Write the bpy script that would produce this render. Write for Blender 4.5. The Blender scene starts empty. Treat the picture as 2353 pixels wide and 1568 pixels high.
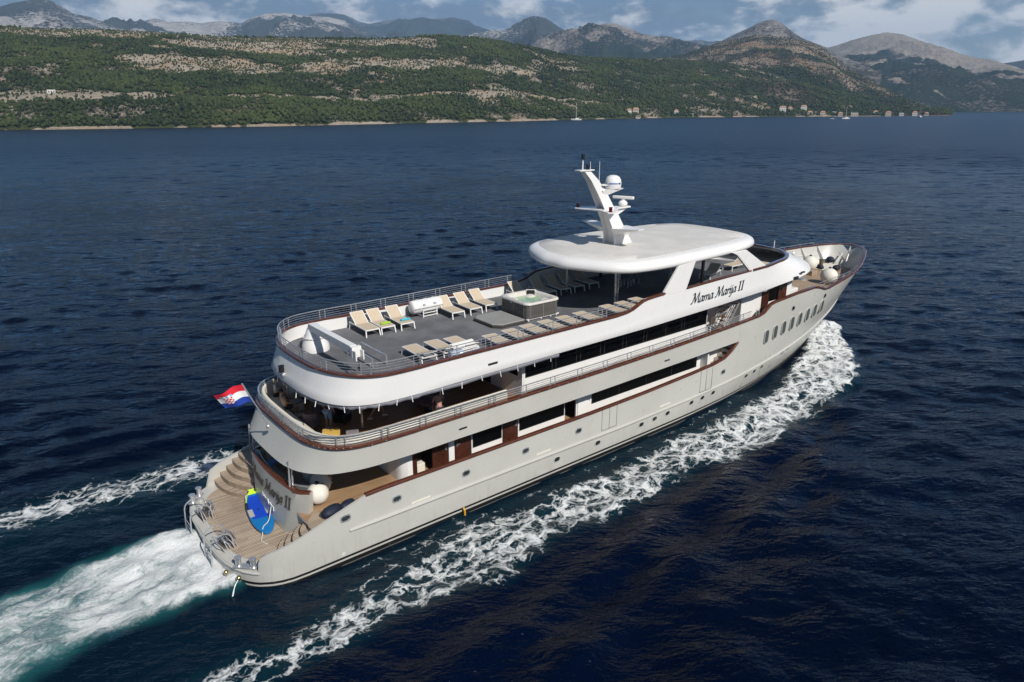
import bpy, bmesh, math, random
import numpy as np
from mathutils import Vector, Matrix
R = math.radians
S = bpy.context.scene
COL = S.collection
random.seed(7)
rng = np.random.default_rng(11)

# ------------------------------------------------------------------ camera
CX, CY, CZ = -6.0, -27.4, 17.57
cam_d = bpy.data.cameras.new('camera')
cam = bpy.data.objects.new('camera', cam_d)
COL.objects.link(cam)
cam.location = (CX, CY, CZ)
cam.rotation_euler = (R(90 - 18.414), 0, R(50.958 - 90))
cam_d.sensor_width = 36.0
cam_d.lens = 36.0 * 1634.0 / 2353.0
cam_d.clip_start = 0.5
cam_d.clip_end = 40000
S.camera = cam

# ------------------------------------------------------------------ light
SUN_EL, SUN_AZ = 41.0, -93.5          # azimuth counter-clockwise from the ship's heading (+x); the sun stands on the starboard beam
sd = Vector((math.cos(R(SUN_EL)) * math.cos(R(SUN_AZ)), math.cos(R(SUN_EL)) * math.sin(R(SUN_AZ)), math.sin(R(SUN_EL))))
sun_d = bpy.data.lights.new('sun', 'SUN')
sun_d.energy = 5.0
sun_d.angle = R(0.53)
sun_d.color = (1.0, 0.955, 0.89)
sun = bpy.data.objects.new('sun', sun_d)
COL.objects.link(sun)
sun.location = (0, 0, 200)
sun.rotation_euler = (-sd).to_track_quat('-Z', 'Y').to_euler()

W = bpy.data.worlds.new('World')
S.world = W
W.use_nodes = True
S.view_settings.view_transform = 'Standard'
S.view_settings.look = 'None'
S.view_settings.exposure = 0.12
S.view_settings.gamma = 1.0
S.cycles.max_bounces = 6
S.cycles.diffuse_bounces = 3
S.cycles.glossy_bounces = 3
S.cycles.transmission_bounces = 4
S.cycles.volume_bounces = 0
S.cycles.caustics_reflective = False
S.cycles.caustics_refractive = False


class NT:
    """small helper to write node trees in few lines"""
    def __init__(s, tree):
        s.t = tree
        s.n = tree.nodes
        s.l = tree.links
    def node(s, typ, **kw):
        nd = s.n.new(typ)
        for k, v in kw.items():
            if k in nd.inputs.keys() if isinstance(k, str) else False:
                s.inp(nd, k, v)
            else:
                setattr(nd, k, v)
        return nd
    def inp(s, nd, key, v):
        sock = nd.inputs[key]
        if isinstance(v, bpy.types.NodeSocket):
            s.l.new(v, sock)
        else:
            sock.default_value = v
    def math(s, op, a, b=0.0, c=None, clamp=False):
        nd = s.n.new('ShaderNodeMath')
        nd.operation = op
        nd.use_clamp = clamp
        s.inp(nd, 0, a)
        s.inp(nd, 1, b)
        if c is not None:
            s.inp(nd, 2, c)
        return nd.outputs[0]
    def mix(s, f, a, b, blend='MIX'):
        nd = s.n.new('ShaderNodeMix')
        nd.data_type = 'RGBA'
        nd.blend_type = blend
        s.inp(nd, 0, f)
        for i, v in ((6, a), (7, b)):
            if not isinstance(v, bpy.types.NodeSocket) and len(v) == 3:
                v = (*v, 1)
            s.inp(nd, i, v)
        return nd.outputs[2]
    def noise(s, vec, scale, detail=4, rough=0.55, dist=0.0, out=0):
        nd = s.n.new('ShaderNodeTexNoise')
        if vec is not None:
            s.l.new(vec, nd.inputs['Vector'])
        nd.inputs['Scale'].default_value = scale
        nd.inputs['Detail'].default_value = detail
        nd.inputs['Roughness'].default_value = rough
        nd.inputs['Distortion'].default_value = dist
        return nd.outputs[out]
    def ramp(s, f, a, b, lo=0.0, hi=1.0, smooth=True):
        nd = s.n.new('ShaderNodeMapRange')
        nd.interpolation_type = 'SMOOTHSTEP' if smooth else 'LINEAR'
        for i, v in enumerate((f, a, b, lo, hi)):
            s.inp(nd, i, v)
        return nd.outputs[0]
    def oriented(s, vec, ang, scale):
        nd = s.n.new('ShaderNodeMapping')
        nd.vector_type = 'TEXTURE'
        s.l.new(vec, nd.inputs[0])
        nd.inputs['Rotation'].default_value = (0, 0, ang)
        nd.inputs['Scale'].default_value = scale
        return nd.outputs[0]
    def mapping(s, vec, scale=(1, 1, 1), rot=(0, 0, 0), loc=(0, 0, 0)):
        nd = s.n.new('ShaderNodeMapping')
        s.l.new(vec, nd.inputs[0])
        nd.inputs['Scale'].default_value = scale
        nd.inputs['Rotation'].default_value = rot
        nd.inputs['Location'].default_value = loc
        return nd.outputs[0]
    def bump(s, h, strength=0.3, dist=0.02, normal=None):
        nd = s.n.new('ShaderNodeBump')
        nd.inputs['Strength'].default_value = strength
        nd.inputs['Distance'].default_value = dist
        s.l.new(h, nd.inputs['Height'])
        if normal is not None:
            s.l.new(normal, nd.inputs['Normal'])
        return nd.outputs[0]


# ------------------------------------------------------------------ sky with clouds (world)
def build_world():
    t = NT(W.node_tree)
    t.n.clear()
    out = t.n.new('ShaderNodeOutputWorld')
    sky = t.n.new('ShaderNodeTexSky')
    sky.sky_type = 'NISHITA'
    sky.sun_disc = False
    sky.sun_elevation = R(SUN_EL)
    sky.sun_rotation = R(90 - SUN_AZ)
    sky.altitude = 0
    sky.air_density = 1.0
    sky.dust_density = 0.3
    sky.ozone_density = 3.0
    g = t.n.new('ShaderNodeTexCoord')
    sep = t.n.new('ShaderNodeSeparateXYZ')
    t.l.new(g.outputs['Generated'], sep.inputs[0])
    z = sep.outputs[2]
    vec = t.mapping(g.outputs['Generated'], (1, 1, 2.3), loc=(0.37, 0.11, 0.0))
    warp = t.noise(vec, 5.0, 3, 0.5, out=1)
    v2 = t.n.new('ShaderNodeVectorMath')
    v2.operation = 'MULTIPLY_ADD'
    t.l.new(warp, v2.inputs[0])
    v2.inputs[1].default_value = (0.045, 0.045, 0.045)
    t.l.new(vec, v2.inputs[2])
    big = t.noise(v2.outputs[0], 7.0, 9, 0.56)
    fine = t.noise(v2.outputs[0], 15.0, 8, 0.6)
    # cover: how much of the sky the cloud takes
    brg = t.math('ARCTAN2', sep.outputs[1], sep.outputs[0])
    lowcov = t.ramp(z, 0.0, 0.08, 0.28, 0.13)
    hicov = t.ramp(z, 0.19, 0.29, 0.0, -0.75)
    lft = t.ramp(brg, R(22), R(46), -0.02, 0.13)
    # unseen bright cloud added above the view for the sea's reflection; kept clear behind
    front = t.ramp(t.math('ABSOLUTE', t.math('SUBTRACT', brg, R(52))), R(55), R(95), 0.0, -0.9)
    bank = t.ramp(z, 0.11, 0.17, 0.0, 0.30)
    cv = t.math('ADD', t.math('ADD', t.math('ADD', big, bank), lowcov), t.math('ADD', t.math('ADD', hicov, front), lft))
    cover = t.ramp(cv, 0.55, 0.66)
    # lit tops and grey bases
    lit = t.math('ADD', t.math('MULTIPLY_ADD', big, 1.9, -0.95), t.math('MULTIPLY_ADD', fine, 1.5, -0.25))
    lr = t.ramp(brg, R(24), R(52), 0.16, -0.10)
    lr = t.math('ADD', lr, t.ramp(brg, R(64), R(80), 0.0, 0.10))
    hz = t.ramp(z, 0.075, 0.108, 0.075, 0.0)
    lit = t.ramp(t.math('ADD', t.math('ADD', lit, lr), hz), 0.34, 0.74)
    cc = t.mix(lit, (0.135, 0.19, 0.26), (0.92, 0.89, 0.85))
    cc2 = t.mix(t.ramp(z, 0.11, 0.17), cc, (0.17, 0.52, 1.05))  # blue of the added upper cloud, set to brighten the water
    skb = t.n.new('ShaderNodeVectorMath')
    skb.operation = 'SCALE'
    t.l.new(sky.outputs[0], skb.inputs[0])
    skb.inputs['Scale'].default_value = 0.05
    col = t.mix(cover, skb.outputs[0], cc2)
    bg = t.n.new('ShaderNodeBackground')
    t.l.new(col, bg.inputs[0])
    bg.inputs[1].default_value = 1.0
    t.l.new(bg.outputs[0], out.inputs[0])


build_world()


# ------------------------------------------------------------------ materials
MATS = {}

def pbr(name, col, rough=0.5, metal=0.0, var=0.0, vscale=3.0, bump=0.0, bscale=60.0, spec=0.5, coat=0.0, trans=0.0, grime=0.0):
    """principled surface with a gentle procedural variation of tone and micro relief"""
    if name in MATS:
        return MATS[name]
    m = bpy.data.materials.new(name)
    m.use_nodes = True
    t = NT(m.node_tree)
    b = t.n['Principled BSDF']
    tc = t.n.new('ShaderNodeTexCoord').outputs['Object']
    c4 = (*col, 1)
    b.inputs['Base Color'].default_value = c4
    if var > 0:
        n = t.noise(tc, vscale, 5, 0.6)
        f = t.ramp(n, 0.3, 0.7, 1 - var, 1 + var * 0.5)
        mm = t.n.new('ShaderNodeVectorMath')
        mm.operation = 'SCALE'
        mm.inputs[0].default_value = col
        t.l.new(f, mm.inputs['Scale'])
        t.l.new(mm.outputs[0], b.inputs['Base Color'])
    b.inputs['Roughness'].default_value = rough
    if var > 0:
        t.l.new(t.ramp(t.noise(tc, vscale * 2.3, 4), 0.3, 0.7, max(0.02, rough - 0.08), min(1, rough + 0.1)), b.inputs['Roughness'])
    b.inputs['Metallic'].default_value = metal
    b.inputs['Specular IOR Level'].default_value = spec
    b.inputs['Coat Weight'].default_value = coat
    b.inputs['Transmission Weight'].default_value = trans
    if bump > 0:
        t.l.new(t.bump(t.noise(tc, bscale, 3), bump, 0.01), b.inputs['Normal'])
    MATS[name] = m
    return m


def hull_paint():
    m = bpy.data.materials.new('hull_paint')
    m.use_nodes = True
    t = NT(m.node_tree)
    b = t.n['Principled BSDF']
    tc = t.n.new('ShaderNodeTexCoord').outputs['Object']
    sep = t.n.new('ShaderNodeSeparateXYZ')
    t.l.new(tc, sep.inputs[0])
    base = t.mix(t.ramp(t.noise(tc, 0.35, 4), 0.35, 0.65), (0.44, 0.435, 0.40), (0.47, 0.465, 0.43))
    # rain streaks and a scuffed patch low on the side
    st = t.noise(t.mapping(tc, (3.0, 3.0, 0.25)), 2.0, 6, 0.65)
    low = t.ramp(sep.outputs[2], 2.2, 0.3, 0.0, 1.0)
    f = t.math('MULTIPLY', t.ramp(st, 0.5, 0.75), t.math('MULTIPLY', low, 0.45))
    base = t.mix(f, base, (0.34, 0.32, 0.27))
    scuff = t.math('MULTIPLY', t.ramp(t.noise(tc, 0.9, 7, 0.7), 0.56, 0.62), t.math('MULTIPLY', low, 0.35))
    base = t.mix(scuff, base, (0.53, 0.52, 0.48))
    t.l.new(base, b.inputs['Base Color'])
    t.l.new(t.ramp(t.noise(tc, 1.2, 4), 0.3, 0.7, 0.26, 0.42), b.inputs['Roughness'])
    t.l.new(t.bump(t.noise(t.mapping(tc, (0.5, 0.5, 1.2)), 1.3, 2), 0.1, 0.05), b.inputs['Normal'])
    return m


def planks(name, light, dark, width=0.07, line=(0.03, 0.025, 0.02), along='x', rough=0.6, lw=0.1):
    """caulked deck boards running along one axis"""
    m = bpy.data.materials.new(name)
    m.use_nodes = True
    t = NT(m.node_tree)
    b = t.n['Principled BSDF']
    tc = t.n.new('ShaderNodeTexCoord').outputs['Object']
    sep = t.n.new('ShaderNodeSeparateXYZ')
    t.l.new(tc, sep.inputs[0])
    across = sep.outputs[1] if along == 'x' else sep.outputs[0]
    alng = sep.outputs[0] if along == 'x' else sep.outputs[1]
    u = t.math('DIVIDE', across, width)
    idx = t.math('FLOOR', u)
    fr = t.math('FRACT', u)
    wn = t.n.new('ShaderNodeTexWhiteNoise')
    wn.noise_dimensions = '1D'
    t.l.new(idx, wn.inputs['W'])
    sh = t.math('MULTIPLY', wn.outputs[0], 7.0)
    seg = t.math('FLOOR', t.math('DIVIDE', t.math('ADD', alng, sh), 2.1))
    wn2 = t.n.new('ShaderNodeTexWhiteNoise')
    wn2.noise_dimensions = '2D'
    cb = t.n.new('ShaderNodeCombineXYZ')
    t.l.new(idx, cb.inputs[0])
    t.l.new(seg, cb.inputs[1])
    t.l.new(cb.outputs[0], wn2.inputs['Vector'])
    sc = (0.6, 14, 1) if along == 'x' else (14, 0.6, 1)
    gr = t.noise(t.mapping(tc, sc), 3.0, 5, 0.65)
    f = t.math('ADD', t.math('MULTIPLY', wn2.outputs[0], 0.55), t.math('MULTIPLY', gr, 0.45))
    f = t.math('ADD', f, t.ramp(t.noise(tc, 0.8, 4), 0.3, 0.7, -0.18, 0.18))
    c = t.mix(f, dark, light)
    ln = t.math('LESS_THAN', fr, lw)
    c = t.mix(ln, c, line)
    t.l.new(c, b.inputs['Base Color'])
    b.inputs['Roughness'].default_value = rough
    t.l.new(t.bump(t.math('SUBTRACT', 1.0, ln), 0.4, 0.004), b.inputs['Normal'])
    return m


def speckle(name, c1, c2, scale, rough=0.9, big=0.15):
    m = bpy.data.materials.new(name)
    m.use_nodes = True
    t = NT(m.node_tree)
    b = t.n['Principled BSDF']
    tc = t.n.new('ShaderNodeTexCoord').outputs['Object']
    f = t.math('ADD', t.noise(tc, scale, 3, 0.7), t.ramp(t.noise(tc, 0.6, 5), 0.3, 0.7, -big, big))
    t.l.new(t.mix(t.ramp(f, 0.3, 0.7), c1, c2), b.inputs['Base Color'])
    b.inputs['Roughness'].default_value = rough
    t.l.new(t.bump(t.noise(tc, scale * 1.5, 2), 0.3, 0.006), b.inputs['Normal'])
    return m


def mahogany():
    m = bpy.data.materials.new('varnished_mahogany')
    m.use_nodes = True
    t = NT(m.node_tree)
    b = t.n['Principled BSDF']
    tc = t.n.new('ShaderNodeTexCoord').outputs['Object']
    g = t.noise(t.mapping(tc, (1.0, 6, 6)), 2.5, 6, 0.65)
    t.l.new(t.mix(t.ramp(g, 0.3, 0.7), (0.06, 0.019, 0.011), (0.125, 0.042, 0.022)), b.inputs['Base Color'])
    b.inputs['Roughness'].default_value = 0.22
    b.inputs['Coat Weight'].default_value = 0.5
    return m


M_HULL = hull_paint()
M_WHITE = pbr('white_gelcoat', (0.74, 0.73, 0.715), 0.3, var=0.012, vscale=0.5, coat=0.1)
M_WALL = pbr('white_wall_paint', (0.74, 0.73, 0.71), 0.45, var=0.04, vscale=1.1)
M_ROOF = pbr('roof_nonskid', (0.61, 0.59, 0.555), 0.6, var=0.09, vscale=0.7, bump=0.25, bscale=45)
M_CAP = mahogany()
M_DOOR = pbr('mahogany_door', (0.055, 0.017, 0.010), 0.3, var=0.25, vscale=2.0, coat=0.3)
M_STEEL = pbr('stainless_steel', (0.68, 0.69, 0.70), 0.3, 0.75, var=0.06, vscale=4)
M_GLASS = pbr('tinted_glass', (0.002, 0.0025, 0.003), 0.05, spec=0.2)
M_GLASS2 = pbr('port_glass', (0.02, 0.028, 0.03), 0.06)
M_FRAME = pbr('window_rubber', (0.02, 0.02, 0.022), 0.5)
M_BLACK = pbr('black_plastic', (0.012, 0.012, 0.014), 0.35)
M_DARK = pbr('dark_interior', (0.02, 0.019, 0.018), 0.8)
M_STRIPE = pbr('boot_stripe_black', (0.012, 0.012, 0.013), 0.3)
M_BOTTOM = pbr('bottom_paint', (0.03, 0.032, 0.035), 0.6, var=0.2)
M_TEAK = planks('teak_weathered', (0.44, 0.33, 0.225), (0.27, 0.19, 0.125), 0.085, (0.09, 0.065, 0.045), 'x', lw=0.14)
M_TEAKP = planks('teak_platform', (0.56, 0.46, 0.35), (0.27, 0.195, 0.135), 0.10, (0.10, 0.075, 0.055), 'x', lw=0.24)
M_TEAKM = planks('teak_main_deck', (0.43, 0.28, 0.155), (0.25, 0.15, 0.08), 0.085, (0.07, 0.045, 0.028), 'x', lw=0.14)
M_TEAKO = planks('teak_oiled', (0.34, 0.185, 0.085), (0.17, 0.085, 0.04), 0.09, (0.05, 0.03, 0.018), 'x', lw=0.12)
M_CARPET = speckle('grey_carpet', (0.085, 0.088, 0.097), (0.165, 0.167, 0.176), 55.0)
M_SLING = pbr('beige_sling', (0.52, 0.43, 0.315), 0.8, var=0.05, vscale=5, bump=0.2, bscale=250)
M_FRAMEW = pbr('white_powder_coat', (0.77, 0.76, 0.74), 0.4)
M_CREAM = pbr('cream_vinyl', (0.70, 0.66, 0.56), 0.55, var=0.05, vscale=3)
M_FENDER = pbr('fender_cloth', (0.70, 0.67, 0.59), 0.75, var=0.08, vscale=2.5, bump=0.15, bscale=120)
M_NAVY = pbr('navy_canvas', (0.008, 0.014, 0.035), 0.7, var=0.3, vscale=4)
M_ROPE = pbr('white_rope', (0.62, 0.60, 0.55), 0.8)
M_ROPED = pbr('dark_rope', (0.03, 0.03, 0.04), 0.8)
M_TUBSIDE = planks('tub_cladding', (0.105, 0.098, 0.09), (0.07, 0.066, 0.061), 0.06, (0.03, 0.028, 0.026), 'z', lw=0.1)
M_TUBRIM = pbr('acrylic_shell', (0.60, 0.57, 0.52), 0.25, var=0.08, vscale=4)
M_COVER = pbr('tub_cover_vinyl', (0.27, 0.265, 0.25), 0.6, var=0.07, vscale=2)
M_COVERS = pbr('tub_cover_skirt', (0.045, 0.042, 0.038), 0.6)
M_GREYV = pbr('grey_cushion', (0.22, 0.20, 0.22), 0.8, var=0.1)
M_MAUVE = pbr('mauve_cushion', (0.14, 0.10, 0.12), 0.85, var=0.1)
M_YELLOW = pbr('yellow_cushion', (0.60, 0.38, 0.08), 0.8, var=0.08)
M_SKIN = pbr('skin', (0.42, 0.24, 0.165), 0.55)
M_HAIR = pbr('dark_hair', (0.012, 0.009, 0.008), 0.6)
M_SHIRTW = pbr('white_shirt', (0.62, 0.64, 0.70), 0.8)
M_SHIRTN = pbr('navy_shirt', (0.012, 0.016, 0.035), 0.85)
M_JEANS = pbr('light_blue_denim', (0.22, 0.33, 0.47), 0.85, var=0.12, vscale=8)
M_SHORTS = pbr('dark_shorts', (0.02, 0.02, 0.024), 0.85)
M_PINK = pbr('pink_shirt', (0.50, 0.26, 0.27), 0.85)
M_SHOE = pbr('white_trainer', (0.62, 0.62, 0.62), 0.6)
M_LETTER = pbr('name_lettering', (0.012, 0.03, 0.045), 0.35)
M_LETTER2 = pbr('name_lettering_bronze', (0.06, 0.055, 0.045), 0.3, 0.3)
M_RED = pbr('lamp_red', (0.10, 0.006, 0.008), 0.15, coat=0.4)
M_ORANGE = pbr('orange_fitting', (0.55, 0.27, 0.02), 0.5)
M_TARP = pbr('grey_awning', (0.20, 0.205, 0.235), 0.7, var=0.15, vscale=4, bump=0.4, bscale=9)
# the tub's boards are horizontal: remake the plank direction on z
def fix_tub():
    t = M_TUBSIDE.node_tree
    sep = [n for n in t.nodes if n.bl_idname == 'ShaderNodeSeparateXYZ'][0]
    for l in list(t.links):
        if l.from_node == sep and l.from_socket.name in ('X',):
            to = l.to_socket
            t.links.remove(l)
            t.links.new(sep.outputs[2], to)
fix_tub()


# ------------------------------------------------------------------ mesh builder
class MB:
    def __init__(s):
        s.v, s.f, s.m = [], [], []
    def add(s, vs, fs, mi=0):
        o = len(s.v)
        s.v += [tuple(p) for p in vs]
        for f in fs:
            s.f.append([i + o for i in f])
            s.m.append(mi)
        return s
    def box(s, c, size, rz=0.0, mi=0, rot=None):
        hx, hy, hz = size[0] / 2, size[1] / 2, size[2] / 2
        mt = rot if rot is not None else Matrix.Rotation(rz, 3, 'Z')
        vs = [Vector(c) + mt @ Vector((x * hx, y * hy, z * hz)) for z in (-1, 1) for y in (-1, 1) for x in (-1, 1)]
        return s.add(vs, [(0, 2, 3, 1), (4, 5, 7, 6), (0, 1, 5, 4), (2, 6, 7, 3), (0, 4, 6, 2), (1, 3, 7, 5)], mi)
    def bar(s, a, b, w, h, mi=0):
        """box beam from a to b, w across, h upright"""
        a, b = Vector(a), Vector(b)
        d = (b - a)
        L = d.length
        x = d.normalized()
        up = Vector((0, 0, 1)) if abs(x.z) < 0.95 else Vector((1, 0, 0))
        y = up.cross(x).normalized()
        z = x.cross(y)
        mt = Matrix((x, y, z)).transposed()
        return s.box((a + b) / 2, (L, w, h), rot=mt, mi=mi)
    def tube(s, pts, r, n=6, closed=False, cap=True, mi=0):
        pts = [Vector(p) for p in pts]
        k = len(pts)
        rs = r if isinstance(r, (list, tuple)) else [r] * k
        rings = []
        pn = None
        for i, p in enumerate(pts):
            if closed:
                d = pts[(i + 1) % k] - pts[i - 1]
            else:
                d = pts[min(i + 1, k - 1)] - pts[max(i - 1, 0)]
            d.normalize()
            if pn is None:
                a = Vector((0, 0, 1)) if abs(d.z) < 0.9 else Vector((1, 0, 0))
            else:
                a = pn
            u = (a - d * a.dot(d))
            if u.length < 1e-5:
                u = d.orthogonal()
            u.normalize()
            pn = u
            w = d.cross(u)
            rings.append([p + (u * math.cos(2 * math.pi * j / n) + w * math.sin(2 * math.pi * j / n)) * rs[i] for j in range(n)])
        return s.loft(rings, True, cap and not closed, cap and not closed, loop=closed, mi=mi)
    def loft(s, rings, closed=True, cap0=False, cap1=False, loop=False, mi=0):
        n = len(rings[0])
        o = len(s.v)
        for r in rings:
            s.v += [tuple(p) for p in r]
        k = len(rings)
        for i in range(k if loop else k - 1):
            a = o + i * n
            b = o + ((i + 1) % k) * n
            for j in range(n if closed else n - 1):
                j2 = (j + 1) % n
                s.f.append([a + j, a + j2, b + j2, b + j])
                s.m.append(mi)
        if cap0:
            s.f.append([o + j for j in range(n)][::-1])
            s.m.append(mi)
        if cap1:
            s.f.append([o + (k - 1) * n + j for j in range(n)])
            s.m.append(mi)
        return s
    def lathe(s, prof, n=16, c=(0, 0, 0), mi=0, axis='z', cap=True):
        rings = []
        for r, h in prof:
            ring = []
            for j in range(n):
                a = 2 * math.pi * j / n
                p = (r * math.cos(a), r * math.sin(a), h)
                if axis == 'x':
                    p = (h, p[0], p[1])
                if axis == 'y':
                    p = (p[0], h, p[1])
                ring.append((c[0] + p[0], c[1] + p[1], c[2] + p[2]))
            rings.append(ring)
        return s.loft(rings, True, cap, cap, mi=mi)
    def prism(s, poly, z0, z1, mi=0):
        a = [(p[0], p[1], z0) for p in poly]
        b = [(p[0], p[1], z1) for p in poly]
        return s.loft([a, b], True, True, True, mi=mi)
    def prism_y(s, poly, y0, y1, mi=0):
        a = [(p[0], y0, p[1]) for p in poly]
        b = [(p[0], y1, p[1]) for p in poly]
        return s.loft([a, b], True, True, True, mi=mi)
    def ball(s, c, r, n=16, m=10, sc=(1, 1, 1), mi=0):
        prof = []
        rings = []
        for i in range(1, m):
            th = math.pi * i / m
            rings.append([(c[0] + r * sc[0] * math.sin(th) * math.cos(2 * math.pi * j / n), c[1] + r * sc[1] * math.sin(th) * math.sin(2 * math.pi * j / n), c[2] - r * sc[2] * math.cos(th)) for j in range(n)])
        o = len(s.v)
        s.loft(rings, True, mi=mi)
        s.v.append((c[0], c[1], c[2] - r * sc[2]))
        s.v.append((c[0], c[1], c[2] + r * sc[2]))
        b, tpt = len(s.v) - 2, len(s.v) - 1
        last = o + (m - 2) * n
        for j in range(n):
            s.f.append([o + (j + 1) % n, o + j, b])
            s.m.append(mi)
            s.f.append([last + j, last + (j + 1) % n, tpt])
            s.m.append(mi)
        return s
    def mesh(s, name, mats, smooth=True, angle=35):
        me = bpy.data.meshes.new(name)
        me.from_pydata(s.v, [], s.f)
        for m in (mats if isinstance(mats, (list, tuple)) else [mats]):
            me.materials.append(m)
        me.polygons.foreach_set('material_index', s.m)
        bm = bmesh.new()
        bm.from_mesh(me)
        bmesh.ops.remove_doubles(bm, verts=bm.verts, dist=0.0002)
        bmesh.ops.recalc_face_normals(bm, faces=bm.faces)
        bm.to_mesh(me)
        bm.free()
        if smooth:
            me.polygons.foreach_set('use_smooth', [True] * len(me.polygons))
            me.set_sharp_from_angle(angle=R(angle))
        me.update()
        return me
    def build(s, name, mats, parent=None, smooth=True, angle=35, bevel=0.0, label=None):
        o = bpy.data.objects.new(name, s.mesh(name, mats, smooth, angle))
        COL.objects.link(o)
        if parent is not None:
            o.parent = parent
        if bevel > 0:
            b = o.modifiers.new('bevel', 'BEVEL')
            b.width = bevel
            b.segments = 2
            b.limit_method = 'ANGLE'
            b.angle_limit = R(40)
        if label:
            o['label'] = label
        return o


def tag(o, label, cat, group=None, kind=None):
    if label:
        o['label'] = label
    if cat:
        o['category'] = cat
    if group:
        o['group'] = group
    if kind:
        o['kind'] = kind
    return o


def thing(name, label, cat, loc=(0, 0, 0), rz=0.0, group=None):
    o = bpy.data.objects.new(name, None)
    o.empty_display_size = 0.2
    COL.objects.link(o)
    o.location = loc
    o.rotation_euler = (0, 0, rz)
    return tag(o, label, cat, group)


def dup(root, loc, rz, label, group=None):
    r = root.copy()
    COL.objects.link(r)
    r.location = loc
    r.rotation_euler = (0, 0, rz)
    r['label'] = label
    if group:
        r['group'] = group
    for ch in list(root.children):
        c = ch.copy()
        COL.objects.link(c)
        c.parent = r
        for g in ch.children:
            d = g.copy()
            COL.objects.link(d)
            d.parent = c
    return r


def interp(x, xs, ys):
    return float(np.interp(x, xs, ys))


def smooth_path(pts, n=8):
    """Catmull-Rom through the points"""
    P = [Vector(p) for p in pts]
    out = []
    for i in range(len(P) - 1):
        p0, p1, p2, p3 = P[max(i - 1, 0)], P[i], P[i + 1], P[min(i + 2, len(P) - 1)]
        for j in range(n):
            t = j / n
            out.append(0.5 * ((2 * p1) + (p2 - p0) * t + (2 * p0 - 5 * p1 + 4 * p2 - p3) * t * t + (3 * p1 - p0 - 3 * p2 + p3) * t ** 3))
    out.append(P[-1])
    return out


# vectorised lattice noise for terrain and waves
def vnoise(x, y, seed=0):
    xi, yi = np.floor(x).astype(np.int64), np.floor(y).astype(np.int64)
    xf, yf = x - xi, y - yi
    def h(a, b):
        n = (a * 374761393 + b * 668265263 + seed * 1442695041) & 0xFFFFFFFF
        n = ((n ^ (n >> 13)) * 1274126177) & 0xFFFFFFFF
        n = n ^ (n >> 16)
        return (n & 0xFFFF) / 65535.0
    u, v = xf * xf * (3 - 2 * xf), yf * yf * (3 - 2 * yf)
    return (h(xi, yi) * (1 - u) + h(xi + 1, yi) * u) * (1 - v) + (h(xi, yi + 1) * (1 - u) + h(xi + 1, yi + 1) * u) * v


def fbm(x, y, oct=5, seed=0, gain=0.5):
    a, s, tot = 1.0, 0.0, 0.0
    for o in range(oct):
        s = s + a * vnoise(x * 2 ** o + 17.3 * o, y * 2 ** o - 9.1 * o, seed + o)
        tot += a
        a *= gain
    return s / tot


def np_mesh(name, verts, quads, mat, smooth=True, attrs=None):
    me = bpy.data.meshes.new(name)
    nv, nf, k = len(verts), len(quads), quads.shape[1]
    me.vertices.add(nv)
    me.vertices.foreach_set('co', np.asarray(verts, dtype=np.float32).ravel())
    me.loops.add(nf * k)
    me.loops.foreach_set('vertex_index', np.asarray(quads, dtype=np.int32).ravel())
    me.polygons.add(nf)
    me.polygons.foreach_set('loop_start', np.arange(0, nf * k, k, dtype=np.int32))
    if smooth:
        me.polygons.foreach_set('use_smooth', np.ones(nf, dtype=bool))
    me.materials.append(mat)
    for n, a in (attrs or {}).items():
        at = me.attributes.new(n, 'FLOAT', 'POINT')
        at.data.foreach_set('value', np.asarray(a, dtype=np.float32).ravel())
    me.update(calc_edges=True)
    o = bpy.data.objects.new(name, me)
    COL.objects.link(o)
    return o


def grid_quads(nu, nv):
    i = np.arange(nu - 1)[:, None] * nv + np.arange(nv - 1)[None, :]
    i = i.ravel()
    return np.stack([i, i + nv, i + nv + 1, i + 1], 1)

# ================================================================== SETTING: water
def polyline_x(x, xs, ys):
    xs = np.array(xs, float)
    ys = np.array(ys, float)
    o = np.argsort(xs)
    return np.interp(x, xs[o], ys[o])


def sstep(a, b, x):
    t = np.clip((x - a) / (b - a), 0, 1)
    return t * t * (3 - 2 * t)


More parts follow.
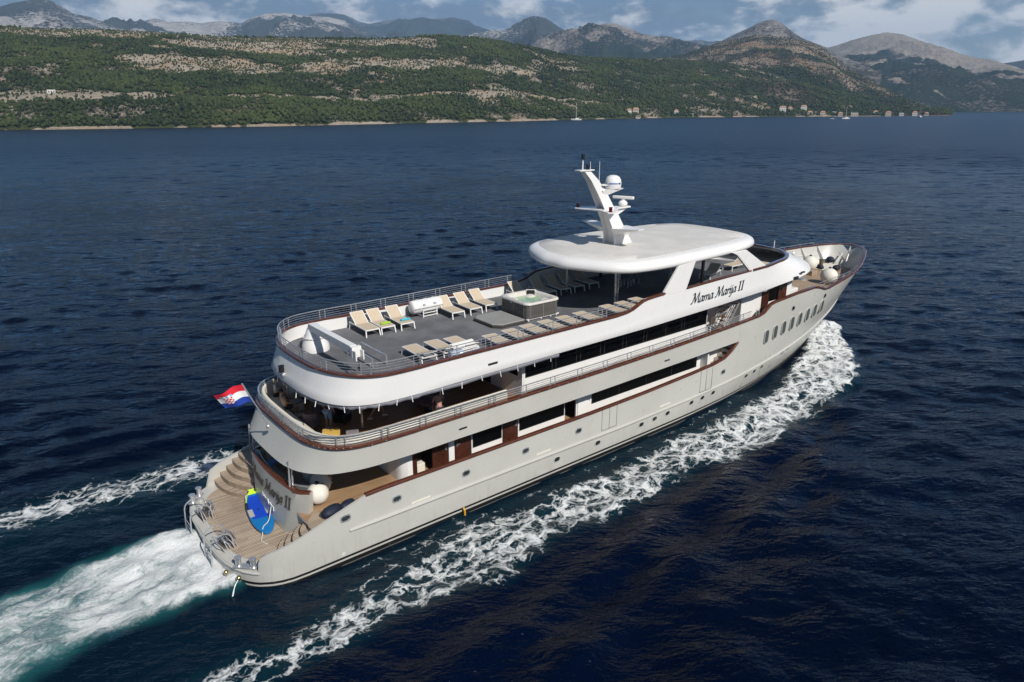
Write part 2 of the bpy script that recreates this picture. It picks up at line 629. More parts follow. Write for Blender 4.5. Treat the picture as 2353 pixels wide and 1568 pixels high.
def sea_material():
    m = bpy.data.materials.new('sea_water')
    m.use_nodes = True
    t = NT(m.node_tree)
    b = t.n['Principled BSDF']
    geo = t.n.new('ShaderNodeNewGeometry').outputs['Position']
    def at(n):
        a = t.n.new('ShaderNodeAttribute')
        a.attribute_name = n
        return a.outputs['Fac']
    foam, aer, calm, along = at('foam'), at('aer'), at('calm'), at('wash')
    # wind ripples, a few sizes; crests run across the wind
    r1 = t.oriented(geo, R(-37), (1.9, 0.85, 1))
    r2 = t.oriented(geo, R(-24), (1.5, 0.85, 1))
    n1 = t.noise(r1, 0.42, 3, 0.5, 0.3)
    n2 = t.noise(r2, 1.15, 4, 0.55, 0.4)
    n3 = t.noise(r1, 3.6, 3, 0.6, 0.2)
    n4 = t.noise(geo, 0.05, 3, 0.5)
    h = t.math('ADD', t.math('MULTIPLY', n1, 1.15), t.math('ADD', t.math('MULTIPLY', n2, 0.75), t.math('MULTIPLY', n3, 0.28)))
    n0 = t.noise(t.mapping(geo, (0.8, 1.3, 1), (0, 0, R(-38))), 0.10, 4, 0.6)
    h = t.math('ADD', h, t.math('MULTIPLY', n0, 0.4))
    h = t.math('ADD', h, t.math('MULTIPLY', t.noise(r1, 0.03, 3, 0.6), 0.6))
    far = t.n.new('ShaderNodeVectorMath')
    far.operation = 'LENGTH'
    t.l.new(geo, far.inputs[0])
    h = t.math('ADD', h, t.math('MULTIPLY', t.noise(r1, 0.16, 4, 0.65), t.ramp(far.outputs['Value'], 40, 320, 0.6, 6.0)))
    gust = t.ramp(n4, 0.3, 0.7, 0.75, 1.15)
    hh = t.math('MULTIPLY', t.math('MULTIPLY', h, gust), t.math('SUBTRACT', 1.0, t.math('MULTIPLY', calm, 0.35)))
    nb = t.bump(t.math('MULTIPLY', hh, t.ramp(far.outputs['Value'], 70, 380, 1.0, 0.3)), 1.0, 0.24)
    # water body
    deep = t.mix(t.ramp(n4, 0.3, 0.7), (0.0001, 0.0018, 0.0095), (0.0002, 0.0028, 0.0135))
    body = t.mix(aer, deep, (0.016, 0.105, 0.112))
    t.l.new(body, b.inputs['Base Color'])
    ln = t.n.new('ShaderNodeVectorMath')
    ln.operation = 'LENGTH'
    t.l.new(geo, ln.inputs[0])
    # beyond a few ship lengths the ripples are finer than the mesh: their slope goes into the roughness
    t.l.new(t.ramp(ln.outputs['Value'], 60, 330, 0.06, 0.33), b.inputs['Roughness'])
    b.inputs['IOR'].default_value = 1.333
    b.inputs['Specular IOR Level'].default_value = 0.22
    t.l.new(nb, b.inputs['Normal'])
    # foam: lacy cells near the hull, streaky wash astern
    w = t.noise(geo, 0.9, 4, 0.6, out=1)
    wv = t.n.new('ShaderNodeVectorMath')
    wv.operation = 'MULTIPLY_ADD'
    t.l.new(w, wv.inputs[0])
    wv.inputs[1].default_value = (1.5, 1.5, 0)
    t.l.new(geo, wv.inputs[2])
    def cells(scale):
        v = t.n.new('ShaderNodeTexVoronoi')
        v.feature = 'DISTANCE_TO_EDGE'
        v.voronoi_dimensions = '2D'
        t.l.new(t.mapping(wv.outputs[0], (0.62, 1.0, 1)), v.inputs['Vector'])
        v.inputs['Scale'].default_value = scale
        return v.outputs['Distance']
    c1 = t.ramp(cells(1.35), 0.0, 0.24, 1.0, 0.0, False)
    c2 = t.ramp(cells(4.2), 0.0, 0.26, 1.0, 0.0, False)
    fn = t.noise(t.mapping(wv.outputs[0], (0.8, 1.1, 1)), 1.5, 8, 0.68)
    fine = t.noise(geo, 9.0, 5, 0.7)
    lace = t.math('ADD', t.math('MULTIPLY', c1, 0.30), t.math('ADD', t.math('MULTIPLY', c2, 0.20), t.math('MULTIPLY', fn, 0.95)))
    lace = t.math('ADD', lace, t.math('MULTIPLY', fine, 0.3))
    ww = t.noise(geo, 0.55, 3, 0.5, out=1)
    w2 = t.n.new('ShaderNodeVectorMath')
    w2.operation = 'MULTIPLY_ADD'
    t.l.new(ww, w2.inputs[0])
    w2.inputs[1].default_value = (1.6, 1.3, 0)
    t.l.new(geo, w2.inputs[2])
    sn = t.noise(t.mapping(w2.outputs[0], (0.5, 1.0, 1)), 1.5, 10, 0.74, 0.9)
    streak = t.math('ADD', t.math('MULTIPLY', sn, 1.05), t.math('MULTIPLY', fine, 0.34))
    streak = t.math('ADD', streak, 0.05)
    pat = t.n.new('ShaderNodeMix')
    t.inp(pat, 0, along)
    t.inp(pat, 2, lace)
    t.inp(pat, 3, streak)
    pv = pat.outputs[0]
    thr = t.math('SUBTRACT', t.math('MULTIPLY_ADD', along, -0.12, 1.39), t.math('MULTIPLY', foam, 0.95))
    soft = t.math('ADD', 0.06, t.math('MULTIPLY', along, 0.13))
    f = t.ramp(pv, t.math('SUBTRACT', thr, soft), t.math('ADD', thr, soft))
    f = t.math('MULTIPLY', f, t.ramp(foam, 0.02, 0.16))
    thick = t.ramp(pv, thr, t.math('ADD', thr, 0.34), 0.30, 1.0)
    f = t.math('MULTIPLY', f, thick)
    fb = t.n.new('ShaderNodeBsdfDiffuse')
    fb.inputs['Color'].default_value = (0.70, 0.72, 0.72, 1)
    bmp = t.bump(t.math('ADD', pv, t.math('MULTIPLY', fine, 0.3)), 0.8, 0.12)
    t.l.new(bmp, fb.inputs['Normal'])
    mx = t.n.new('ShaderNodeMixShader')
    t.l.new(f, mx.inputs[0])
    t.l.new(b.outputs[0], mx.inputs[1])
    t.l.new(fb.outputs[0], mx.inputs[2])
    t.l.new(mx.outputs[0], t.n['Material Output'].inputs[0])
    return m


def axis_coords(lo, hi, step, far):
    core = np.arange(lo, hi + step * 0.5, step)
    g = []
    d, s = 0.0, step
    while d < far:
        s *= 1.22
        d += s
        g.append(d)
    g = np.array(g)
    return np.concatenate([(lo - g)[::-1], core, hi + g])


def slow_axis(lo, mid, hi, step, top, far):
    # fine near the ship, cells growing slowly out to hi, then quickly to the horizon
    out = list(np.arange(lo, mid, step))
    x = out[-1]
    while x < hi:
        x += step + (top - step) * ((x - mid) / (hi - mid))
        out.append(x)
    s = top
    while x < far:
        s *= 1.22
        x += s
        out.append(x)
    s, x, back = step, lo, []
    while x > -far:
        s *= 1.22
        x -= s
        back.append(x)
    return np.array(back[::-1] + out)


def build_sea():
    xs = slow_axis(-13.0, 60.0, 400.0, 0.21, 1.25, 9000)
    ys = slow_axis(-21.0, 32.0, 400.0, 0.21, 1.25, 9000)
    X, Y = np.meshgrid(xs, ys, indexing='ij')
    near = sstep(110, 45, np.hypot(X - 25, Y))
    dist = np.hypot(X - 20, Y)
    ca, sa = math.cos(R(-37)), math.sin(R(-37))
    U, Vv = X * ca + Y * sa, -X * sa + Y * ca
    wide = sstep(430, 230, dist)
    rip = 0.17 * (fbm(U * 0.42, Vv * 0.98, 2, 140) - 0.5) * sstep(260, 120, dist) + 0.085 * (fbm(U * 0.9 + 40, Vv * 1.9, 2, 150) - 0.5) * sstep(130, 60, dist)
    rip += (0.20 + 0.25 * sstep(60, 260, dist)) * (fbm(U * 0.19, Vv * 0.45, 2, 160) - 0.5)
    Z = np.zeros_like(X)
    # low swell of the open channel
    for lam, ang, amp, sd_ in ((9.0, 62, 0.03, 1), (5.2, 40, 0.035, 2), (3.1, 75, 0.028, 3), (2.2, 20, 0.02, 4)):
        a = math.radians(ang)
        ph = 6.28 * fbm(X * 0.05, Y * 0.05, 3, sd_)
        Z += amp * np.sin(2 * np.pi * (X * math.cos(a) + Y * math.sin(a)) / lam + 1.7 * ph)
    Z += 0.22 * (fbm(X * 0.33 + Y * 0.12, Y * 0.5 - X * 0.15, 4, 40) - 0.5)
    # diverging ship waves, both sides
    for side in (-1, 1):
        yy = side * Y
        u = 44.0 - X                      # distance astern of the bow shoulder
        crest = yy - 4.0 - 0.33 * u
        env = np.exp(-(crest / 3.2) ** 2) * sstep(1, 10, u) * sstep(70, 35, u)
        feather = np.cos(2 * np.pi * (0.80 * u - 0.30 * yy + 1.2 * fbm(X * 0.2, Y * 0.2, 2, 8)) / 5.2)
        Z += 0.16 * env * feather
        crest2 = yy - 7.5 - 0.12 * u
        env2 = np.exp(-(crest2 / 3.4) ** 2) * sstep(6, 20, u) * sstep(90, 45, u)
        Z += 0.13 * env2 * np.cos(2 * np.pi * (yy - 0.10 * u + 0.5 * fbm(X * 0.15, Y * 0.3, 2, 9)) / 2.6)
        s3 = sstep(4, -14, X) * np.exp(-((yy - 15) / 7.0) ** 2)
        Z += 0.15 * s3 * np.cos(2 * np.pi * (yy + 0.16 * X + 0.8 * fbm(X * 0.1, Y * 0.2, 2, 12)) / 3.3)
    # ---- foam density maps
    wob = (fbm(X * 0.33, Y * 0.33, 4, 21) - 0.5) * 2.2
    wob2 = (fbm(X * 0.9, Y * 0.9, 3, 22) - 0.5) * 1.0
    def band(lo, hi, soft_lo, soft_hi, yy):
        e = wob * 0.55 + wob2 * 0.5
        return sstep(lo - soft_lo, lo + soft_lo, yy + e) * sstep(hi + soft_hi, hi - soft_hi, yy + e * 1.1)
    foam = np.zeros_like(X)
    bow = np.zeros_like(X)
    for side in (-1, 1):
        yy = side * Y
        inner = polyline_x(X, [-30, -12, -2.4, 1.7, 5.9, 9.2, 12, 18, 25.7, 29.8, 34.6, 37.5, 39.5, 43, 46, 48, 49.5],
                           [7.9, 7.3, 6.8, 6.7, 5.9, 5.3, 5.5, 5.7, 5.15, 5.2, 4.7, 3.9, 3.1, 1.6, 0.4, -0.3, -0.5])
        outer = polyline_x(X, [-30, -12, -2, 4.8, 12, 18, 22, 25.5, 28.5, 32, 34.6, 36.7, 39.3, 42.4, 44.9, 47.2, 49.0, 50.2, 51.2],
                           [9.6, 9.2, 8.6, 8.7, 8.7, 8.4, 8.1, 8.7, 8.9, 8.3, 8.0, 7.9, 7.5, 6.4, 4.9, 2.9, 1.7, 0.8, -0.6])
        dens = polyline_x(X, [-40, -12, 0, 8, 14, 22, 30, 35, 40, 51], [0.40, 0.55, 0.62, 0.66, 0.68, 0.68, 0.70, 0.76, 0.82, 0.86])
        b = band(inner, outer, 0.55, 0.5, yy) * sstep(51.6, 50.6, X)
        if side == 1:
            dens = dens * sstep(-14, 6, X) ** 0.35
        foam = np.maximum(foam, b * dens)
        bow = np.maximum(bow, b * sstep(32, 42, X))
        # thin spill sliding along the plating
        edge = polyline_x(X, [-2, 2, 8, 14, 24, 36], [4.9, 4.6, 4.55, 4.65, 4.45, 3.9])
        thin = np.exp(-((yy - edge - 0.28) / 0.30) ** 2) * sstep(0.5, 4, X) * sstep(40, 30, X)
        foam = np.maximum(foam, thin * (0.40 + 0.12 * wob))
        sp = np.exp(-((yy - 5.0 - 0.28 * (8 - X)) / 0.5) ** 2) * sstep(12, 9, X) * sstep(-6, 2, X)
        foam = np.maximum(foam, sp * 0.46)
    # propeller wash
    up = polyline_x(X, [-40, -12, -6.5, -4, -2.3, 0, 0.8], [4.2, 2.6, 1.9, 2.0, 2.35, 2.35, 2.2])
    lo = polyline_x(X, [-40, -12, -6.5, -3.4, -1, 0.2, 1.0], [-6.0, -4.3, -3.5, -2.95, -2.95, -3.1, -3.0])
    wash = band(lo, up, 0.5, 0.5, Y) * sstep(1.8, 0.9, X)
    foam = np.maximum(foam, wash * polyline_x(X, [-40, -12, -6, -2, 1], [0.50, 0.58, 0.66, 0.78, 0.95]))
    # foam crest lines and scattered flecks
    pw = np.exp(-((Y - 7.6 + 0.05 * (X - 4)) / 1.6) ** 2) * sstep(8, 2, X) * sstep(-40, -8, X)
    foam = np.maximum(foam, pw * 0.74)
    ragged = fbm(X * 0.7, Y * 0.7, 4, 55)
    foam = foam * (0.74 + 0.52 * ragged)
    sideu = np.maximum(sstep(-9.6, -7.6, -np.abs(Y)) * sstep(2.0, 4.2, np.abs(Y)), 0) * sstep(-30, -5, X) * sstep(46, 38, X)
    aer = np.clip(wash * 0.9 + 0.05 * sideu + 0.16 * foam, 0, 1)
    Z += bow * (0.30 * fbm(X * 0.9, Y * 0.9, 4, 33) + 0.22 * fbm(X * 2.2, Y * 2.2, 2, 34) - 0.02)
    Z += np.where(foam > 0.1, foam, 0) * 0.34 * (fbm(X * 1.5, Y * 1.5, 3, 35) - 0.35)
    Z += wash * (0.62 * (fbm(X * 0.7, Y * 1.25, 5, 36, 0.62) - 0.35) + 0.22 * sstep(-4, 0.5, X))
    # bow wave rides up the stem; hollow along the shoulder
    Z += 0.45 * np.exp(-((X - 47.5) / 2.6) ** 2 - (Y / 2.4) ** 2)
    Z *= near
    Z += rip * wide * (0.55 + 0.9 * fbm(X * 0.02, Y * 0.03, 3, 170)) * (1 - 0.6 * np.clip(wash, 0, 1))
    calm = np.clip(wash, 0, 1)
    quads = grid_quads(len(xs), len(ys))
    V = np.stack([X.ravel(), Y.ravel(), Z.ravel()], 1)
    o = np_mesh('water', V, quads, sea_material(), True, {'foam': foam, 'aer': aer, 'calm': calm, 'wash': np.clip(wash * 1.4, 0, 1)})
    tag(o, 'dark blue rippled sea with the white foaming wake of the ship', None, kind='structure')


build_sea()


# ================================================================== SETTING: coast and mountains
def land_material(name, rock1, rock2, green1, green2, gscale, bias, patch=None, ztree=None, zscale=1.0):
    """limestone with scrub: scrub speckle is finer than the trees standing on it"""
    m = bpy.data.materials.new(name)
    m.use_nodes = True
    t = NT(m.node_tree)
    b = t.n['Principled BSDF']
    geo = t.n.new('ShaderNodeNewGeometry').outputs['Position']
    at = t.n.new('ShaderNodeAttribute')
    at.attribute_name = 'scrub'
    d = at.outputs['Fac']
    mp = t.mapping(geo, (1, 1, 2.2))
    rock = t.mix(t.ramp(t.noise(mp, gscale * 0.55, 6, 0.7), 0.3, 0.7), rock1, rock2)
    # scree bands follow the strata
    band = t.noise(t.mapping(geo, (0.004, 0.004, 0.16 * zscale)), 1.0, 5, 0.7, 0.6)
    rock = t.mix(t.math('MULTIPLY', t.ramp(band, 0.45, 0.62), 0.55), rock, rock1)
    if patch:
        rock = t.mix(t.ramp(t.noise(geo, gscale * 0.06, 5), 0.5, 0.6), rock, patch)
    gr = t.mix(t.ramp(t.noise(geo, gscale * 0.14, 5, 0.6), 0.35, 0.65), green1, green2)
    sc = t.noise(mp, gscale, 7, 0.75)
    big = t.noise(geo, gscale * 0.11, 4, 0.6)
    f = t.math('ADD', t.math('ADD', t.math('MULTIPLY', sc, 2.3), t.math('MULTIPLY', big, 1.0)), t.math('MULTIPLY_ADD', d, 1.3, bias - 1.65))
    f = t.ramp(f, -0.13, 0.13)
    t.l.new(t.mix(f, rock, gr), b.inputs['Base Color'])
    b.inputs['Roughness'].default_value = 0.95
    b.inputs['Specular IOR Level'].default_value = 0.1
    t.l.new(t.bump(t.math('ADD', t.noise(mp, gscale * 1.2, 6, 0.7), f), 1.0, 0.9 / gscale), b.inputs['Normal'])
    return m


def tab(pairs):
    p = sorted(pairs)
    return np.array([a for a, _ in p]), np.array([b for _, b in p])


def land(name, label, sky, r_shore, r_ridge, mat, nb, nr, amp, prof=1.0, seed=1, beyond=500.0, base=0.0, scrub=None, noise_scale=0.012, rough_ridge=0.0, span=None):
    """heightfield of one hill range: foot at r_shore, crest at r_ridge (metres from the ship), crest height from its elevation angle"""
    sb, st = tab(sky)
    b0, b1 = (sb[0], sb[-1]) if span is None else span
    B = np.linspace(b0, b1, nb)
    r0 = np.interp(B, *tab(r_shore)) if isinstance(r_shore, list) else np.full(nb, float(r_shore))
    r1 = np.interp(B, *tab(r_ridge)) if isinstance(r_ridge, list) else np.full(nb, float(r_ridge))
    tn = np.interp(B, sb, st)
    h1 = np.maximum(CZ + tn * r1, base + 0.5)
    T = np.concatenate([np.linspace(0, 1, nr), 1 + np.linspace(0.03, 1, 14) ** 1.3])
    tt, BB = np.meshgrid(T, B, indexing='ij')
    fwd = np.minimum(tt, 1.0)
    back = np.maximum(tt - 1.0, 0.0)
    Rr = r0[None] + (r1 - r0)[None] * fwd + back * beyond
    X = CX + Rr * np.cos(np.radians(BB))
    Y = CY + Rr * np.sin(np.radians(BB))
    pf = fwd ** prof
    H = base + (h1[None] - base) * pf * np.clip(1 - 0.75 * back, 0, 1)
    n1 = fbm(X * noise_scale, Y * noise_scale, 6, seed) - 0.5
    n2 = 1 - 2 * np.abs(fbm(X * noise_scale * 0.6, Y * noise_scale * 0.6, 5, seed + 9) - 0.5) * 2
    sh = np.sin(np.pi * np.clip(fwd, 0, 1)) ** 0.8
    n3 = 1 - 2 * np.abs(fbm(X * noise_scale * 2.3, Y * noise_scale * 2.3, 5, seed + 19) - 0.5) * 2
    H = H + amp * sh * 0.45 * (n3 - 0.5)
    H = H + amp * sh * (n1 * 1.4 + (n2 - 0.55) * 0.9) + rough_ridge * n1 * np.clip(fwd * 3, 0, 1)
    H = np.where(tt < 0.001, base - 3.0, H)
    dens = scrub(fwd, BB, X, Y, H) if scrub else np.zeros_like(H)
    o = np_mesh(name, np.stack([X.ravel(), Y.ravel(), H.ravel()], 1), grid_quads(len(T), nb), mat, True, {'scrub': dens})
    tag(o, label, None, kind='structure')
    return T, B, X, Y, H, dens


NEAR = [(96, 0.078), (90, 0.077), (86.64, 0.0771), (84.44, 0.0791), (82.15, 0.0789), (78.88, 0.0808), (75.76, 0.0800), (74.05, 0.0793), (71.74, 0.0779), (66.86, 0.0785), (63.26, 0.0787), (60.11, 0.0797), (57.98, 0.0823), (56.25, 0.0839), (53.66, 0.0811), (51.49, 0.0764), (49.31, 0.0694), (47.12, 0.0613), (44.94, 0.0572), (41.71, 0.0553), (37.97, 0.0525), (35.0, 0.048), (32.0, 0.036), (29.0, 0.016), (26.5, 0.002)]
SHORE = [(96, 660), (90, 645), (85.6, 639), (78.3, 634), (69, 650), (60.2, 712), (50.2, 812), (43.6, 940), (37.1, 1089), (31, 1185), (25.3, 1257), (20.5, 1411), (18.0, 1600)]
LAND_NEAR = land_material('karst_scrub', (0.41, 0.355, 0.28), (0.21, 0.175, 0.135), (0.038, 0.050, 0.020), (0.065, 0.076, 0.030), 0.42, -0.32, patch=(0.34, 0.26, 0.18))


def near_scrub(t, B, X, Y, H):
    """how closely scrub and pines stand: negative on the bare terraces and the road cut"""
    n = fbm(X * 0.012, Y * 0.02, 5, 61) - 0.5
    n2 = fbm(X * 0.05, Y * 0.05, 4, 62) - 0.5
    w = 0.03 * n + 0.035 * n2
    d = 0.34 + 0.5 * n
    def gap(c, hw, k):
        return k * np.exp(-((t + w - c) / hw) ** 4)
    left = sstep(54, 62, B)
    d -= gap(0.93, 0.075, 0.85) * sstep(55, 58, B) * (0.55 + 0.45 * sstep(73, 80, B))
    d -= gap(0.80, 0.06, 0.55) * sstep(63, 66, B) * sstep(77, 73, B)
    d -= gap(0.52, 0.055, 0.95) * sstep(47, 50, B) * (0.65 + 0.35 * sstep(58, 62, B)) * sstep(79, 76, B)
    d -= gap(0.60, 0.02, 0.6) * left * sstep(76, 73, B)
    d -= gap(0.44, 0.03, 0.55) * sstep(62, 66, B) * sstep(78, 74, B)
    d -= gap(0.20, 0.017, 1.0) * sstep(42.5, 45, B)
    d -= gap(0.225, 0.035, 0.7) * sstep(79, 82, B) + gap(0.16, 0.05, 0.5) * sstep(72, 82, B) * (n2 > 0.02)
    d += 0.9 * np.clip(n2 + 0.02, -0.08, 0.4) + 0.7 * (fbm(X * 0.022, Y * 0.03, 4, 66) - 0.5)
    d -= gap(0.0, 0.006, 1.2)
    # right part: brown scrubby headland flank
    d -= 0.42 * sstep(36.5, 31.5, B) * sstep(0.12, 0.35, t) * (0.5 + 2.2 * np.clip(n2 + 0.12, 0, 0.4))
    return d


near = land('near_hill', 'green wooded limestone hillside across the channel', NEAR, SHORE,
            [(96, 1130), (80, 1120), (70, 1130), (60, 1230), (50, 1330), (44, 1420), (37, 1560), (31, 1560), (26.5, 1420)],
            LAND_NEAR, 620, 150, 9.0, 0.94, 3, 350, scrub=near_scrub, noise_scale=0.011, rough_ridge=1.2)

HEAD = [(46, 0.05), (42.8, 0.0545), (39.61, 0.0568), (38.57, 0.0592), (36.06, 0.0723), (33.4, 0.0813), (31.03, 0.0763), (29.66, 0.0697), (28.57, 0.061), (27.62, 0.0459), (26.33, 0.0331), (24.68, 0.0189), (22.78, 0.0024), (21.31, -0.0072), (20.4, -0.0115)]
LAND_HEAD = land_material('headland_scrub', (0.30, 0.24, 0.18), (0.16, 0.125, 0.095), (0.022, 0.034, 0.018), (0.038, 0.046, 0.026), 0.21, -0.2, patch=(0.25, 0.165, 0.105))


def head_scrub(t, B, X, Y, H):
    n = fbm(X * 0.006, Y * 0.006, 5, 71) - 0.5
    n2 = fbm(X * 0.02, Y * 0.02, 4, 72) - 0.5
    d = 0.16 + 0.9 * n + 0.3 * n2
    d -= 0.75 * np.exp(-((t + 0.06 * n2 - 0.76) / 0.05) ** 4) * sstep(28, 30, B) * sstep(36, 33.5, B)
    d -= 0.25 * sstep(0.7, 1.0, t) + 0.5 * np.exp(-((t + 0.1 * n2 - 0.5) / 0.09) ** 4) * sstep(31, 36, B)
    d -= 1.0 * np.exp(-((t) / 0.012) ** 4)
    return d


head = land('headland', 'brown and green rocky headland sloping down into the sea on the right', HEAD, [(46, 1000), (43, 960), (37.1, 1092), (31, 1188), (25.3, 1260), (20.4, 1415)],
            [(46, 1900), (40, 2100), (36, 2250), (33, 2300), (29, 2150), (26, 1900), (23, 1650), (20.4, 1500)], LAND_HEAD, 420, 130, 20, 1.0, 5, 500, scrub=head_scrub, noise_scale=0.006, rough_ridge=6.0)

PEAK = [(41.5, 0.045), (39.0, 0.055), (37.05, 0.0657), (36.06, 0.0731), (34.61, 0.0844), (33.47, 0.093), (32.8, 0.0965), (32.33, 0.0973), (31.73, 0.0929), (30.89, 0.0826), (30.18, 0.0757), (28.7, 0.066), (27.7, 0.0557), (26.5, 0.045), (25, 0.03)]
FAR_R = [(34, 0.05), (32, 0.057), (29.62, 0.0631), (28.42, 0.0658), (26.92, 0.0731), (25.88, 0.0773), (24.93, 0.079), (24.05, 0.0769), (22.52, 0.0673), (21.62, 0.0606), (20.73, 0.0524), (19.45, 0.0456), (18.63, 0.0422), (16.97, 0.0325), (15.0, 0.02), (12.5, 0.008), (10, 0.0)]
EDGE_R = [(21, 0.036), (19.5, 0.0395), (18.25, 0.0428), (17.11, 0.0459), (16.05, 0.0483), (14, 0.052), (10, 0.055), (6, 0.05)]
MT_L = [(100, 0.06), (94, 0.075), (89, 0.083), (85.76, 0.0928), (84.23, 0.0988), (83.43, 0.1043), (82.71, 0.1077), (82.07, 0.1102), (81.45, 0.1091), (80.88, 0.1031), (80.37, 0.0972), (79.58, 0.0954), (78.79, 0.0908), (77.99, 0.0853), (77.0, 0.0815), (75, 0.076), (72, 0.07)]
MT_C = [(84, 0.075), (80.54, 0.0803), (77.48, 0.0849), (76.57, 0.0903), (75.65, 0.0949), (74.87, 0.092), (73.69, 0.0931), (72.78, 0.0913), (71.63, 0.0949), (70.22, 0.0928), (69.5, 0.0998), (68.7, 0.1047), (67.21, 0.1077), (65.93, 0.105), (64.21, 0.1041), (63.17, 0.1004), (62.18, 0.0905), (61.15, 0.0857), (59, 0.08)]
MT_B = [(69, 0.088), (66.78, 0.0955), (65.41, 0.1069), (64.7, 0.1078), (63.15, 0.1063), (62.65, 0.1031), (62.15, 0.099), (61.43, 0.0967), (60.37, 0.1004), (59.3, 0.1033), (58.78, 0.1021), (57.92, 0.1053), (56.86, 0.1042), (55.36, 0.105), (54.51, 0.1016), (53.65, 0.0965), (52.36, 0.0905), (51.38, 0.0905), (49.32, 0.0853), (47, 0.08), (42.88, 0.0814), (41.5, 0.083), (40.22, 0.0827), (39.26, 0.0784), (38.13, 0.0768), (37.1, 0.0772), (36.06, 0.0736), (35.0, 0.0685), (32, 0.06)]
MT_P = [(56, 0.078), (53.12, 0.0853), (52.36, 0.0896), (51.38, 0.0905), (50.41, 0.1009), (49.9, 0.1050), (49.44, 0.107), (49.0, 0.106), (48.47, 0.1029), (47.16, 0.0912), (46.07, 0.0815), (44, 0.07), (40, 0.06)]
MT_Q = [(52, 0.058), (49.31, 0.0695), (48.23, 0.0817), (47.16, 0.0895), (46.09, 0.0928), (45.02, 0.0961), (43.96, 0.0993), (43.21, 0.0975), (42.35, 0.0921), (41.27, 0.0841), (40.22, 0.0810), (39.26, 0.0764), (38.08, 0.0713), (36, 0.066), (33, 0.06)]
LAND_PEAK = land_material('bare_summit', (0.29, 0.26, 0.23), (0.18, 0.16, 0.145), (0.045, 0.05, 0.04), (0.06, 0.058, 0.045), 0.10, -0.05)
LAND_FAR = land_material('far_limestone', (0.50, 0.475, 0.44), (0.26, 0.25, 0.24), (0.04, 0.05, 0.045), (0.06, 0.065, 0.055), 0.055, -0.15, zscale=0.3)
LAND_DIM = land_material('far_forest', (0.16, 0.15, 0.14), (0.10, 0.10, 0.10), (0.030, 0.042, 0.034), (0.045, 0.055, 0.04), 0.05, 0.06, zscale=0.3)
LAND_BAY = land_material('bay_scrub', (0.34, 0.30, 0.26), (0.19, 0.17, 0.15), (0.017, 0.032, 0.022), (0.028, 0.042, 0.029), 0.10, 0.0)


def mt_scrub(seed, k=1.0, bias=0.0):
    def f(t, B, X, Y, H):
        return bias + k * (fbm(X * 0.0016, Y * 0.0016, 5, seed) - 0.5)
    return f


def peak_scrub(t, B, X, Y, H):
    return 0.25 * (fbm(X * 0.004, Y * 0.004, 5, 81) - 0.5) - 0.1 * t


def bay_scrub(t, B, X, Y, H):
    n = fbm(X * 0.003, Y * 0.003, 5, 82) - 0.5
    n2 = fbm(X * 0.012, Y * 0.012, 4, 83) - 0.5
    d = 0.26 + 0.7 * n - 0.75 * sstep(0.62, 0.78, t + 0.2 * n2)
    for c, hw, k in ((0.5, 0.03, 0.6), (0.40, 0.018, 0.5), (0.2, 0.014, 0.45), (0.055, 0.01, 0.7)):
        d -= k * np.exp(-((t + 0.05 * n2 - c) / hw) ** 4) * (n > -0.08)
    return d


land('summit', 'bare grey brown conical summit behind the headland', PEAK, 2000, 3300, LAND_PEAK, 200, 70, 50, 1.0, 6, 900, base=60, scrub=peak_scrub, noise_scale=0.004, rough_ridge=18)
land('bay_hill', 'broad grey topped hill with wooded lower slopes at the right end of the bay', FAR_R, [(34, 2050), (27, 2050), (21, 1850), (18, 2030), (13.8, 2150), (10, 2300)], [(34, 4200), (25, 4300), (20, 3900), (15, 3400), (10, 3000)],
     LAND_BAY, 360, 110, 80, 1.1, 7, 1200, scrub=bay_scrub, noise_scale=0.0028, rough_ridge=26)
land('far_shore', 'hazy blue ridge at the right edge of the picture', EDGE_R, 3600, 5600, LAND_DIM, 120, 50, 40, 1.0, 8, 1500, scrub=mt_scrub(91), noise_scale=0.002, rough_ridge=15)
land('mountain', 'pale grey limestone mountain at the top left', MT_L, 2500, 4600, LAND_FAR, 220, 90, 110, 1.0, 13, 1500, base=60, scrub=mt_scrub(92, 1.1, 0.0), noise_scale=0.0026, rough_ridge=22)
land('mountain', 'rounded pale mountain with dark forest beneath, left of the middle', MT_C, 3200, 5600, LAND_FAR, 260, 90, 150, 1.0, 14, 1500, base=60, scrub=mt_scrub(93, 2.2, 0.06), noise_scale=0.0022, rough_ridge=22)
land('mountain', 'long dark blue range along the skyline', MT_B, 4200, 7400, LAND_DIM, 420, 80, 150, 1.0, 15, 1800, base=60, scrub=mt_scrub(94, 1.4, 0.0), noise_scale=0.0018, rough_ridge=24)
land('mountain', 'pointed pale grey mountain at the centre of the skyline', MT_P, 2700, 4700, LAND_FAR, 240, 90, 130, 1.0, 16, 1200, base=40, scrub=mt_scrub(95, 2.0, 0.03), noise_scale=0.0026, rough_ridge=22)
land('mountain', 'humped dark scrubby mountain right of the pointed peak', MT_Q, 1900, 3700, LAND_BAY, 260, 90, 110, 1.0, 17, 1200, base=30, scrub=mt_scrub(96, 1.5, 0.02), noise_scale=0.0032, rough_ridge=22)


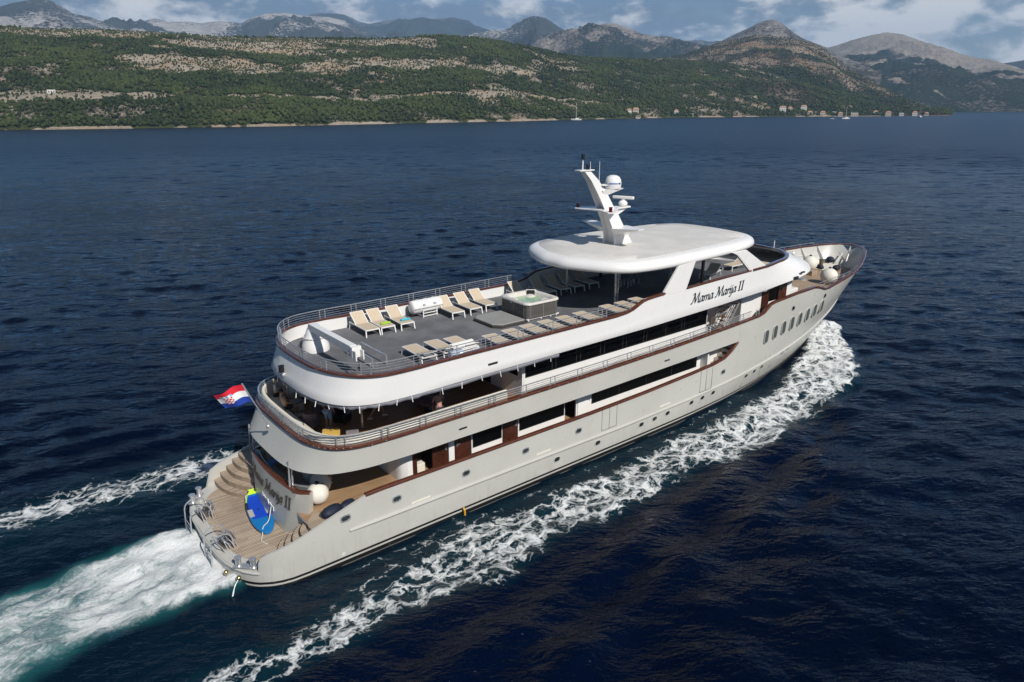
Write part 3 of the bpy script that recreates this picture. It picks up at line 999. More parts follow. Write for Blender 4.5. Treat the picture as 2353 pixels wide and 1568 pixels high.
# ------------------------------------------------------------------ wood on the near hillside (one uncountable mass)
def leaf_material():
    m = bpy.data.materials.new('pine_and_maquis')
    m.use_nodes = True
    t = NT(m.node_tree)
    b = t.n['Principled BSDF']
    g = t.n.new('ShaderNodeNewGeometry')
    rnd = g.outputs['Random Per Island']
    pos = g.outputs['Position']
    big = t.noise(pos, 0.012, 4)
    f = t.math('ADD', t.math('MULTIPLY', rnd, 0.75), t.ramp(big, 0.35, 0.65, -0.2, 0.45))
    c = t.mix(f, (0.018, 0.029, 0.013), (0.066, 0.086, 0.026))
    c = t.mix(t.ramp(rnd, 0.92, 0.97), c, (0.085, 0.085, 0.035))
    c = t.mix(t.ramp(t.noise(pos, 1.1, 3, 0.7), 0.4, 0.62, 0.0, 0.5), c, (0.012, 0.022, 0.010))
    t.l.new(c, b.inputs['Base Color'])
    b.inputs['Roughness'].default_value = 0.9
    b.inputs['Specular IOR Level'].default_value = 0.12
    return m


def unit_crown(seed):
    bm = bmesh.new()
    bmesh.ops.create_icosphere(bm, subdivisions=1, radius=1.0)
    r = random.Random(seed)
    for v in bm.verts:
        k = 0.72 + 0.5 * r.random()
        z = v.co.z
        v.co *= k
        if seed % 2:
            v.co.x *= 1.0 - 0.42 * z
            v.co.y *= 1.0 - 0.42 * z
        if z < -0.4:
            v.co.z *= 0.7
    V = np.array([v.co[:] for v in bm.verts])
    F = np.array([[v.index for v in f.verts] for f in bm.faces])
    bm.free()
    return V, F


def build_forest(name, label, data, count, hmin, hmax, thr, seed, mat):
    T, B, X, Y, H, D = data
    r = np.random.default_rng(seed)
    nt, nb = X.shape
    n = int(count * 3.2)
    ti = r.random(n) ** 0.8 * 1.02 * (int(np.sum(T <= 1.0001)) - 1)
    ti = np.clip(ti, 0.8, nt - 2)
    bi = r.random(n) * (nb - 2)
    i0, j0 = ti.astype(int), bi.astype(int)
    fi, fj = ti - i0, bi - j0
    def s(A):
        return (A[i0, j0] * (1 - fi) + A[i0 + 1, j0] * fi) * (1 - fj) + (A[i0, j0 + 1] * (1 - fi) + A[i0 + 1, j0 + 1] * fi) * fj
    x, y, h, d = s(X), s(Y), s(H), s(D)
    p = np.clip((d - thr) / 0.28, 0.035, 1.0)
    p = np.maximum(p, np.where(d < -0.8, 0.06, 0.30)) * np.where(h < 1.2, 0, 1)
    keep = r.random(n) < p
    x, y, h, d = x[keep][:count], y[keep][:count], h[keep][:count], d[keep][:count]
    m = len(x)
    crowns = [unit_crown(k) for k in (1, 2, 3, 4)]
    nv, nf = len(crowns[0][0]), len(crowns[0][1])
    which = r.integers(0, 4, m)
    size = hmin + (hmax - hmin) * r.random(m) ** 1.6 * np.clip(0.45 + d * 1.3, 0.3, 1.0)
    ang = r.random(m) * 6.283
    V = np.empty((m, nv, 3))
    F = np.empty((m, nf, 3), dtype=np.int64)
    for k in range(4):
        sel = which == k
        cv, cf = crowns[k]
        ca, sa = np.cos(ang[sel])[:, None], np.sin(ang[sel])[:, None]
        w = size[sel][:, None] * 0.44
        V[sel, :, 0] = (cv[None, :, 0] * ca - cv[None, :, 1] * sa) * w + x[sel][:, None]
        V[sel, :, 1] = (cv[None, :, 0] * sa + cv[None, :, 1] * ca) * w + y[sel][:, None]
        V[sel, :, 2] = (cv[None, :, 2] * 0.55 + 0.42) * size[sel][:, None] + h[sel][:, None]
        F[sel] = cf[None]
    F += (np.arange(m) * nv)[:, None, None]
    o = np_mesh(name, V.reshape(-1, 3), F.reshape(-1, 3), mat, False)
    tag(o, label, 'forest', kind='stuff')


M_LEAF = leaf_material()
build_forest('forest', 'green pines and scrub covering the near hillside', near, 95000, 1.2, 4.8, 0.16, 5, M_LEAF)
build_forest('scrub', 'dark scrub and small trees covering the headland slope', head, 22000, 2.0, 5.5, 0.10, 6, M_LEAF)


# ------------------------------------------------------------------ sea air between the ship and the mountains
def build_haze():
    m = bpy.data.materials.new('haze_air')
    m.use_nodes = True
    t = NT(m.node_tree)
    t.n.remove(t.n['Principled BSDF'])
    v = t.n.new('ShaderNodeVolumePrincipled')
    v.inputs['Color'].default_value = (0.42, 0.66, 1.0, 1)
    v.inputs['Density'].default_value = 0.0001
    v.inputs['Anisotropy'].default_value = 0.0
    t.l.new(v.outputs[0], t.n['Material Output'].inputs['Volume'])
    mb = MB().box((0, 0, 520), (22600, 22600, 1060))
    o = mb.build('haze', m, None, False)
    tag(o, 'thin blue sea haze in front of the far mountains', 'haze', kind='stuff')


build_haze()

# ================================================================== THE SHIP
# x runs from the stern platform (0) to the bow (52), y to port, z up from the water
ship = thing('cruise_ship', 'long white three-deck cruise ship under way, with mahogany rails, hot tub deck and raked mast', 'ship')


def superb(t, p, q):
    t = min(max(t, 0.0), 1.0)
    return (1 - t ** p) ** q


def stem_x(z):
    return interp(z, [-1.2, 0, 1.4, 3, 4.5, 6.0, 6.7], [45.4, 46.9, 48.3, 49.6, 50.75, 51.8, 52.15])


BOW_T = [0, .142, .284, .426, .532, .652, .780, .851, .908, .950, .979, .993, 1.0]
BOW_B = [1, .996, .983, .955, .898, .772, .610, .505, .420, .330, .235, .140, 0.0]


def hull_b(x, z):
    """half breadth of the hull at station x, height z"""
    s = min(max(z / 6.2, 0), 1)
    s = s ** 1.05
    x0 = 21 + 17 * s
    xs = stem_x(z)
    p = 2.4 + 0.6 * s
    q = 0.92 - 0.12 * s
    b = 4.25 + 0.06 * min(1, max(z, 0) / 1.3)
    if z < 0:
        b += 0.25 * z
    if x > x0:
        t = (x - x0) / (xs - x0)
        b *= superb(t, p, q) * (1 - s) + interp(t, BOW_T, BOW_B) * s
    if x < 2.6:
        e = 0.02 if z >= 0 else 0.02 - 0.35 * z
        b *= superb(1 - max(0, (x - e)) / (2.6 - e), 2.5, 1 / 3.32)
    return b


def main_top(x):
    """top edge of the main-deck bulwark, rising to the pointed end of the opening"""
    return interp(x, [0, 0.86, 0.9, 1.0, 1.3, 2.54, 4.0, 4.6, 5.0, 5.3, 8, 18.5, 24, 28.1, 29.08, 29.75, 30.4, 30.5, 60],
                  [0.80, 0.80, 1.25, 1.47, 1.62, 1.96, 2.40, 2.57, 2.68, 2.76, 2.74, 2.70, 2.78, 2.97, 3.11, 3.43, 3.92, 3.95, 3.95])


def bridge_low(x):
    return interp(x, [0, 10, 18, 26, 30.4, 60], [3.82, 3.84, 3.80, 3.88, 3.93, 3.95])


def bridge_cap(x):
    return interp(x, [0, 8, 18, 24, 30, 32.4, 32.9, 33.3, 33.6, 34.2, 36.7, 38.8, 39.4, 40.2, 40.9, 42.8, 44, 45.5, 47.2, 49, 52.3],
                  [4.90, 4.86, 4.84, 4.90, 5.06, 5.16, 5.28, 5.52, 5.70, 5.78, 5.92, 5.97, 5.86, 5.62, 5.60, 5.82, 5.95, 6.1, 6.24, 6.40, 6.60])


# plan of the rounded afterdeck: (x, half breadth)
BR_TOP = [(3.57, 0), (3.58, 1.0), (3.62, 1.93), (3.76, 2.76), (4.1, 3.48), (4.65, 3.97), (5.6, 4.23), (7.5, 4.31)]
BR_BOT = [(2.87, 0), (2.88, 1.0), (2.96, 1.9), (3.2, 2.7), (3.72, 3.40), (4.37, 3.85), (5.6, 4.17), (7.5, 4.30)]
SD_TOP = [(4.55, 0), (4.57, 0.9), (4.66, 1.84), (4.98, 2.86), (5.45, 3.60), (5.9, 3.98), (6.6, 4.24), (7.9, 4.31)]
SD_BOT = [(4.16, 0), (4.17, 0.9), (4.24, 1.6), (4.44, 2.55), (4.85, 3.35), (5.4, 3.84), (6.3, 4.17), (7.9, 4.31)]


def aft_curve(tbl, n=6):
    """smooth half plan from the centre line to the side, returned with the port half mirrored in front"""
    half = smooth_path([(a, -b, 0) for a, b in tbl], n)
    half = [(p.x, p.y) for p in half]
    half[0] = (tbl[0][0], 0.0)
    return half


def mirror_loop(half, tail):
    """port tail -> stern -> starboard tail"""
    h = half + tail
    return [(x, -y) for x, y in reversed(h)] + h[1:]


# ---------------------------------------------------------------- hull plating
def build_hull():
    xs = sorted(set([round(v, 3) for v in
                     [0.02, 0.05, 0.1, 0.18, 0.3, 0.45, 0.6, 0.75, 0.86, 0.9, 0.95, 1.0, 1.15, 1.3, 1.6, 2.0, 2.54, 3.2, 4.0, 4.6, 5.0, 5.3, 6]
                     + list(np.arange(7, 28, 1.0)) + [28.1, 28.6, 29.08, 29.4, 29.75, 30.1, 30.4, 30.405, 31, 32, 32.4, 32.65, 32.9, 33.1, 33.3, 33.45, 33.6, 33.9, 34.2] + list(np.arange(35, 38.7, 0.9)) + [38.8, 39.1, 39.4, 39.8, 40.2, 40.55, 40.9, 41.8, 42.8, 43.5, 44.2, 45]
                     + list(np.arange(46, 52.3, 0.35))]))
    zs_rel = [0, .07, .14, .21, .29, .37, .45, .53, .61, .69, .77, .85, .93, 1.0]
    mb = MB()
    for side in (-1, 1):
        rings = []
        for x in xs:
            top = main_top(x - (0.6 * max(0.0, 1 - x / 9.0) if side == 1 else 0.0)) if x <= 30.4 else bridge_cap(x)
            ring = []
            for r in zs_rel:
                z = -1.1 + (top + 1.1) * r
                xx = min(x, stem_x(z) - 0.001)
                ring.append((xx, side * hull_b(xx, z), z))
            rings.append(ring)
        mb.loft(rings, False)
    # the pole of the stern, straight across
    x = 0.02
    a = [(0.02, -hull_b(0.02, z), z) for z in (-1.1, -0.4, 0, 0.4, 0.8)]
    b = [(0.02, hull_b(0.02, z), z) for z in (-1.1, -0.4, 0, 0.4, 0.8)]
    mb.loft([a, b], False)
    o = mb.build('hull', M_HULL, ship, True, 40)
    so = o.modifiers.new('plate', 'SOLIDIFY')
    so.thickness = 0.11
    so.offset = -1
    es = o.modifiers.new('crisp_edges', 'EDGE_SPLIT')
    es.split_angle = R(50)
    # bow and bridge-deck bulwark, one strake from the stern to the stem
    mb = MB()
    xs2 = list(np.arange(8, 30, 1.0)) + [30.404]
    tp, bt = aft_curve(BR_TOP), aft_curve(BR_BOT)
    for side in (-1, 1):
        rings = []
        for (xt, yt), (xb, yb) in zip(tp, bt):
            zt, zb = bridge_cap(xt), bridge_low(xb)
            rings.append([(xb + (xt - xb) * k, -side * (yb + (yt - yb) * k), zb + (zt - zb) * k) for k in (0, .25, .5, .75, 1)])
        for x in xs2:
            zt, zb = bridge_cap(x), bridge_low(x)
            ring = []
            for k in (0, .25, .5, .75, 1):
                z = zb + (zt - zb) * k
                xx = min(x, stem_x(z) - 0.002)
                ring.append((xx, side * hull_b(xx, z), z))
            rings.append(ring)
        mb.loft(rings, False)
    o = mb.build('bridge_deck_bulwark', M_HULL, ship, True, 40)
    so = o.modifiers.new('plate', 'SOLIDIFY')
    so.thickness = 0.10
    so.offset = -1
    es = o.modifiers.new('crisp_edges', 'EDGE_SPLIT')
    es.split_angle = R(50)
    # flat stem bar closing the two sides
    mb = MB()
    pts = [(stem_x(z) + 0.01, 0, z) for z in np.linspace(-1.1, 6.55, 24)]
    mb.tube(pts, [0.11] * 24, 8)
    mb.build('stem', M_HULL, ship)
    # rub rail: a half-round moulding along the side
    mb = MB()
    for side in (-1, 1):
        rz = [(x, interp(x, [4, 12, 20, 26, 30, 34, 37, 40, 44, 48.5], [1.47, 1.38, 1.30, 1.36, 1.48, 1.72, 2.0, 2.3, 2.75, 3.2])) for x in list(np.arange(4.4, 40, 1.2)) + list(np.arange(40, 49.5, 0.7))]
        pts = [(x, side * (hull_b(x, z) + 0.015), z) for x, z in rz]
        mb.tube(pts, [0.06] + [0.085] * (len(pts) - 2) + [0.05], 8)
    mb.build('rub_rail', M_HULL, ship)
    # boot stripe: black, pale, black at the waterline
    for nm, za, zb, mt, off in (('boot_stripe', 0.26, 0.36, M_STRIPE, 0.022), ('boot_stripe', -0.02, 0.17, M_STRIPE, 0.022), ('antifouling', -1.05, -0.03, M_BOTTOM, 0.03)):
        mb = MB()
        for side in (-1, 1):
            rings = []
            for x in [0.021, 0.05, 0.1, 0.18, 0.3, 0.45, 0.6, 0.75, 0.9, 1.0, 1.15, 1.3, 1.6, 2.0, 2.6] + list(np.arange(4, 45, 1.5)) + list(np.arange(45, 47.4, 0.35)):
                rise = interp(x, [0, 30, 48], [0.0, 0.05, 0.35])
                ring = []
                for k in (0, 1):
                    z = za + (zb - za) * k + rise * (1 if za > -1 else k)
                    xx = min(x, stem_x(z) - 0.01)
                    ring.append((xx - (off if x < 1 else 0), side * (hull_b(xx, z) + off), z))
                rings.append(ring)
            mb.loft(rings, False)
        mb.build(nm, mt, ship)
    # hatch outlines cut in the side
    for x0, x1 in ((18.7, 19.8), (26.9, 28.0)):
        mb = MB()
        z0, z1 = 1.5, interp(x0, [18, 28], [2.66, 2.86])
        y = -(hull_b(x0, 2) + 0.004)
        for xa in (x0, (x0 + x1) / 2, x1):
            mb.box((xa, y, (z0 + z1) / 2), (0.016, 0.012, z1 - z0))
        mb.box(((x0 + x1) / 2, y, z0), (x1 - x0, 0.012, 0.016))
        mb.build('side_hatch', M_FRAME, ship)
    for x in (7.74, 14.7, 23.76):
        z = 1.6
        y = -(hull_b(x, z) + 0.004)
        MB().box((x, y, z), (0.92, 0.014, 0.075)).build('discharge_slot', M_CREAM, ship)
    for x in (9.99, 23.66):
        m2 = MB().box((x, -(hull_b(x, 4.25) + 0.012), 4.27), (0.42, 0.03, 0.085))
        m2.build('scupper', M_FRAME, ship, bevel=0.02)
    MB().box((11.65, -4.325, 6.87), (0.52, 0.03, 0.10)).build('scupper', M_FRAME, ship, bevel=0.03)
    MB().tube([(9.9, -4.33, 0.38), (9.9, -4.42, 0.30), (9.9, -4.44, 0.05)], 0.05, 6).build('outlet_pipe', M_ORANGE, ship)


build_hull()


# ---------------------------------------------------------------- portholes
def rounded_rect(w, h, r, n=5):
    out = []
    for cx, cy, a0 in ((w / 2 - r, h / 2 - r, 0), (-w / 2 + r, h / 2 - r, 90), (-w / 2 + r, -h / 2 + r, 180), (w / 2 - r, -h / 2 + r, 270)):
        for k in range(n + 1):
            a = R(a0 + 90 * k / n)
            out.append((cx + r * math.cos(a), cy + r * math.sin(a)))
    return out


def hull_frame(x, z, side=-1):
    """point on the plating with its tangent frame"""
    p = Vector((x, side * hull_b(x, z), z))
    tx = (Vector((x + 0.1, side * hull_b(x + 0.1, z), z)) - p).normalized()
    tz = (Vector((x, side * hull_b(x, z + 0.1), z + 0.1)) - p).normalized()
    if z > 3.2:
        tz = (tz + Vector((0, 0, 1))).normalized()
    n = tx.cross(tz)
    if n.y * side < 0:
        n = -n
    return p, tx, tz, n.normalized()


def port(x, z, w, h, r, rim, glassm=M_GLASS2, rimm=M_STEEL, lift=0.0, name='porthole'):
    p, tx, tz, n = hull_frame(x, z)
    p = p + n * lift
    def ring(k, off, g=1.0):
        return [tuple(p + tx * a * k[0] + tz * b * k[1] + n * off) for a, b in rounded_rect(w, h, r)]
    outer = ((w + 2 * rim) / w, (h + 2 * rim) / h)
    mb = MB()
    mb.loft([ring(outer, -0.02 - lift * 2), ring(outer, 0.02), ring((1, 1), 0.024), ring((1, 1), 0.008)], True)
    o = mb.build(name, rimm, ship)
    g = MB()
    g.add(ring((1, 1), 0.010), [list(range(len(rounded_rect(w, h, r))))])
    g.build('pane', glassm, o)
    return o


for x, z in ((4.27, 2.08), (6.59, 2.08), (10.1, 2.05), (13.55, 2.04), (17.02, 2.03), (29.1, 2.28)):
    port(x, z, 0.36, 0.20, 0.099, 0.055)
for x, z in ((15.6, 0.9), (18.46, 0.9), (21.84, 0.95), (22.94, 0.98), (24.05, 1.0), (26.22, 1.06), (27.27, 1.08), (28.33, 1.12), (31.95, 1.28), (32.91, 1.34), (33.83, 1.42), (36.5, 1.72), (37.3, 1.84)):
    port(x, z, 0.36, 0.24, 0.11, 0.035, rimm=M_HULL)
for k, (x, z) in enumerate(((33.42, 3.64), (34.42, 3.74), (35.42, 3.84), (36.42, 3.94), (37.42, 4.04), (38.42, 4.14), (39.4, 4.25), (40.4, 4.36))):
    port(x, z, 0.42, 0.88, 0.209, 0.03, pbr('arch_glass', (0.07, 0.085, 0.085), 0.12), M_HULL, name='arched_window', lift=0.05)
for x, z, w in ((36.3, 4.98, 0.3), (40.5, 5.1, 0.3)):
    port(x, z, w, 0.22, 0.1, 0.05, M_GLASS, M_STEEL, name='fairlead')


# ---------------------------------------------------------------- mahogany caps swept along the bulwarks
def sweep_cap(mb, pts, half_w=0.11, h=0.09, round_end=True, closed=False):
    """pts: 3-D centre line, profile is a softly crowned plank"""
    P = [Vector(p) for p in pts]
    prof = [(-half_w, 0), (-half_w, h * 0.65), (-half_w * 0.7, h), (half_w * 0.7, h), (half_w, h * 0.65), (half_w, 0)]
    rings = []
    for i, p in enumerate(P):
        d = P[min(i + 1, len(P) - 1)] - P[max(i - 1, 0)]
        dh = Vector((d.x, d.y, 0))
        if dh.length < 1e-6:
            dh = Vector((1, 0, 0))
        dh.normalize()
        s = Vector((dh.y, -dh.x, 0))
        up = s.cross(d.normalized())
        if up.z < 0:
            up = -up
        k = 1.0
        rings.append([tuple(p + s * a * k + up * b) for a, b in prof])
    mb.loft(rings, True, True, True)


def side_pts(xs, zf, inset=0.05, side=-1):
    out = []
    for x in xs:
        z = zf(x)
        xx = min(x, stem_x(z) - 0.03)
        out.append((xx, side * (hull_b(xx, z) - inset), z))
    return out


def build_caps():
    mb = MB()
    for side in (-1, 1):
        sweep_cap(mb, side_pts([5.2, 6, 8, 10, 14, 18, 22, 26, 28.1, 28.6, 29.08, 29.4, 29.75, 30.1, 30.35], main_top, 0.03, side), 0.10, 0.11)
    mb.build('main_deck_cap_rail', M_CAP, ship)
    tp = [(x, y) for x, y in aft_curve(BR_TOP)]
    half = [(x, y, bridge_cap(x)) for x, y in tp]
    xs = list(np.arange(8.5, 32, 1.5)) + [32.4, 32.65, 32.9, 33.1, 33.3, 33.45, 33.6, 33.9, 34.2, 35.5, 36.7, 37.8, 38.8, 39.1, 39.4, 39.8, 40.2, 40.55, 40.9, 41.8, 42.8] + list(np.arange(43.4, 51.7, 0.4)) + [51.85, 52.0]
    half += side_pts(xs, bridge_cap, 0.03)
    half.append((52.12, -0.02, 6.62))
    mb = MB()
    sweep_cap(mb, half, 0.125, 0.10)
    sweep_cap(mb, [(x, -y, z) for x, y, z in half], 0.125, 0.10)
    mb.build('bridge_deck_cap_rail', M_CAP, ship)


build_caps()


# ---------------------------------------------------------------- decks
def deck_plate(name, outline, z, mat, under, thick=0.12):
    """outline: starboard half plan from aft to fore"""
    poly = [(x, y) for x, y in outline] + [(x, -y) for x, y in reversed(outline) if abs(y) > 1e-4]
    mb = MB()
    o = mb.prism(poly, z - thick, z)
    mb.m = [1] * len(mb.m)
    mb.m[-1] = 0
    return mb.build(name, [mat, under], ship, False)


def build_decks():
    # stern platform, wood with a pale margin
    out = [(x, -(hull_b(x, 0.8) - 0.02)) for x in (0.04, 0.1, 0.2, 0.35, 0.55, 0.75, 0.95, 1.2, 1.6, 2.2, 3.2)]
    out = [(0.03, 0.0)] + out
    deck_plate('stern_platform', out, 0.80, M_HULL, M_HULL, 0.1)
    out = [(x + 0.42, -(max(0.0, hull_b(x, 0.8) * 0.9 - 0.12))) for x in (0.03, 0.1, 0.2, 0.35, 0.55, 0.8, 1.1, 1.5)] + [(2.4, -4.18), (3.2, -4.2)]
    out = [(0.44, 0.0)] + out
    deck_plate('platform_planking', out, 0.835, M_TEAKP, M_HULL, 0.03)
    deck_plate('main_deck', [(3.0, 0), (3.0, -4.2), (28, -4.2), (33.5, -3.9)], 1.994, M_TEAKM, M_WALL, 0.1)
    a = [(x + 0.12, y * 0.965) for x, y in aft_curve(BR_TOP)]
    a[0] = (a[0][0], 0)
    f = [(x, -(hull_b(x, 5.0) - 0.13)) for x in list(np.arange(9, 38.6, 1.0))]
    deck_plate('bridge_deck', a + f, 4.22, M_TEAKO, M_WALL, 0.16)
    a = [(x + 0.3, y * 0.97) for x, y in aft_curve(SD_BOT)]
    a[0] = (a[0][0], 0)
    # ceiling lip of the bridge-deck overhang
    f = [(x, -(hull_b(x, 5.15) - 0.13)) for x in np.arange(38.6, 50.4, 0.6)]
    deck_plate('foredeck', [(37.5, 0), (37.5, -4.1)] + f + [(50.6, 0)], 5.12, M_TEAK, M_HULL, 0.1)
    a = [(x + 0.1, y * 0.97) for x, y in aft_curve(SD_TOP)]
    a[0] = (a[0][0], 0)
    f = [(12, -4.2), (22, -4.2), (33, -4.2), (34.3, -3.95), (35.5, -3.7), (36.5, -3.2), (37.2, -2.6), (37.7, -1.8), (37.85, 0)]
    deck_plate('sun_deck', a + f, 6.98, M_CARPET, M_WALL, 0.34)


build_decks()


# ---------------------------------------------------------------- upper white body: sun-deck bulwark running forward into the front lounge
def sd_cap(x):
    return interp(x, [0, 19.4, 20.2, 20.7, 21.1, 21.45, 21.8, 22.1, 22.5, 30.9, 32.7, 38],
                  [7.57, 7.55, 7.60, 7.70, 7.86, 8.0, 8.05, 8.07, 8.09, 8.21, 8.25, 8.25])


def sd_low(x):
    return interp(x, [0, 9, 12, 22, 28, 33, 38, 42], [6.40, 6.44, 6.46, 6.48, 6.60, 6.75, 7.0, 7.12])


def build_upper():
    tp, bt = aft_curve(SD_TOP), aft_curve(SD_BOT)
    mb = MB()
    xs = list(np.arange(9, 19.5, 1.5)) + [19.4, 19.8, 20.2, 20.5, 20.7, 20.9, 21.1, 21.3, 21.45, 21.65, 21.8, 22.1, 22.5] + list(np.arange(23.5, 33, 1.0)) + [32.76]
    # front: cap ring and visor lip, paired
    ring = [(33.6, 4.16), (34.31, 4.02), (35.0, 3.93), (35.6, 3.76), (36.2, 3.5), (36.75, 3.15), (37.2, 2.72), (37.6, 2.1), (37.85, 1.3), (37.95, 0.6), (37.97, 0.0)]
    lip = [(34.4, 4.25), (35.6, 4.24), (36.8, 4.2), (37.8, 4.08), (38.7, 3.82), (39.5, 3.42), (40.25, 2.9), (41.0, 2.2), (41.55, 1.4), (41.8, 0.65), (41.85, 0.0)]
    for side in (-1, 1):
        rings = []
        for (xt, yt), (xb, yb) in zip(tp, bt):
            zt, zb = sd_cap(xt), sd_low(xb)
            r = []
            for k in (0, 0.035, 0.3, .55, .8, 1):
                kk = k
                bulge = 0.03 if k == 0.035 else 0.0
                r.append((xb + (xt - xb) * kk - bulge, -side * (yb + (yt - yb) * kk), zb + (zt - zb) * k))
            rings.append(r)
        for x in xs:
            zt, zb = sd_cap(x), sd_low(x)
            rings.append([(x, side * (4.31 + (0.025 if k == 0.035 else 0)), zb + (zt - zb) * k) for k in (0, 0.035, 0.3, .55, .8, 1)])
        for (xt, yt), (xb, yb) in zip(ring, lip):
            zt, zb = 8.25, sd_low(xb)
            f = min(1.0, max(0.0, (xb - 35) / 4.5))
            r = []
            for k in (0, 0.06, 0.3, .55, .8, 1):
                # sloping brow: steep at the top, flatter toward the lip
                kk = k ** (1 + 0.5 * f)
                r.append((xb + (xt - xb) * (k * 0.65 + 0.35 * kk), side * (yb + (yt - yb) * k), zb + (zt - zb) * (k ** (1 - 0.15 * f))))
            rings.append(r)
        mb.loft(rings, False)
    o = mb.build('sun_deck_bulwark', M_WHITE, ship, True, 50)
    so = o.modifiers.new('plate', 'SOLIDIFY')
    so.thickness = 0.09
    so.offset = -1
    es = o.modifiers.new('crisp_edges', 'EDGE_SPLIT')
    es.split_angle = R(50)
    # underside of the brow
    poly = [(x, -y) for x, y in lip] + [(x, y) for x, y in reversed(lip[:-1])]
    mb = MB()
    vs = [(x, y, sd_low(x) + 0.01) for x, y in poly]
    mb.add(vs, [list(range(len(vs)))])
    mb.build('brow_soffit', M_WALL, ship, False)
    # caps
    mb = MB()
    half = [(x, y, 7.57) for x, y in tp] + [(x, -4.28, sd_cap(x)) for x in xs if x < 23.2]
    half[-1] = (23.05, -4.28, 8.11)
    sweep_cap(mb, half, 0.115, 0.085)
    sweep_cap(mb, [(x, -y, z) for x, y, z in half], 0.115, 0.085)
    mb.build('sun_deck_cap_rail', M_CAP, ship)
    mb = MB()
    half = [(31.1, -4.28, 8.23), (32.7, -4.28, 8.26)] + [(x, -y + 0.03, 8.26) for x, y in ring]
    sweep_cap(mb, half, 0.13, 0.10)
    sweep_cap(mb, [(x, -y, z) for x, y, z in half], 0.13, 0.10)
    mb.build('lounge_cap_rail', M_CAP, ship)
    # side pillars that carry the roof, with the open window between them
    for side in (-1, 1):
        ya, yb = side * 4.315, side * 4.17
        MB().prism_y([(22.9, 8.05), (24.84, 8.0), (25.52, 9.56), (24.2, 9.56)], ya, yb).build('roof_pillar', M_WHITE, ship, False, bevel=0.02)
        fp = [(30.9, 8.14), (32.75, 8.2), (30.25, 9.56), (28.85, 9.56), (29.1, 9.47), (29.35, 9.36)]
        MB().prism_y(fp, ya, yb).build('roof_pillar', M_WHITE, ship, False, bevel=0.02)
        mb = MB()
        sweep_cap(mb, [(24.86, side * 4.24, 8.08), (28, side * 4.24, 8.15), (30.95, side * 4.24, 8.20)], 0.10, 0.08)
        mb.build('window_sill', M_CAP, ship)
        mb = MB()
        mb.bar((30.93, side * 4.24, 8.24), (29.38, side * 4.24, 9.38), 0.15, 0.025)
        mb.build('window_jamb', M_CAP, ship)
        MB().box((26.75, side * 3.9, 8.2), (0.13, 0.13, 2.5)).build('window_post', M_BLACK, ship)
    MB().box((25.2, -3.95, 9.35), (0.04, 0.04, 0.3)).build('lamp_bracket', M_CREAM, ship)
    # raised ledge on the brow and the horn
    h = MB().box((38.35, -2.35, 7.98), (0.10, 0.5, 0.3), rz=0.25).box((38.6, -2.4, 7.86), (0.55, 0.16, 0.05))
    h.lathe([(0.03, 0), (0.05, 0.3), (0.12, 0.42)], 10, (38.5, -2.3, 7.95), axis='x')
    h.build('ship_horn', M_STEEL, ship)
    MB().box((36.2, -4.30, 7.0), (0.42, 0.09, 0.2)).build('vent', M_FRAME, ship)
    MB().box((37.0, -4.26, 7.26), (0.42, 0.09, 0.09)).build('vent', M_FRAME, ship)


build_upper()


# ---------------------------------------------------------------- hardtop roof
def build_roof():
    half = [(18.85, 0), (18.9, 0.9), (19.3, 1.95), (19.82, 2.95), (20.4, 3.62), (21.25, 4.06), (22.7, 4.29), (24.5, 4.34), (27.8, 4.24), (30.2, 4.03), (31.5, 3.78), (32.5, 3.33), (33.05, 2.75), (33.35, 2.0), (33.5, 1.0), (33.55, 0)]
    hp = smooth_path([(x, -y, 0) for x, y in half], 5)
    loop = [(p.x, p.y) for p in hp] + [(p.x, -p.y) for p in reversed(hp[1:-1])]
    cx, cy = 26.3, 0.0
    P = [Vector((x, y)) for x, y in loop]
    n = len(P)
    N = []
    for i in range(n):
        d = (P[(i + 1) % n] - P[i - 1]).normalized()
        nn = Vector((d.y, -d.x))
        if nn.dot(P[i] - Vector((cx, cy))) < 0:
            nn = -nn
        N.append(nn)
    def ring(off, z):
        return [(P[i].x - N[i].x * off, P[i].y - N[i].y * off, z) for i in range(n)]
    mb = MB()
    mb.loft([ring(0.5, 9.44), ring(0.12, 9.43), ring(0.03, 9.50), ring(0, 9.60), ring(0.03, 9.74), ring(0.13, 9.87), ring(0.32, 9.97), ring(0.55, 10.02), ring(0.60, 10.02)], True, True, False)
    o = mb.build('roof', M_WHITE, ship, True, 60)
    mb = MB()
    def crown(k, z):
        return [(cx + (P[i].x - N[i].x * 0.6 - cx) * k, (P[i].y - N[i].y * 0.6) * k, z) for i in range(n)]
    mb.loft([crown(1.004, 10.0), crown(1.0, 10.035), crown(0.8, 10.07), crown(0.5, 10.10), crown(0.2, 10.115)], True, False, True)
    mb.build('roof_panel', M_ROOF, o, True, 60)
    for x, y in ((22.4, 2.45), (22.7, -1.15), (25.6, 1.2), (30.8, 1.5)):
        MB().tube([(x, y, 6.98), (x, y, 9.46)], 0.075, 12).build('roof_post', M_STEEL, ship)
    MB().tube([(22.9, -1.15, 6.98), (22.9, -1.15, 9.46)], 0.04, 8).build('roof_post', M_STEEL, ship)


build_roof()


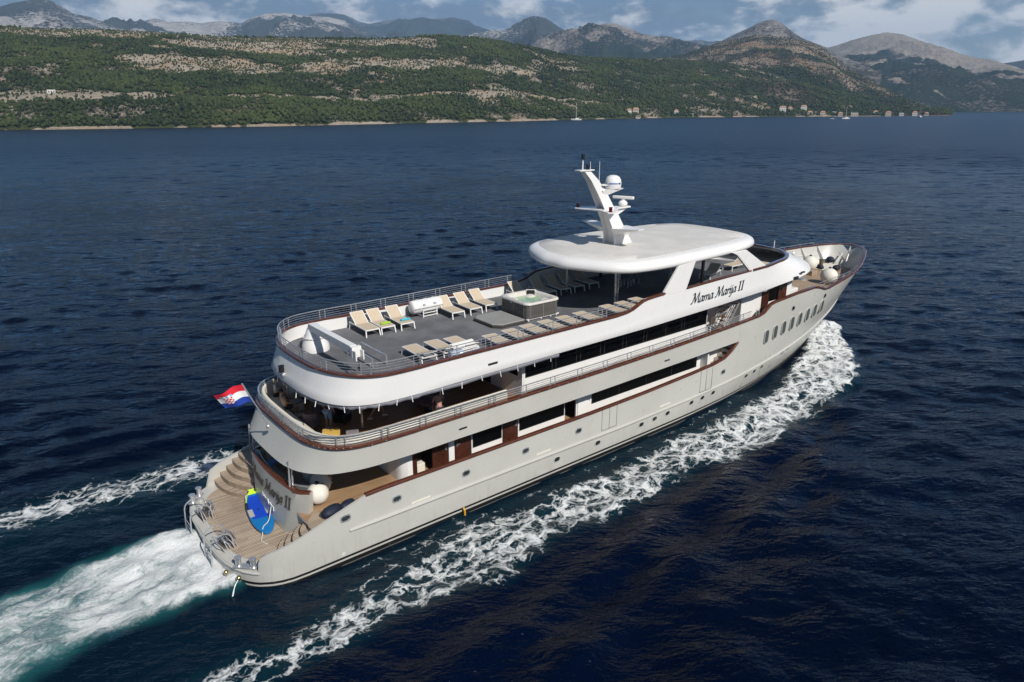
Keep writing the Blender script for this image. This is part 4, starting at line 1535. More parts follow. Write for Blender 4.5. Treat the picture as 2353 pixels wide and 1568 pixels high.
# ---------------------------------------------------------------- mast
def build_mast():
    m = MB()
    # two side plates and a front plate make a channel open aft; lower leg curves
    aft = [(23.2, 10.05), (23.22, 10.5), (23.1, 11.0), (22.85, 11.5), (22.5, 12.1), (21.95, 13.0), (21.45, 13.75), (21.0, 14.22)]
    fore = [(24.75, 10.05), (24.25, 10.75), (23.9, 11.25), (23.62, 11.7), (23.3, 12.1), (22.68, 13.0), (22.0, 13.75), (21.45, 14.22)]
    w = [0.46, 0.43, 0.40, 0.36, 0.32, 0.27, 0.22, 0.18]
    for s in (-1, 1):
        a, b = [], []
        rings = []
        for (xa, z), (xf, zf), ww in zip(aft, fore, w):
            rings.append([(xa, s * ww, z), (xf, s * ww * 0.86, zf), (xf, s * (ww * 0.86 - 0.05), zf), (xa, s * (ww - 0.05), z)])
        m.loft(rings, True, True, True)
    rings = []
    for (xa, z), (xf, zf), ww in zip(aft, fore, w):
        rings.append([(xf, -ww * 0.86, zf), (xf, ww * 0.86, zf), (xf - 0.06, ww * 0.86, zf), (xf - 0.06, -ww * 0.86, zf)])
    m.loft(rings, True, True, True)
    rings = []
    for (xa, z), (xf, zf), ww in list(zip(aft, fore, w)):
        xm = xa + 0.18 + (xf - xa) * 0.12
        rings.append([(xm, -ww + 0.04, z), (xm, ww - 0.04, z), (xm - 0.02, ww - 0.04, z), (xm - 0.02, -ww + 0.04, z)])
    m.loft(rings, True, True, True)
    m.box((24.0, 0, 10.06), (1.75, 1.1, 0.05))
    o = m.build('mast', M_WHITE, ship, False)
    def plate(poly, z, th=0.07, name='spreader', zt=None):
        mb = MB()
        a = [(x, y, z - th) for x, y in poly]
        b = [(x, y, z) for x, y in poly]
        mb.loft([a, b], True, True, True)
        return mb.build(name, M_WHITE, o, False, bevel=0.015)
    # lower wings near the roof
    for s in (-1, 1):
        mb = MB()
        mb.loft([[(22.95, s * 0.36, 11.05), (24.2, s * 0.36, 11.12), (24.1, s * 0.36, 10.55), (23.2, s * 0.36, 10.72)],
                 [(23.2, s * 2.15, 11.18), (23.62, s * 2.15, 11.2), (23.6, s * 2.15, 11.14), (23.24, s * 2.15, 11.14)]], True, True, True)
        mb.build('wing', M_WHITE, o, False)
    # main spreader, swept aft, with the radar platform ahead
    plate([(22.0, -0.3), (21.72, -1.25), (21.95, -1.45), (22.45, -1.3), (23.5, -0.35), (24.6, -0.28), (24.72, 0), (24.6, 0.28), (23.5, 0.35), (22.45, 1.3), (21.95, 1.45), (21.72, 1.25), (22.0, 0.3)], 12.14)
    mb = MB()
    mb.loft([[(23.2, -0.2, 12.06), (23.2, 0.2, 12.06), (23.35, 0.2, 11.6), (23.35, -0.2, 11.6)], [(24.55, -0.15, 12.07), (24.55, 0.15, 12.07), (24.5, 0.12, 12.03), (24.5, -0.12, 12.03)]], True, True, True)
    mb.build('bracket', M_WHITE, o, False)
    # dome shelf
    mb = MB()
    mb.loft([[(22.25, -0.32, 13.16), (22.25, 0.32, 13.16), (22.5, 0.2, 12.82), (22.5, -0.2, 12.82)], [(23.85, -0.38, 13.19), (23.85, 0.38, 13.19), (23.8, 0.3, 13.13), (23.8, -0.3, 13.13)]], True, True, True)
    mb.build('dome_shelf', M_WHITE, o, False)
    plate([(21.55, -0.16), (21.98, -0.14), (21.98, 0.14), (21.55, 0.16)], 13.83, 0.06, 'lamp_shelf')
    plate([(20.62, -0.22), (21.68, -0.22), (21.68, 0.22), (20.62, 0.22)], 14.3, 0.06, 'top_plate')
    d = MB()
    d.lathe([(0.43, 13.19), (0.45, 13.3), (0.455, 13.5), (0.43, 13.66), (0.34, 13.80), (0.2, 13.88), (0.02, 13.905)], 28, (23.36, 0, 0))
    do = d.build('satellite_dome', M_WHITE, o, True, 60)
    mb = MB()
    rings = []
    for z0 in (13.44, 13.50):
        rings.append([(23.36 + 0.46 * math.cos(R(a)), 0.46 * math.sin(R(a)), z0) for a in range(195, 262, 8)])
    mb.loft(rings, False)
    mb.build('dome_stripe', pbr('dome_blue', (0.03, 0.13, 0.45), 0.4), do)
    mb = MB()
    for k, (a, wv) in enumerate(((266, 0.03), (270, 0.05), (276, 0.04), (281, 0.03))):
        mb.box((23.36 + 0.462 * math.cos(R(a)), 0.462 * math.sin(R(a)), 13.47), (wv, 0.01, 0.075), rz=R(a - 270))
    mb.build('dome_mark', M_FRAME, do)
    # radar: turning bar on a drum
    mb = MB()
    mb.lathe([(0.16, 12.14), (0.24, 12.2), (0.26, 12.32), (0.2, 12.42), (0.12, 12.46), (0.12, 12.52)], 16, (24.25, 0, 0))
    ro = mb.build('radar', M_FRAMEW, o)
    MB().box((24.25, 0, 12.62), (0.18, 1.25, 0.16), rz=R(20)).build('radar_bar', M_FRAMEW, ro, bevel=0.03)
    def lamp(x, y, z, mt, h=0.24, r=0.085):
        mb = MB()
        mb.lathe([(r * 1.25, z), (r * 1.25, z + 0.03), (r, z + 0.04), (r, z + h - 0.05), (r * 1.2, z + h - 0.04), (r * 1.1, z + h), (0.02, z + h + 0.01)], 12, (x, y, 0))
        mb.build('navigation_lamp', mt, o)
    lamp(21.0, 0, 14.84, M_BLACK, 0.28)
    lamp(21.38, 0, 14.3, M_BLACK, 0.26)
    lamp(21.73, 0, 13.83, M_BLACK, 0.26)
    lamp(21.95, 1.25, 12.14, M_RED, 0.24)
    lamp(21.98, -1.2, 12.14, M_RED, 0.26, 0.095)
    MB().tube([(21.0, 0, 14.28), (21.0, 0, 14.86)], 0.035, 8).build('lamp_pole', M_FRAMEW, o)
    for x, y, z0, z1 in ((21.69, 0.12, 13.83, 14.69), (22.47, 0.2, 13.16, 14.66), (22.14, -0.15, 13.16, 13.7)):
        MB().tube([(x, y, z0), (x, y, z1)], [0.018, 0.01], 6).build('whip_aerial', M_FRAMEW, o)
    MB().lathe([(0.02, 13.17), (0.02, 13.38), (0.21, 13.42), (0.21, 13.45), (0.02, 13.5)], 14, (22.42, -0.2, 0)).build('mushroom_aerial', M_FRAMEW, o)
    MB().lathe([(0.03, 11.75), (0.05, 11.9), (0.09, 11.95)], 10, (23.75, -0.1, 0)).build('loudhailer', M_STEEL, o)


build_mast()


# ---------------------------------------------------------------- deck houses
def wall_panel(mb, x0, x1, y, z0, z1, th=0.05, s=-1):
    mb.box(((x0 + x1) / 2, y + s * (-th / 2), (z0 + z1) / 2), (x1 - x0, th, z1 - z0))


def door(x0, x1, y, z0, z1, mat, handle_side=1, s=-1, name='door'):
    d = MB().box(((x0 + x1) / 2, y + s * 0.012, (z0 + z1) / 2), (x1 - x0 - 0.03, 0.05, z1 - z0)).build(name, mat, ship, False, bevel=0.008)
    hx = x1 - 0.12 if handle_side > 0 else x0 + 0.12
    hm = MB().box((hx, y + s * 0.05, z0 + 0.98), (0.05, 0.03, 0.18)).tube([(hx, y + s * 0.06, z0 + 1.0), (hx, y + s * 0.1, z0 + 1.0), (hx - 0.13 * handle_side, y + s * 0.1, z0 + 1.0)], 0.016, 6)
    hm.build('handle', M_STEEL, d)
    return d


def window(x0, x1, y, z0, z1, s=-1, name='window', mull=()):
    w = MB()
    w.box(((x0 + x1) / 2, y + s * 0.008, (z0 + z1) / 2), (x1 - x0, 0.03, z1 - z0))
    o = w.build(name, M_GLASS, ship, False, bevel=0.0)
    f = MB()
    t = 0.03
    for xa in (x0, x1):
        f.box((xa, y + s * 0.016, (z0 + z1) / 2), (t, 0.035, z1 - z0 + t))
    for za in (z0, z1):
        f.box(((x0 + x1) / 2, y + s * 0.0155, za), (x1 - x0 - t, 0.034, t))
    f.build('window_frame', M_FRAME, o, False)
    for m in mull:
        MB().box((m, y + s * 0.024, (z0 + z1) / 2), (0.03, 0.012, z1 - z0 - 0.06)).build('mullion', pbr('mullion_grey', (0.035, 0.035, 0.036), 0.4), o, False)
    return o


def build_houses():
    for s in (-1, 1):
        y = s * 3.3
        # ---- main deck
        mb = MB()
        for x0, x1 in ((7.75, 8.0), (9.9, 10.2), (11.15, 12.95), (13.92, 17.0), (17.8, 28.15)):
            wall_panel(mb, x0, x1, y, 1.98, 4.06, 0.08, s)
        mb.box((29.6, y - s * 0.04, 3.02), (2.3, 0.08, 2.08))
        for x0, x1 in ((8.0, 9.9), (10.2, 11.15), (12.95, 13.92), (17.0, 17.8), (28.15, 28.45)):
            mb.box(((x0 + x1) / 2, y - s * 0.04, 4.02), (x1 - x0, 0.08, 0.08))
        mb.build('main_deck_wall', M_WALL, ship, False)
        door(9.03, 9.88, y - s * 0.06, 2.0, 3.95, M_DOOR, 1, s)
        MB().box((8.12, y - s * 0.05, 3.0), (0.24, 0.06, 2.06)).build('door_panel', M_DOOR, ship, False)
        door(10.22, 11.13, y - s * 0.04, 2.0, 3.95, M_DOOR, -1, s)
        door(12.98, 13.9, y - s * 0.04, 2.0, 3.95, M_DOOR, 1, s)
        door(17.86, 18.82, y + s * 0.012, 2.02, 3.95, M_WALL, 1, s)
        window(11.22, 12.88, y, 2.56, 3.95, s)
        window(14.0, 16.92, y, 2.58, 3.95, s)
        window(18.92, 27.72, y, 2.66, 3.95, s, mull=(21.0, 23.2, 25.4))
        MB().box((17.4, y - s * 0.9, 3.0), (0.8, 0.05, 2.06)).build('recess_panel', pbr('recess_brown', (0.11, 0.075, 0.06), 0.5), ship, False)
        MB().box((17.03, y - s * 0.5, 3.0), (0.05, 0.85, 2.06)).build('recess_panel', pbr('recess_brown', (0.11, 0.075, 0.06), 0.5), ship, False)
        mb = MB()
        mb.box((28.22, s * 3.55, 3.0), (0.13, 0.5, 2.1))
        mb.build('wall_pier', M_WALL, ship, False, bevel=0.03)
        # curved steps rising to the bow at the end of the side deck
        for k in range(7):
            z = 2.16 + 0.24 * k
            st = MB().box((28.75 + 0.31 * k, s * 3.74, z - 0.13), (0.34, 0.82, 0.22))
            st.m = [0] * 6
            st.build('side_stair_step', M_TEAK if k % 2 == 0 else M_TEAK, ship, False)
            MB().box((28.565 + 0.31 * k, s * 3.74, z - 0.13), (0.02, 0.80, 0.2)).build('stair_riser', M_WALL, ship, False)
        # ---- bridge deck
        mb = MB()
        wall_panel(mb, 14.25, 28.4, y, 4.2, 6.66, 0.08, s)
        wall_panel(mb, 31.9, 34.1, y * 0.99, 4.2, 6.8, 0.08, s)
        wall_panel(mb, 34.95, 35.85, y * 0.99, 4.2, 6.9, 0.08, s)
        mb.box((37.3, y * 0.98, 5.5), (0.6, 0.09, 2.8))
        mb.box((30.1, s * 1.9, 5.5), (3.6, 0.08, 2.6))
        mb.box((31.9, s * 2.6, 5.5), (0.08, 1.4, 2.6))
        mb.box((28.4, s * 2.6, 5.5), (0.08, 1.4, 2.6))
        mb.build('bridge_deck_wall', M_WALL, ship, False)
        window(14.36, 28.3, y, 5.24, 6.55, s, mull=(16.05, 16.3, 17.7, 17.97, 19.4, 19.7, 21.1, 21.38, 22.75, 23.0, 24.6, 26.02, 26.28))
        door(34.12, 34.94, y * 0.99, 4.22, 6.4, M_DOOR, 1, s)
        door(36.0, 37.0, y * 0.99, 4.22, 6.5, M_DOOR, -1, s)
        MB().box((35.4, y * 0.99 + s * 0.02, 5.95), (0.85, 0.03, 1.0)).build('window', M_GLASS, ship, False)
        door(29.4, 30.3, s * 1.94, 4.22, 6.3, M_DOOR, 1, s)
    # aft faces
    c = [(7.45, -2.75), (7.47, -3.0), (7.56, -3.18), (7.76, -3.3)]
    loop = [(x, -y) for x, y in reversed(c)] + c
    mb = MB()
    mb.loft([[(x, y, 1.98) for x, y in loop], [(x, y, 4.06) for x, y in loop]], False)
    mb.build('main_deck_aft_wall', M_WALL, ship, True)
    mb = MB()
    mb.box((14.2, 0, 5.43), (0.08, 6.6, 2.45))
    mb.build('bridge_deck_aft_wall', M_WALL, ship, False)
    MB().box((14.155, -2.35, 5.9), (0.03, 1.25, 1.25)).build('window', M_GLASS, ship, False)
    MB().box((14.150, 0.6, 5.3), (0.04, 2.9, 2.1)).build('glass_door', M_GLASS, ship, False)
    MB().box((14.155, 2.9, 5.9), (0.03, 0.7, 1.25)).build('window', M_GLASS, ship, False)
    MB().box((7.43, 0.9, 3.0), (0.04, 2.2, 2.0)).build('glass_door', M_GLASS, ship, False)
    MB().box((37.6, 0, 5.6), (0.1, 6.4, 2.9)).build('foredeck_wall', M_WALL, ship, False)
    MB().box((37.66, 0.0, 6.15), (0.03, 5.2, 0.9)).build('window', M_GLASS, ship, False)
    # wood risers dark recess behind the first door
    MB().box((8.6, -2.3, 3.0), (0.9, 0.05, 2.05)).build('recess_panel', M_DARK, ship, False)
    MB().box((8.5, -2.85, 2.3), (0.5, 0.5, 0.45)).build('locker', M_CREAM, ship, False, bevel=0.02)
    # white end wall with the curved edge where the side deck meets the foredeck
    MB().box((38.2, -2.75, 5.45), (0.9, 0.9, 0.66)).build('deck_locker', M_WHITE, ship, False, bevel=0.05)


build_houses()


# ---------------------------------------------------------------- rails
def offset_path(pts, dz):
    return [(p[0], p[1], p[2] + dz) for p in pts]


def build_rails():
    # sun deck
    tp = aft_curve(SD_TOP)
    half = [(x + 0.02, y * 0.992, 7.64) for x, y in tp] + [(x, -4.27, sd_cap(x) + 0.07) for x in (9, 12, 15, 18, 19.4)]
    topr = half + [(20.5, -4.27, 7.64), (21.9, -4.27, 7.66)]
    loop = [(x, -y, z) for x, y, z in reversed(topr)] + topr[1:]
    mb = MB()
    mb.tube(offset_path(loop, 0.45), 0.023, 6)
    for dz in (0.12, 0.23, 0.34):
        lp = half + [(20.3 + dz * 1.6, -4.27, 7.64)]
        lp = [(x, -y, z) for x, y, z in reversed(lp)] + lp[1:]
        mb.tube(offset_path(lp, dz), 0.009, 5)
    rail = mb.build('sun_deck_railing', M_STEEL, ship)
    post = MB().tube([(0, 0, -0.02), (0, 0, 0.45)], 0.021, 6).lathe([(0.05, -0.02), (0.05, 0.015), (0.02, 0.03)], 8).mesh('rail_post', M_STEEL)
    def put(me, x, y, z, par):
        o = bpy.data.objects.new('rail_post', me)
        COL.objects.link(o)
        o.parent = par
        o.location = (x, y, z)
    for x in (7.72, 9.52, 11.3, 13.1, 14.9, 16.7, 18.45, 20.2):
        for d in (0, 0.29):
            put(post, x + d, -4.27, min(sd_cap(x + d), 7.6) + 0.06, rail)
    for x in (7.65, 9.33, 11.0, 12.67, 14.35, 16.05, 17.7, 19.35):
        for d in (0, 0.27):
            put(post, x + d, 4.27, 7.63, rail)
    for x, y in ((5.06, 2.85), (5.0, 2.58), (4.62, 1.3), (4.6, 1.03), (4.58, -0.42), (4.58, -0.7), (4.74, -2.1), (4.82, -2.42), (5.62, -3.78), (5.93, -4.0), (5.62, 3.78), (5.93, 4.0)):
        put(post, x + 0.03, y, 7.63, rail)
    # bridge deck
    tp = aft_curve(BR_TOP)
    half = [(x + 0.02, y * 0.99, bridge_cap(x) + 0.08) for x, y in tp] + side_pts(list(np.arange(9, 32.6, 1.5)), lambda x: bridge_cap(x) + 0.08, 0.05)
    top = half + [(33.3, -4.25, 5.56 + 0.02)]
    loop = [(x, -y, z) for x, y, z in reversed(half)] + half[1:]
    mb = MB()
    lp = [(x, -y, z) for x, y, z in reversed(half)] + half[1:]
    mb.tube(offset_path(lp, 0.42), 0.03, 6)
    for dz in (0.10, 0.205, 0.31):
        mb.tube(offset_path(lp, dz), 0.015, 5)
    rail = mb.build('bridge_deck_railing', M_STEEL, ship)
    post = MB().tube([(0, 0, -0.02), (0, 0, 0.42)], 0.026, 6).lathe([(0.05, -0.02), (0.05, 0.015), (0.02, 0.03)], 8).mesh('rail_post', M_STEEL)
    for x in (6.14, 7.92, 9.70, 11.52, 13.32, 15.1, 16.88, 18.65, 20.42, 22.15, 23.9, 25.58, 27.2, 28.9, 30.4, 32.1):
        for d in (0, 0.29):
            for s in (-1, 1):
                put(post, x + d, s * (hull_b(x, 5) - 0.05), bridge_cap(x + d) + 0.07, rail)
    for x, y in ((4.42, -3.72), (4.7, -3.93), (4.42, 3.72), (4.7, 3.93), (3.72, 2.45), (3.66, 2.18), (3.62, 1.5), (3.61, 1.22), (3.60, -0.18), (3.60, -0.46), (3.65, -1.94), (3.71, -2.22)):
        put(post, x, y, bridge_cap(x) + 0.07, rail)
    # small steel studs under the cap
    mb = MB()
    for x in np.arange(5.6, 32, 0.62):
        mb.ball((x, -(hull_b(x, 4.9) + 0.085), bridge_cap(x) + 0.03), 0.022, 6, 4)
    for a, b in zip(aft_curve(BR_TOP, 3)[:-1], aft_curve(BR_TOP, 3)[1:]):
        for sg in (-1, 1):
            mb.ball((a[0] - 0.1, sg * a[1] * 1.02, 4.93), 0.022, 6, 4)
    mb.build('cap_studs', M_STEEL, ship)
    # bow: low rail on the starboard dip and on the port cap
    for s in (-1, 1):
        xs = [39.6, 40.3, 41.2, 42.2, 43.2, 44.2]
        pts = side_pts(xs, lambda x: bridge_cap(x) + 0.1, 0.12, s)
        mb = MB()
        mb.tube([(p[0], p[1], 6.12 + 0.02 * i) for i, p in enumerate(pts)], 0.022, 6)
        mb.tube([(p[0], p[1], 5.95 + 0.02 * i) for i, p in enumerate(pts)], 0.013, 6)
        r = mb.build('bow_railing', M_STEEL, ship)
        for i, p in enumerate(pts):
            MB().tube([(p[0], p[1], p[2] - 0.03), (p[0], p[1], 6.12 + 0.02 * i)], 0.02, 6).build('rail_post', M_STEEL, r)
    xs = [44.6, 46, 47.4, 48.8, 50]
    pts = side_pts(xs, lambda x: bridge_cap(x) + 0.1, 0.05, 1)
    mb = MB()
    mb.tube(offset_path(pts, 0.17), 0.02, 6)
    r = mb.build('bow_railing', M_STEEL, ship)
    for p in pts:
        MB().tube([p, (p[0], p[1], p[2] + 0.17)], 0.016, 6).build('rail_post', M_STEEL, r)
    mb = MB()
    for x in np.arange(44.5, 51.9, 0.42):
        z = bridge_cap(x)
        xx = min(x, stem_x(z) - 0.05)
        mb.ball((xx + 0.03, -(hull_b(xx, z) + 0.06), z + 0.09), 0.03, 6, 4)
    mb.build('cap_studs', M_STEEL, ship)


build_rails()


# ---------------------------------------------------------------- stern: transom, steps, ladders, bollards
def transom_outline(z):
    k = (z - 0.8) / 2.1
    xc, yc, x0 = 2.72 + 0.26 * k, 1.85 + 0.87 * k, 2.60 + 0.16 * k
    front = [(x0 + (xc - x0) * (f * f), yc * f) for f in np.linspace(-1, 1, 15)]
    e = (3.28 + 0.07 * k, 2.90 + 0.18 * k)
    # on the port side the wall stops short beside a wider stair
    return [(e[0], -e[1])] + [(x, y if y < 0 else y * 0.80) for x, y in front] + [(3.3, 2.0 + 0.35 * k)]


def build_stern():
    rings = []
    for z in (0.8, 1.3, 1.85, 1.9, 2.4, 2.88):
        o = transom_outline(z)
        rings.append([(x, y, z) for x, y in o])
    mb = MB()
    mb.loft(rings, False)
    # inner face
    inn = [[(p[0] + 0.28, p[1] * 0.93, p[2]) for p in r] for r in rings]
    mb.loft(inn, False)
    mb.loft([rings[-1], inn[-1]], False)
    mb.loft([[r[0] for r in rings], [r[0] for r in inn]], False)
    mb.loft([[r[-1] for r in rings], [r[-1] for r in inn]], False)
    mb.build('transom', M_HULL, ship, True, 30)
    top = [((a[0] + b[0]) / 2, (a[1] + b[1]) / 2, 2.88) for a, b in zip(rings[-1], inn[-1])]
    mb = MB()
    sweep_cap(mb, [tuple(p) for p in smooth_path(top, 3)], 0.14, 0.07)
    mb.build('transom_cap_rail', M_CAP, ship)
    # settee behind the transom, seen over the cap
    b = MB()
    o1 = [(p[0] + 0.62, p[1] * 0.84, 2.0) for p in rings[0]]
    o2 = [(p[0] + 0.55, p[1] * 0.86, 2.72) for p in rings[0]]
    o3 = [(p[0] + 0.75, p[1] * 0.80, 2.72) for p in rings[0]]
    o4 = [(p[0] + 0.9, p[1] * 0.78, 2.05) for p in rings[0]]
    b.loft([o1, o2, o3, o4], False)
    b.build('stern_settee', pbr('settee_grey', (0.20, 0.21, 0.21), 0.7, var=0.08), ship, True)
    # posts from the cap to the deck above
    for y in (-2.1, 2.3):
        for dx in (0, 0.16):
            MB().tube([(3.0 + dx, y + dx * 0.6, 2.9), (3.05 + dx, y + dx * 0.6, 4.1)], 0.035, 8).build('stern_post', M_STEEL, ship)
    # curved steps on both sides
    for s in (-1, 1):
        for k in range(5):
            z = 0.8 + 0.24 * (k + 1)
            x0 = 1.95 + 0.31 * k
            mb = MB()
            yi, yo = s * ((2.45 + 0.12 * k) if s < 0 else (1.75 + 0.1 * k)), s * 4.18
            outer = []
            for j in range(7):
                f = j / 6
                yy = yi + (yo - yi) * f
                outer.append((x0 + 0.42 * (1 - f) ** 2.2 - 0.22 * f + 0.16 * math.sin(f * math.pi) * -1, yy))
            xe = max(3.15, x0 + 0.52)
            poly = outer + [(xe, yo), (xe, yi)]
            mb.prism(poly, z - 0.24 if k else 0.82, z)
            mb.m[-1] = 1
            mb.build('stern_step', [pbr('step_riser', (0.30, 0.235, 0.165), 0.6, var=0.2, vscale=3), M_TEAKP], ship, False, bevel=0.012)
    # two boarding-ladder stacks of bent tube
    def hoop(x, y, w, h, lean, r=0.024):
        return [(x, y - w / 2, 0.82), (x - 0.05 + lean * 0.3, y - w / 2, 0.82 + h * 0.6), (x - 0.1 + lean, y - w / 2 + 0.06, 0.82 + h), (x - 0.1 + lean, y + w / 2 - 0.06, 0.82 + h), (x - 0.05 + lean * 0.3, y + w / 2, 0.82 + h * 0.6), (x, y + w / 2, 0.82)]
    for yc in (-1.25, 1.45):
        mb = MB()
        xb = 0.10 + 0.03 * yc * yc
        for d in (-0.42, 0.42):
            # tall grab hoops that reach over the edge into the water
            pts = smooth_path([(xb + 0.55, yc + d, 0.83), (xb + 0.45, yc + d, 1.45), (xb + 0.12, yc + d, 1.62), (xb - 0.28, yc + d, 1.42), (xb - 0.36, yc + d, 0.9), (xb - 0.38, yc + d, 0.05)], 5)
            mb.tube(pts, 0.028, 6)
        for k in range(4):
            z = 0.15 + 0.22 * k
            mb.tube([(xb - 0.37, yc - 0.42, z), (xb - 0.37, yc + 0.42, z)], 0.02, 6)
        rr = random.Random(int(yc * 10) + 40)
        for k in range(5):
            x = xb + 0.16 + 0.13 * k
            h = 0.42 + 0.16 * rr.random()
            mb.tube(smooth_path(hoop(x, yc + rr.uniform(-0.1, 0.1), 0.75 + rr.uniform(-0.1, 0.1), h, rr.uniform(-0.2, 0.25)), 3), 0.02, 5)
            mb.tube([(x, yc - 0.35, 0.9 + 0.06 * k), (x + rr.uniform(-.2, .3), yc + 0.35, 1.0 + 0.07 * k)], 0.016, 5)
        lad = mb.build('swim_ladder', M_STEEL, ship)
        mb = MB()
        for k in range(4):
            mb.box((xb + 0.18 + 0.15 * k, yc, 0.93 + 0.09 * k), (0.12, 0.62, 0.035), rot=Matrix.Rotation(0.5 * (k - 1), 3, 'Y'))
        mb.build('ladder_tread', pbr('ladder_tread_brown', (0.10, 0.075, 0.055), 0.6), lad, False)
    for s in (-1, 1):
        c = (0.62, s * 3.15)
        d = Vector((0.42, -s * -0.52 * -1, 0)).normalized()
        mb = MB().box((c[0], c[1], 0.86), (0.28, 0.95, 0.06), rz=-s * R(43))
        mb.build('bollard_base', M_STEEL, ship, False, bevel=0.01)
        for k in (-0.3, 0.3):
            x = c[0] - k * math.sin(-s * R(43))
            y = c[1] + k * math.cos(-s * R(43))
            MB().lathe([(0.11, 0.88), (0.105, 1.18), (0.14, 1.2), (0.14, 1.24), (0.0, 1.25)], 16, (x, y, 0)).build('bollard', M_STEEL, ship)
    for x, y in ((0.02, -2.55), (0.28, -3.2)):
        mb = MB().ball((x, y, 0.52), 0.10, 12, 8)
        mb.build('docking_light', pbr('brass', (0.62, 0.50, 0.25), 0.25, 1.0), ship)
    MB().tube(smooth_path([(0.25, -3.25, 0.5), (0.05, -3.4, 0.38), (-0.12, -3.5, 0.0), (-0.2, -3.55, -0.2)], 4), [0.02] * 6 + [0.028] * 7, 6).build('cooling_water_jet', pbr('falling_water', (0.75, 0.78, 0.8), 0.3), ship)
    # edge fender strip
    mb = MB()
    pts = [(x - 0.02, -(hull_b(x, 0.74) + 0.01), 0.74) for x in (0.9, 0.7, 0.5, 0.3, 0.15, 0.06)] + [(-0.01, 0, 0.74)]
    pts += [(p[0], -p[1], p[2]) for p in reversed(pts[:-1])]
    mb.tube(pts, 0.05, 6)
    mb.build('platform_edge', M_HULL, ship)


build_stern()


# ---------------------------------------------------------------- crane, hand rails and lamp on the sun deck
def build_crane():
    mb = MB()
    mb.lathe([(0.62, 6.98), (0.62, 7.15), (0.58, 7.3), (0.47, 7.6), (0.34, 7.95), (0.28, 8.05), (0.26, 8.15), (0.05, 8.2)], 20, (6.35, 2.0, 0))
    o = mb.build('deck_crane', M_WHITE, ship)
    MB().bar((6.2, 1.95, 8.12), (6.22, -2.1, 8.12), 0.30, 0.32).build('crane_boom', M_WHITE, o, False, bevel=0.02)
    MB().box((6.22, -2.28, 8.06), (0.42, 0.2, 0.46)).box((6.05, -2.5, 7.98), (0.06, 0.3, 0.4)).box((6.38, -2.5, 7.98), (0.06, 0.3, 0.4)).build('crane_head', M_WHITE, o, False, bevel=0.015)
    MB().tube([(6.22, -2.5, 7.9), (6.22, -2.5, 7.5)], 0.012, 5).lathe([(0.02, 7.3), (0.07, 7.36), (0.07, 7.46), (0.02, 7.5)], 10, (6.22, -2.5, 0)).build('crane_hook', M_BLACK, o)
    MB().tube([(6.35 + 0.52 * math.cos(a), 2.0 + 0.52 * math.sin(a), 7.62) for a in np.linspace(0, 6.0, 22)], 0.02, 5).build('crane_lashing', M_FRAMEW, o)
    for x in (7.15, 7.82):
        mb = MB()
        mb.tube(smooth_path([(x, 0.42, 6.98), (x, 0.42, 7.3), (x, 0.3, 7.42), (x, -0.8, 7.42), (x, -1.75, 7.42), (x, -1.86, 7.3), (x, -1.86, 6.98)], 4), 0.03, 6)
        mb.build('stair_handrail', M_STEEL, ship)
    mb = MB().box((7.48, -0.7, 6.99), (0.6, 2.1, 0.03))
    mb.build('stair_hatch', M_CARPET, ship, False)
    m = MB().tube([(4.45, 0.55, 6.72), (4.2, 0.55, 6.74), (4.14, 0.55, 6.85)], 0.05, 6).box((4.26, 0.55, 6.7), (0.3, 0.3, 0.06))
    o = m.build('stern_lamp', M_STEEL, ship)
    MB().lathe([(0.10, 7.05), (0.12, 7.08), (0.12, 7.3), (0.14, 7.34), (0.02, 7.36)], 14, (4.14, 0.55, -0.22)).build('lamp_housing', M_BLACK, o)
    # rolled awning and its ties under the sun-deck edge
    bt = [(x + 0.14, y * 0.972) for x, y in aft_curve(SD_BOT)] + [(x, -4.19) for x in (9, 10, 11, 12, 13, 14, 15, 15.6)]
    half = [(x, y, sd_low(x) - 0.10 - 0.03 * math.sin(i * 1.9)) for i, (x, y) in enumerate(bt)]
    mb = MB()
    mb.tube(half, 0.11, 8)
    mb.tube([(x, -y, z) for x, y, z in half], 0.11, 8)
    aw = mb.build('rolled_awning', M_TARP, ship)
    rr = random.Random(4)
    k = 0
    for s in (-1, 1):
        acc = 0.0
        for a, b in zip(half[:-1], half[1:]):
            acc += (Vector(b) - Vector(a)).length
            if acc > 0.62:
                acc = 0.0
                y = s * -b[1] if s > 0 else b[1]
                d = Vector((b[0] - 9.5, y, 0)).normalized() * 0.1
                t = (rr.uniform(-0.07, 0.07))
                MB().tube([(b[0] + d.x, y + d.y, b[2] + 0.10), (b[0] + d.x * 1.3 + t, y + d.y * 1.3, b[2] - 0.2 + rr.uniform(-0.05, 0.05))], 0.021, 5).build('awning_tie', M_FRAMEW, aw)
    # supports under the overhang
    for x, y in ((6.7, -1.4), (10.9, -1.15), (10.9, 1.6), (6.7, 1.6), (5.2, 3.0)):
        MB().tube([(x, y, 4.22), (x, y, 6.5)], 0.055, 10).build('overhang_post', M_STEEL, ship)


build_crane()


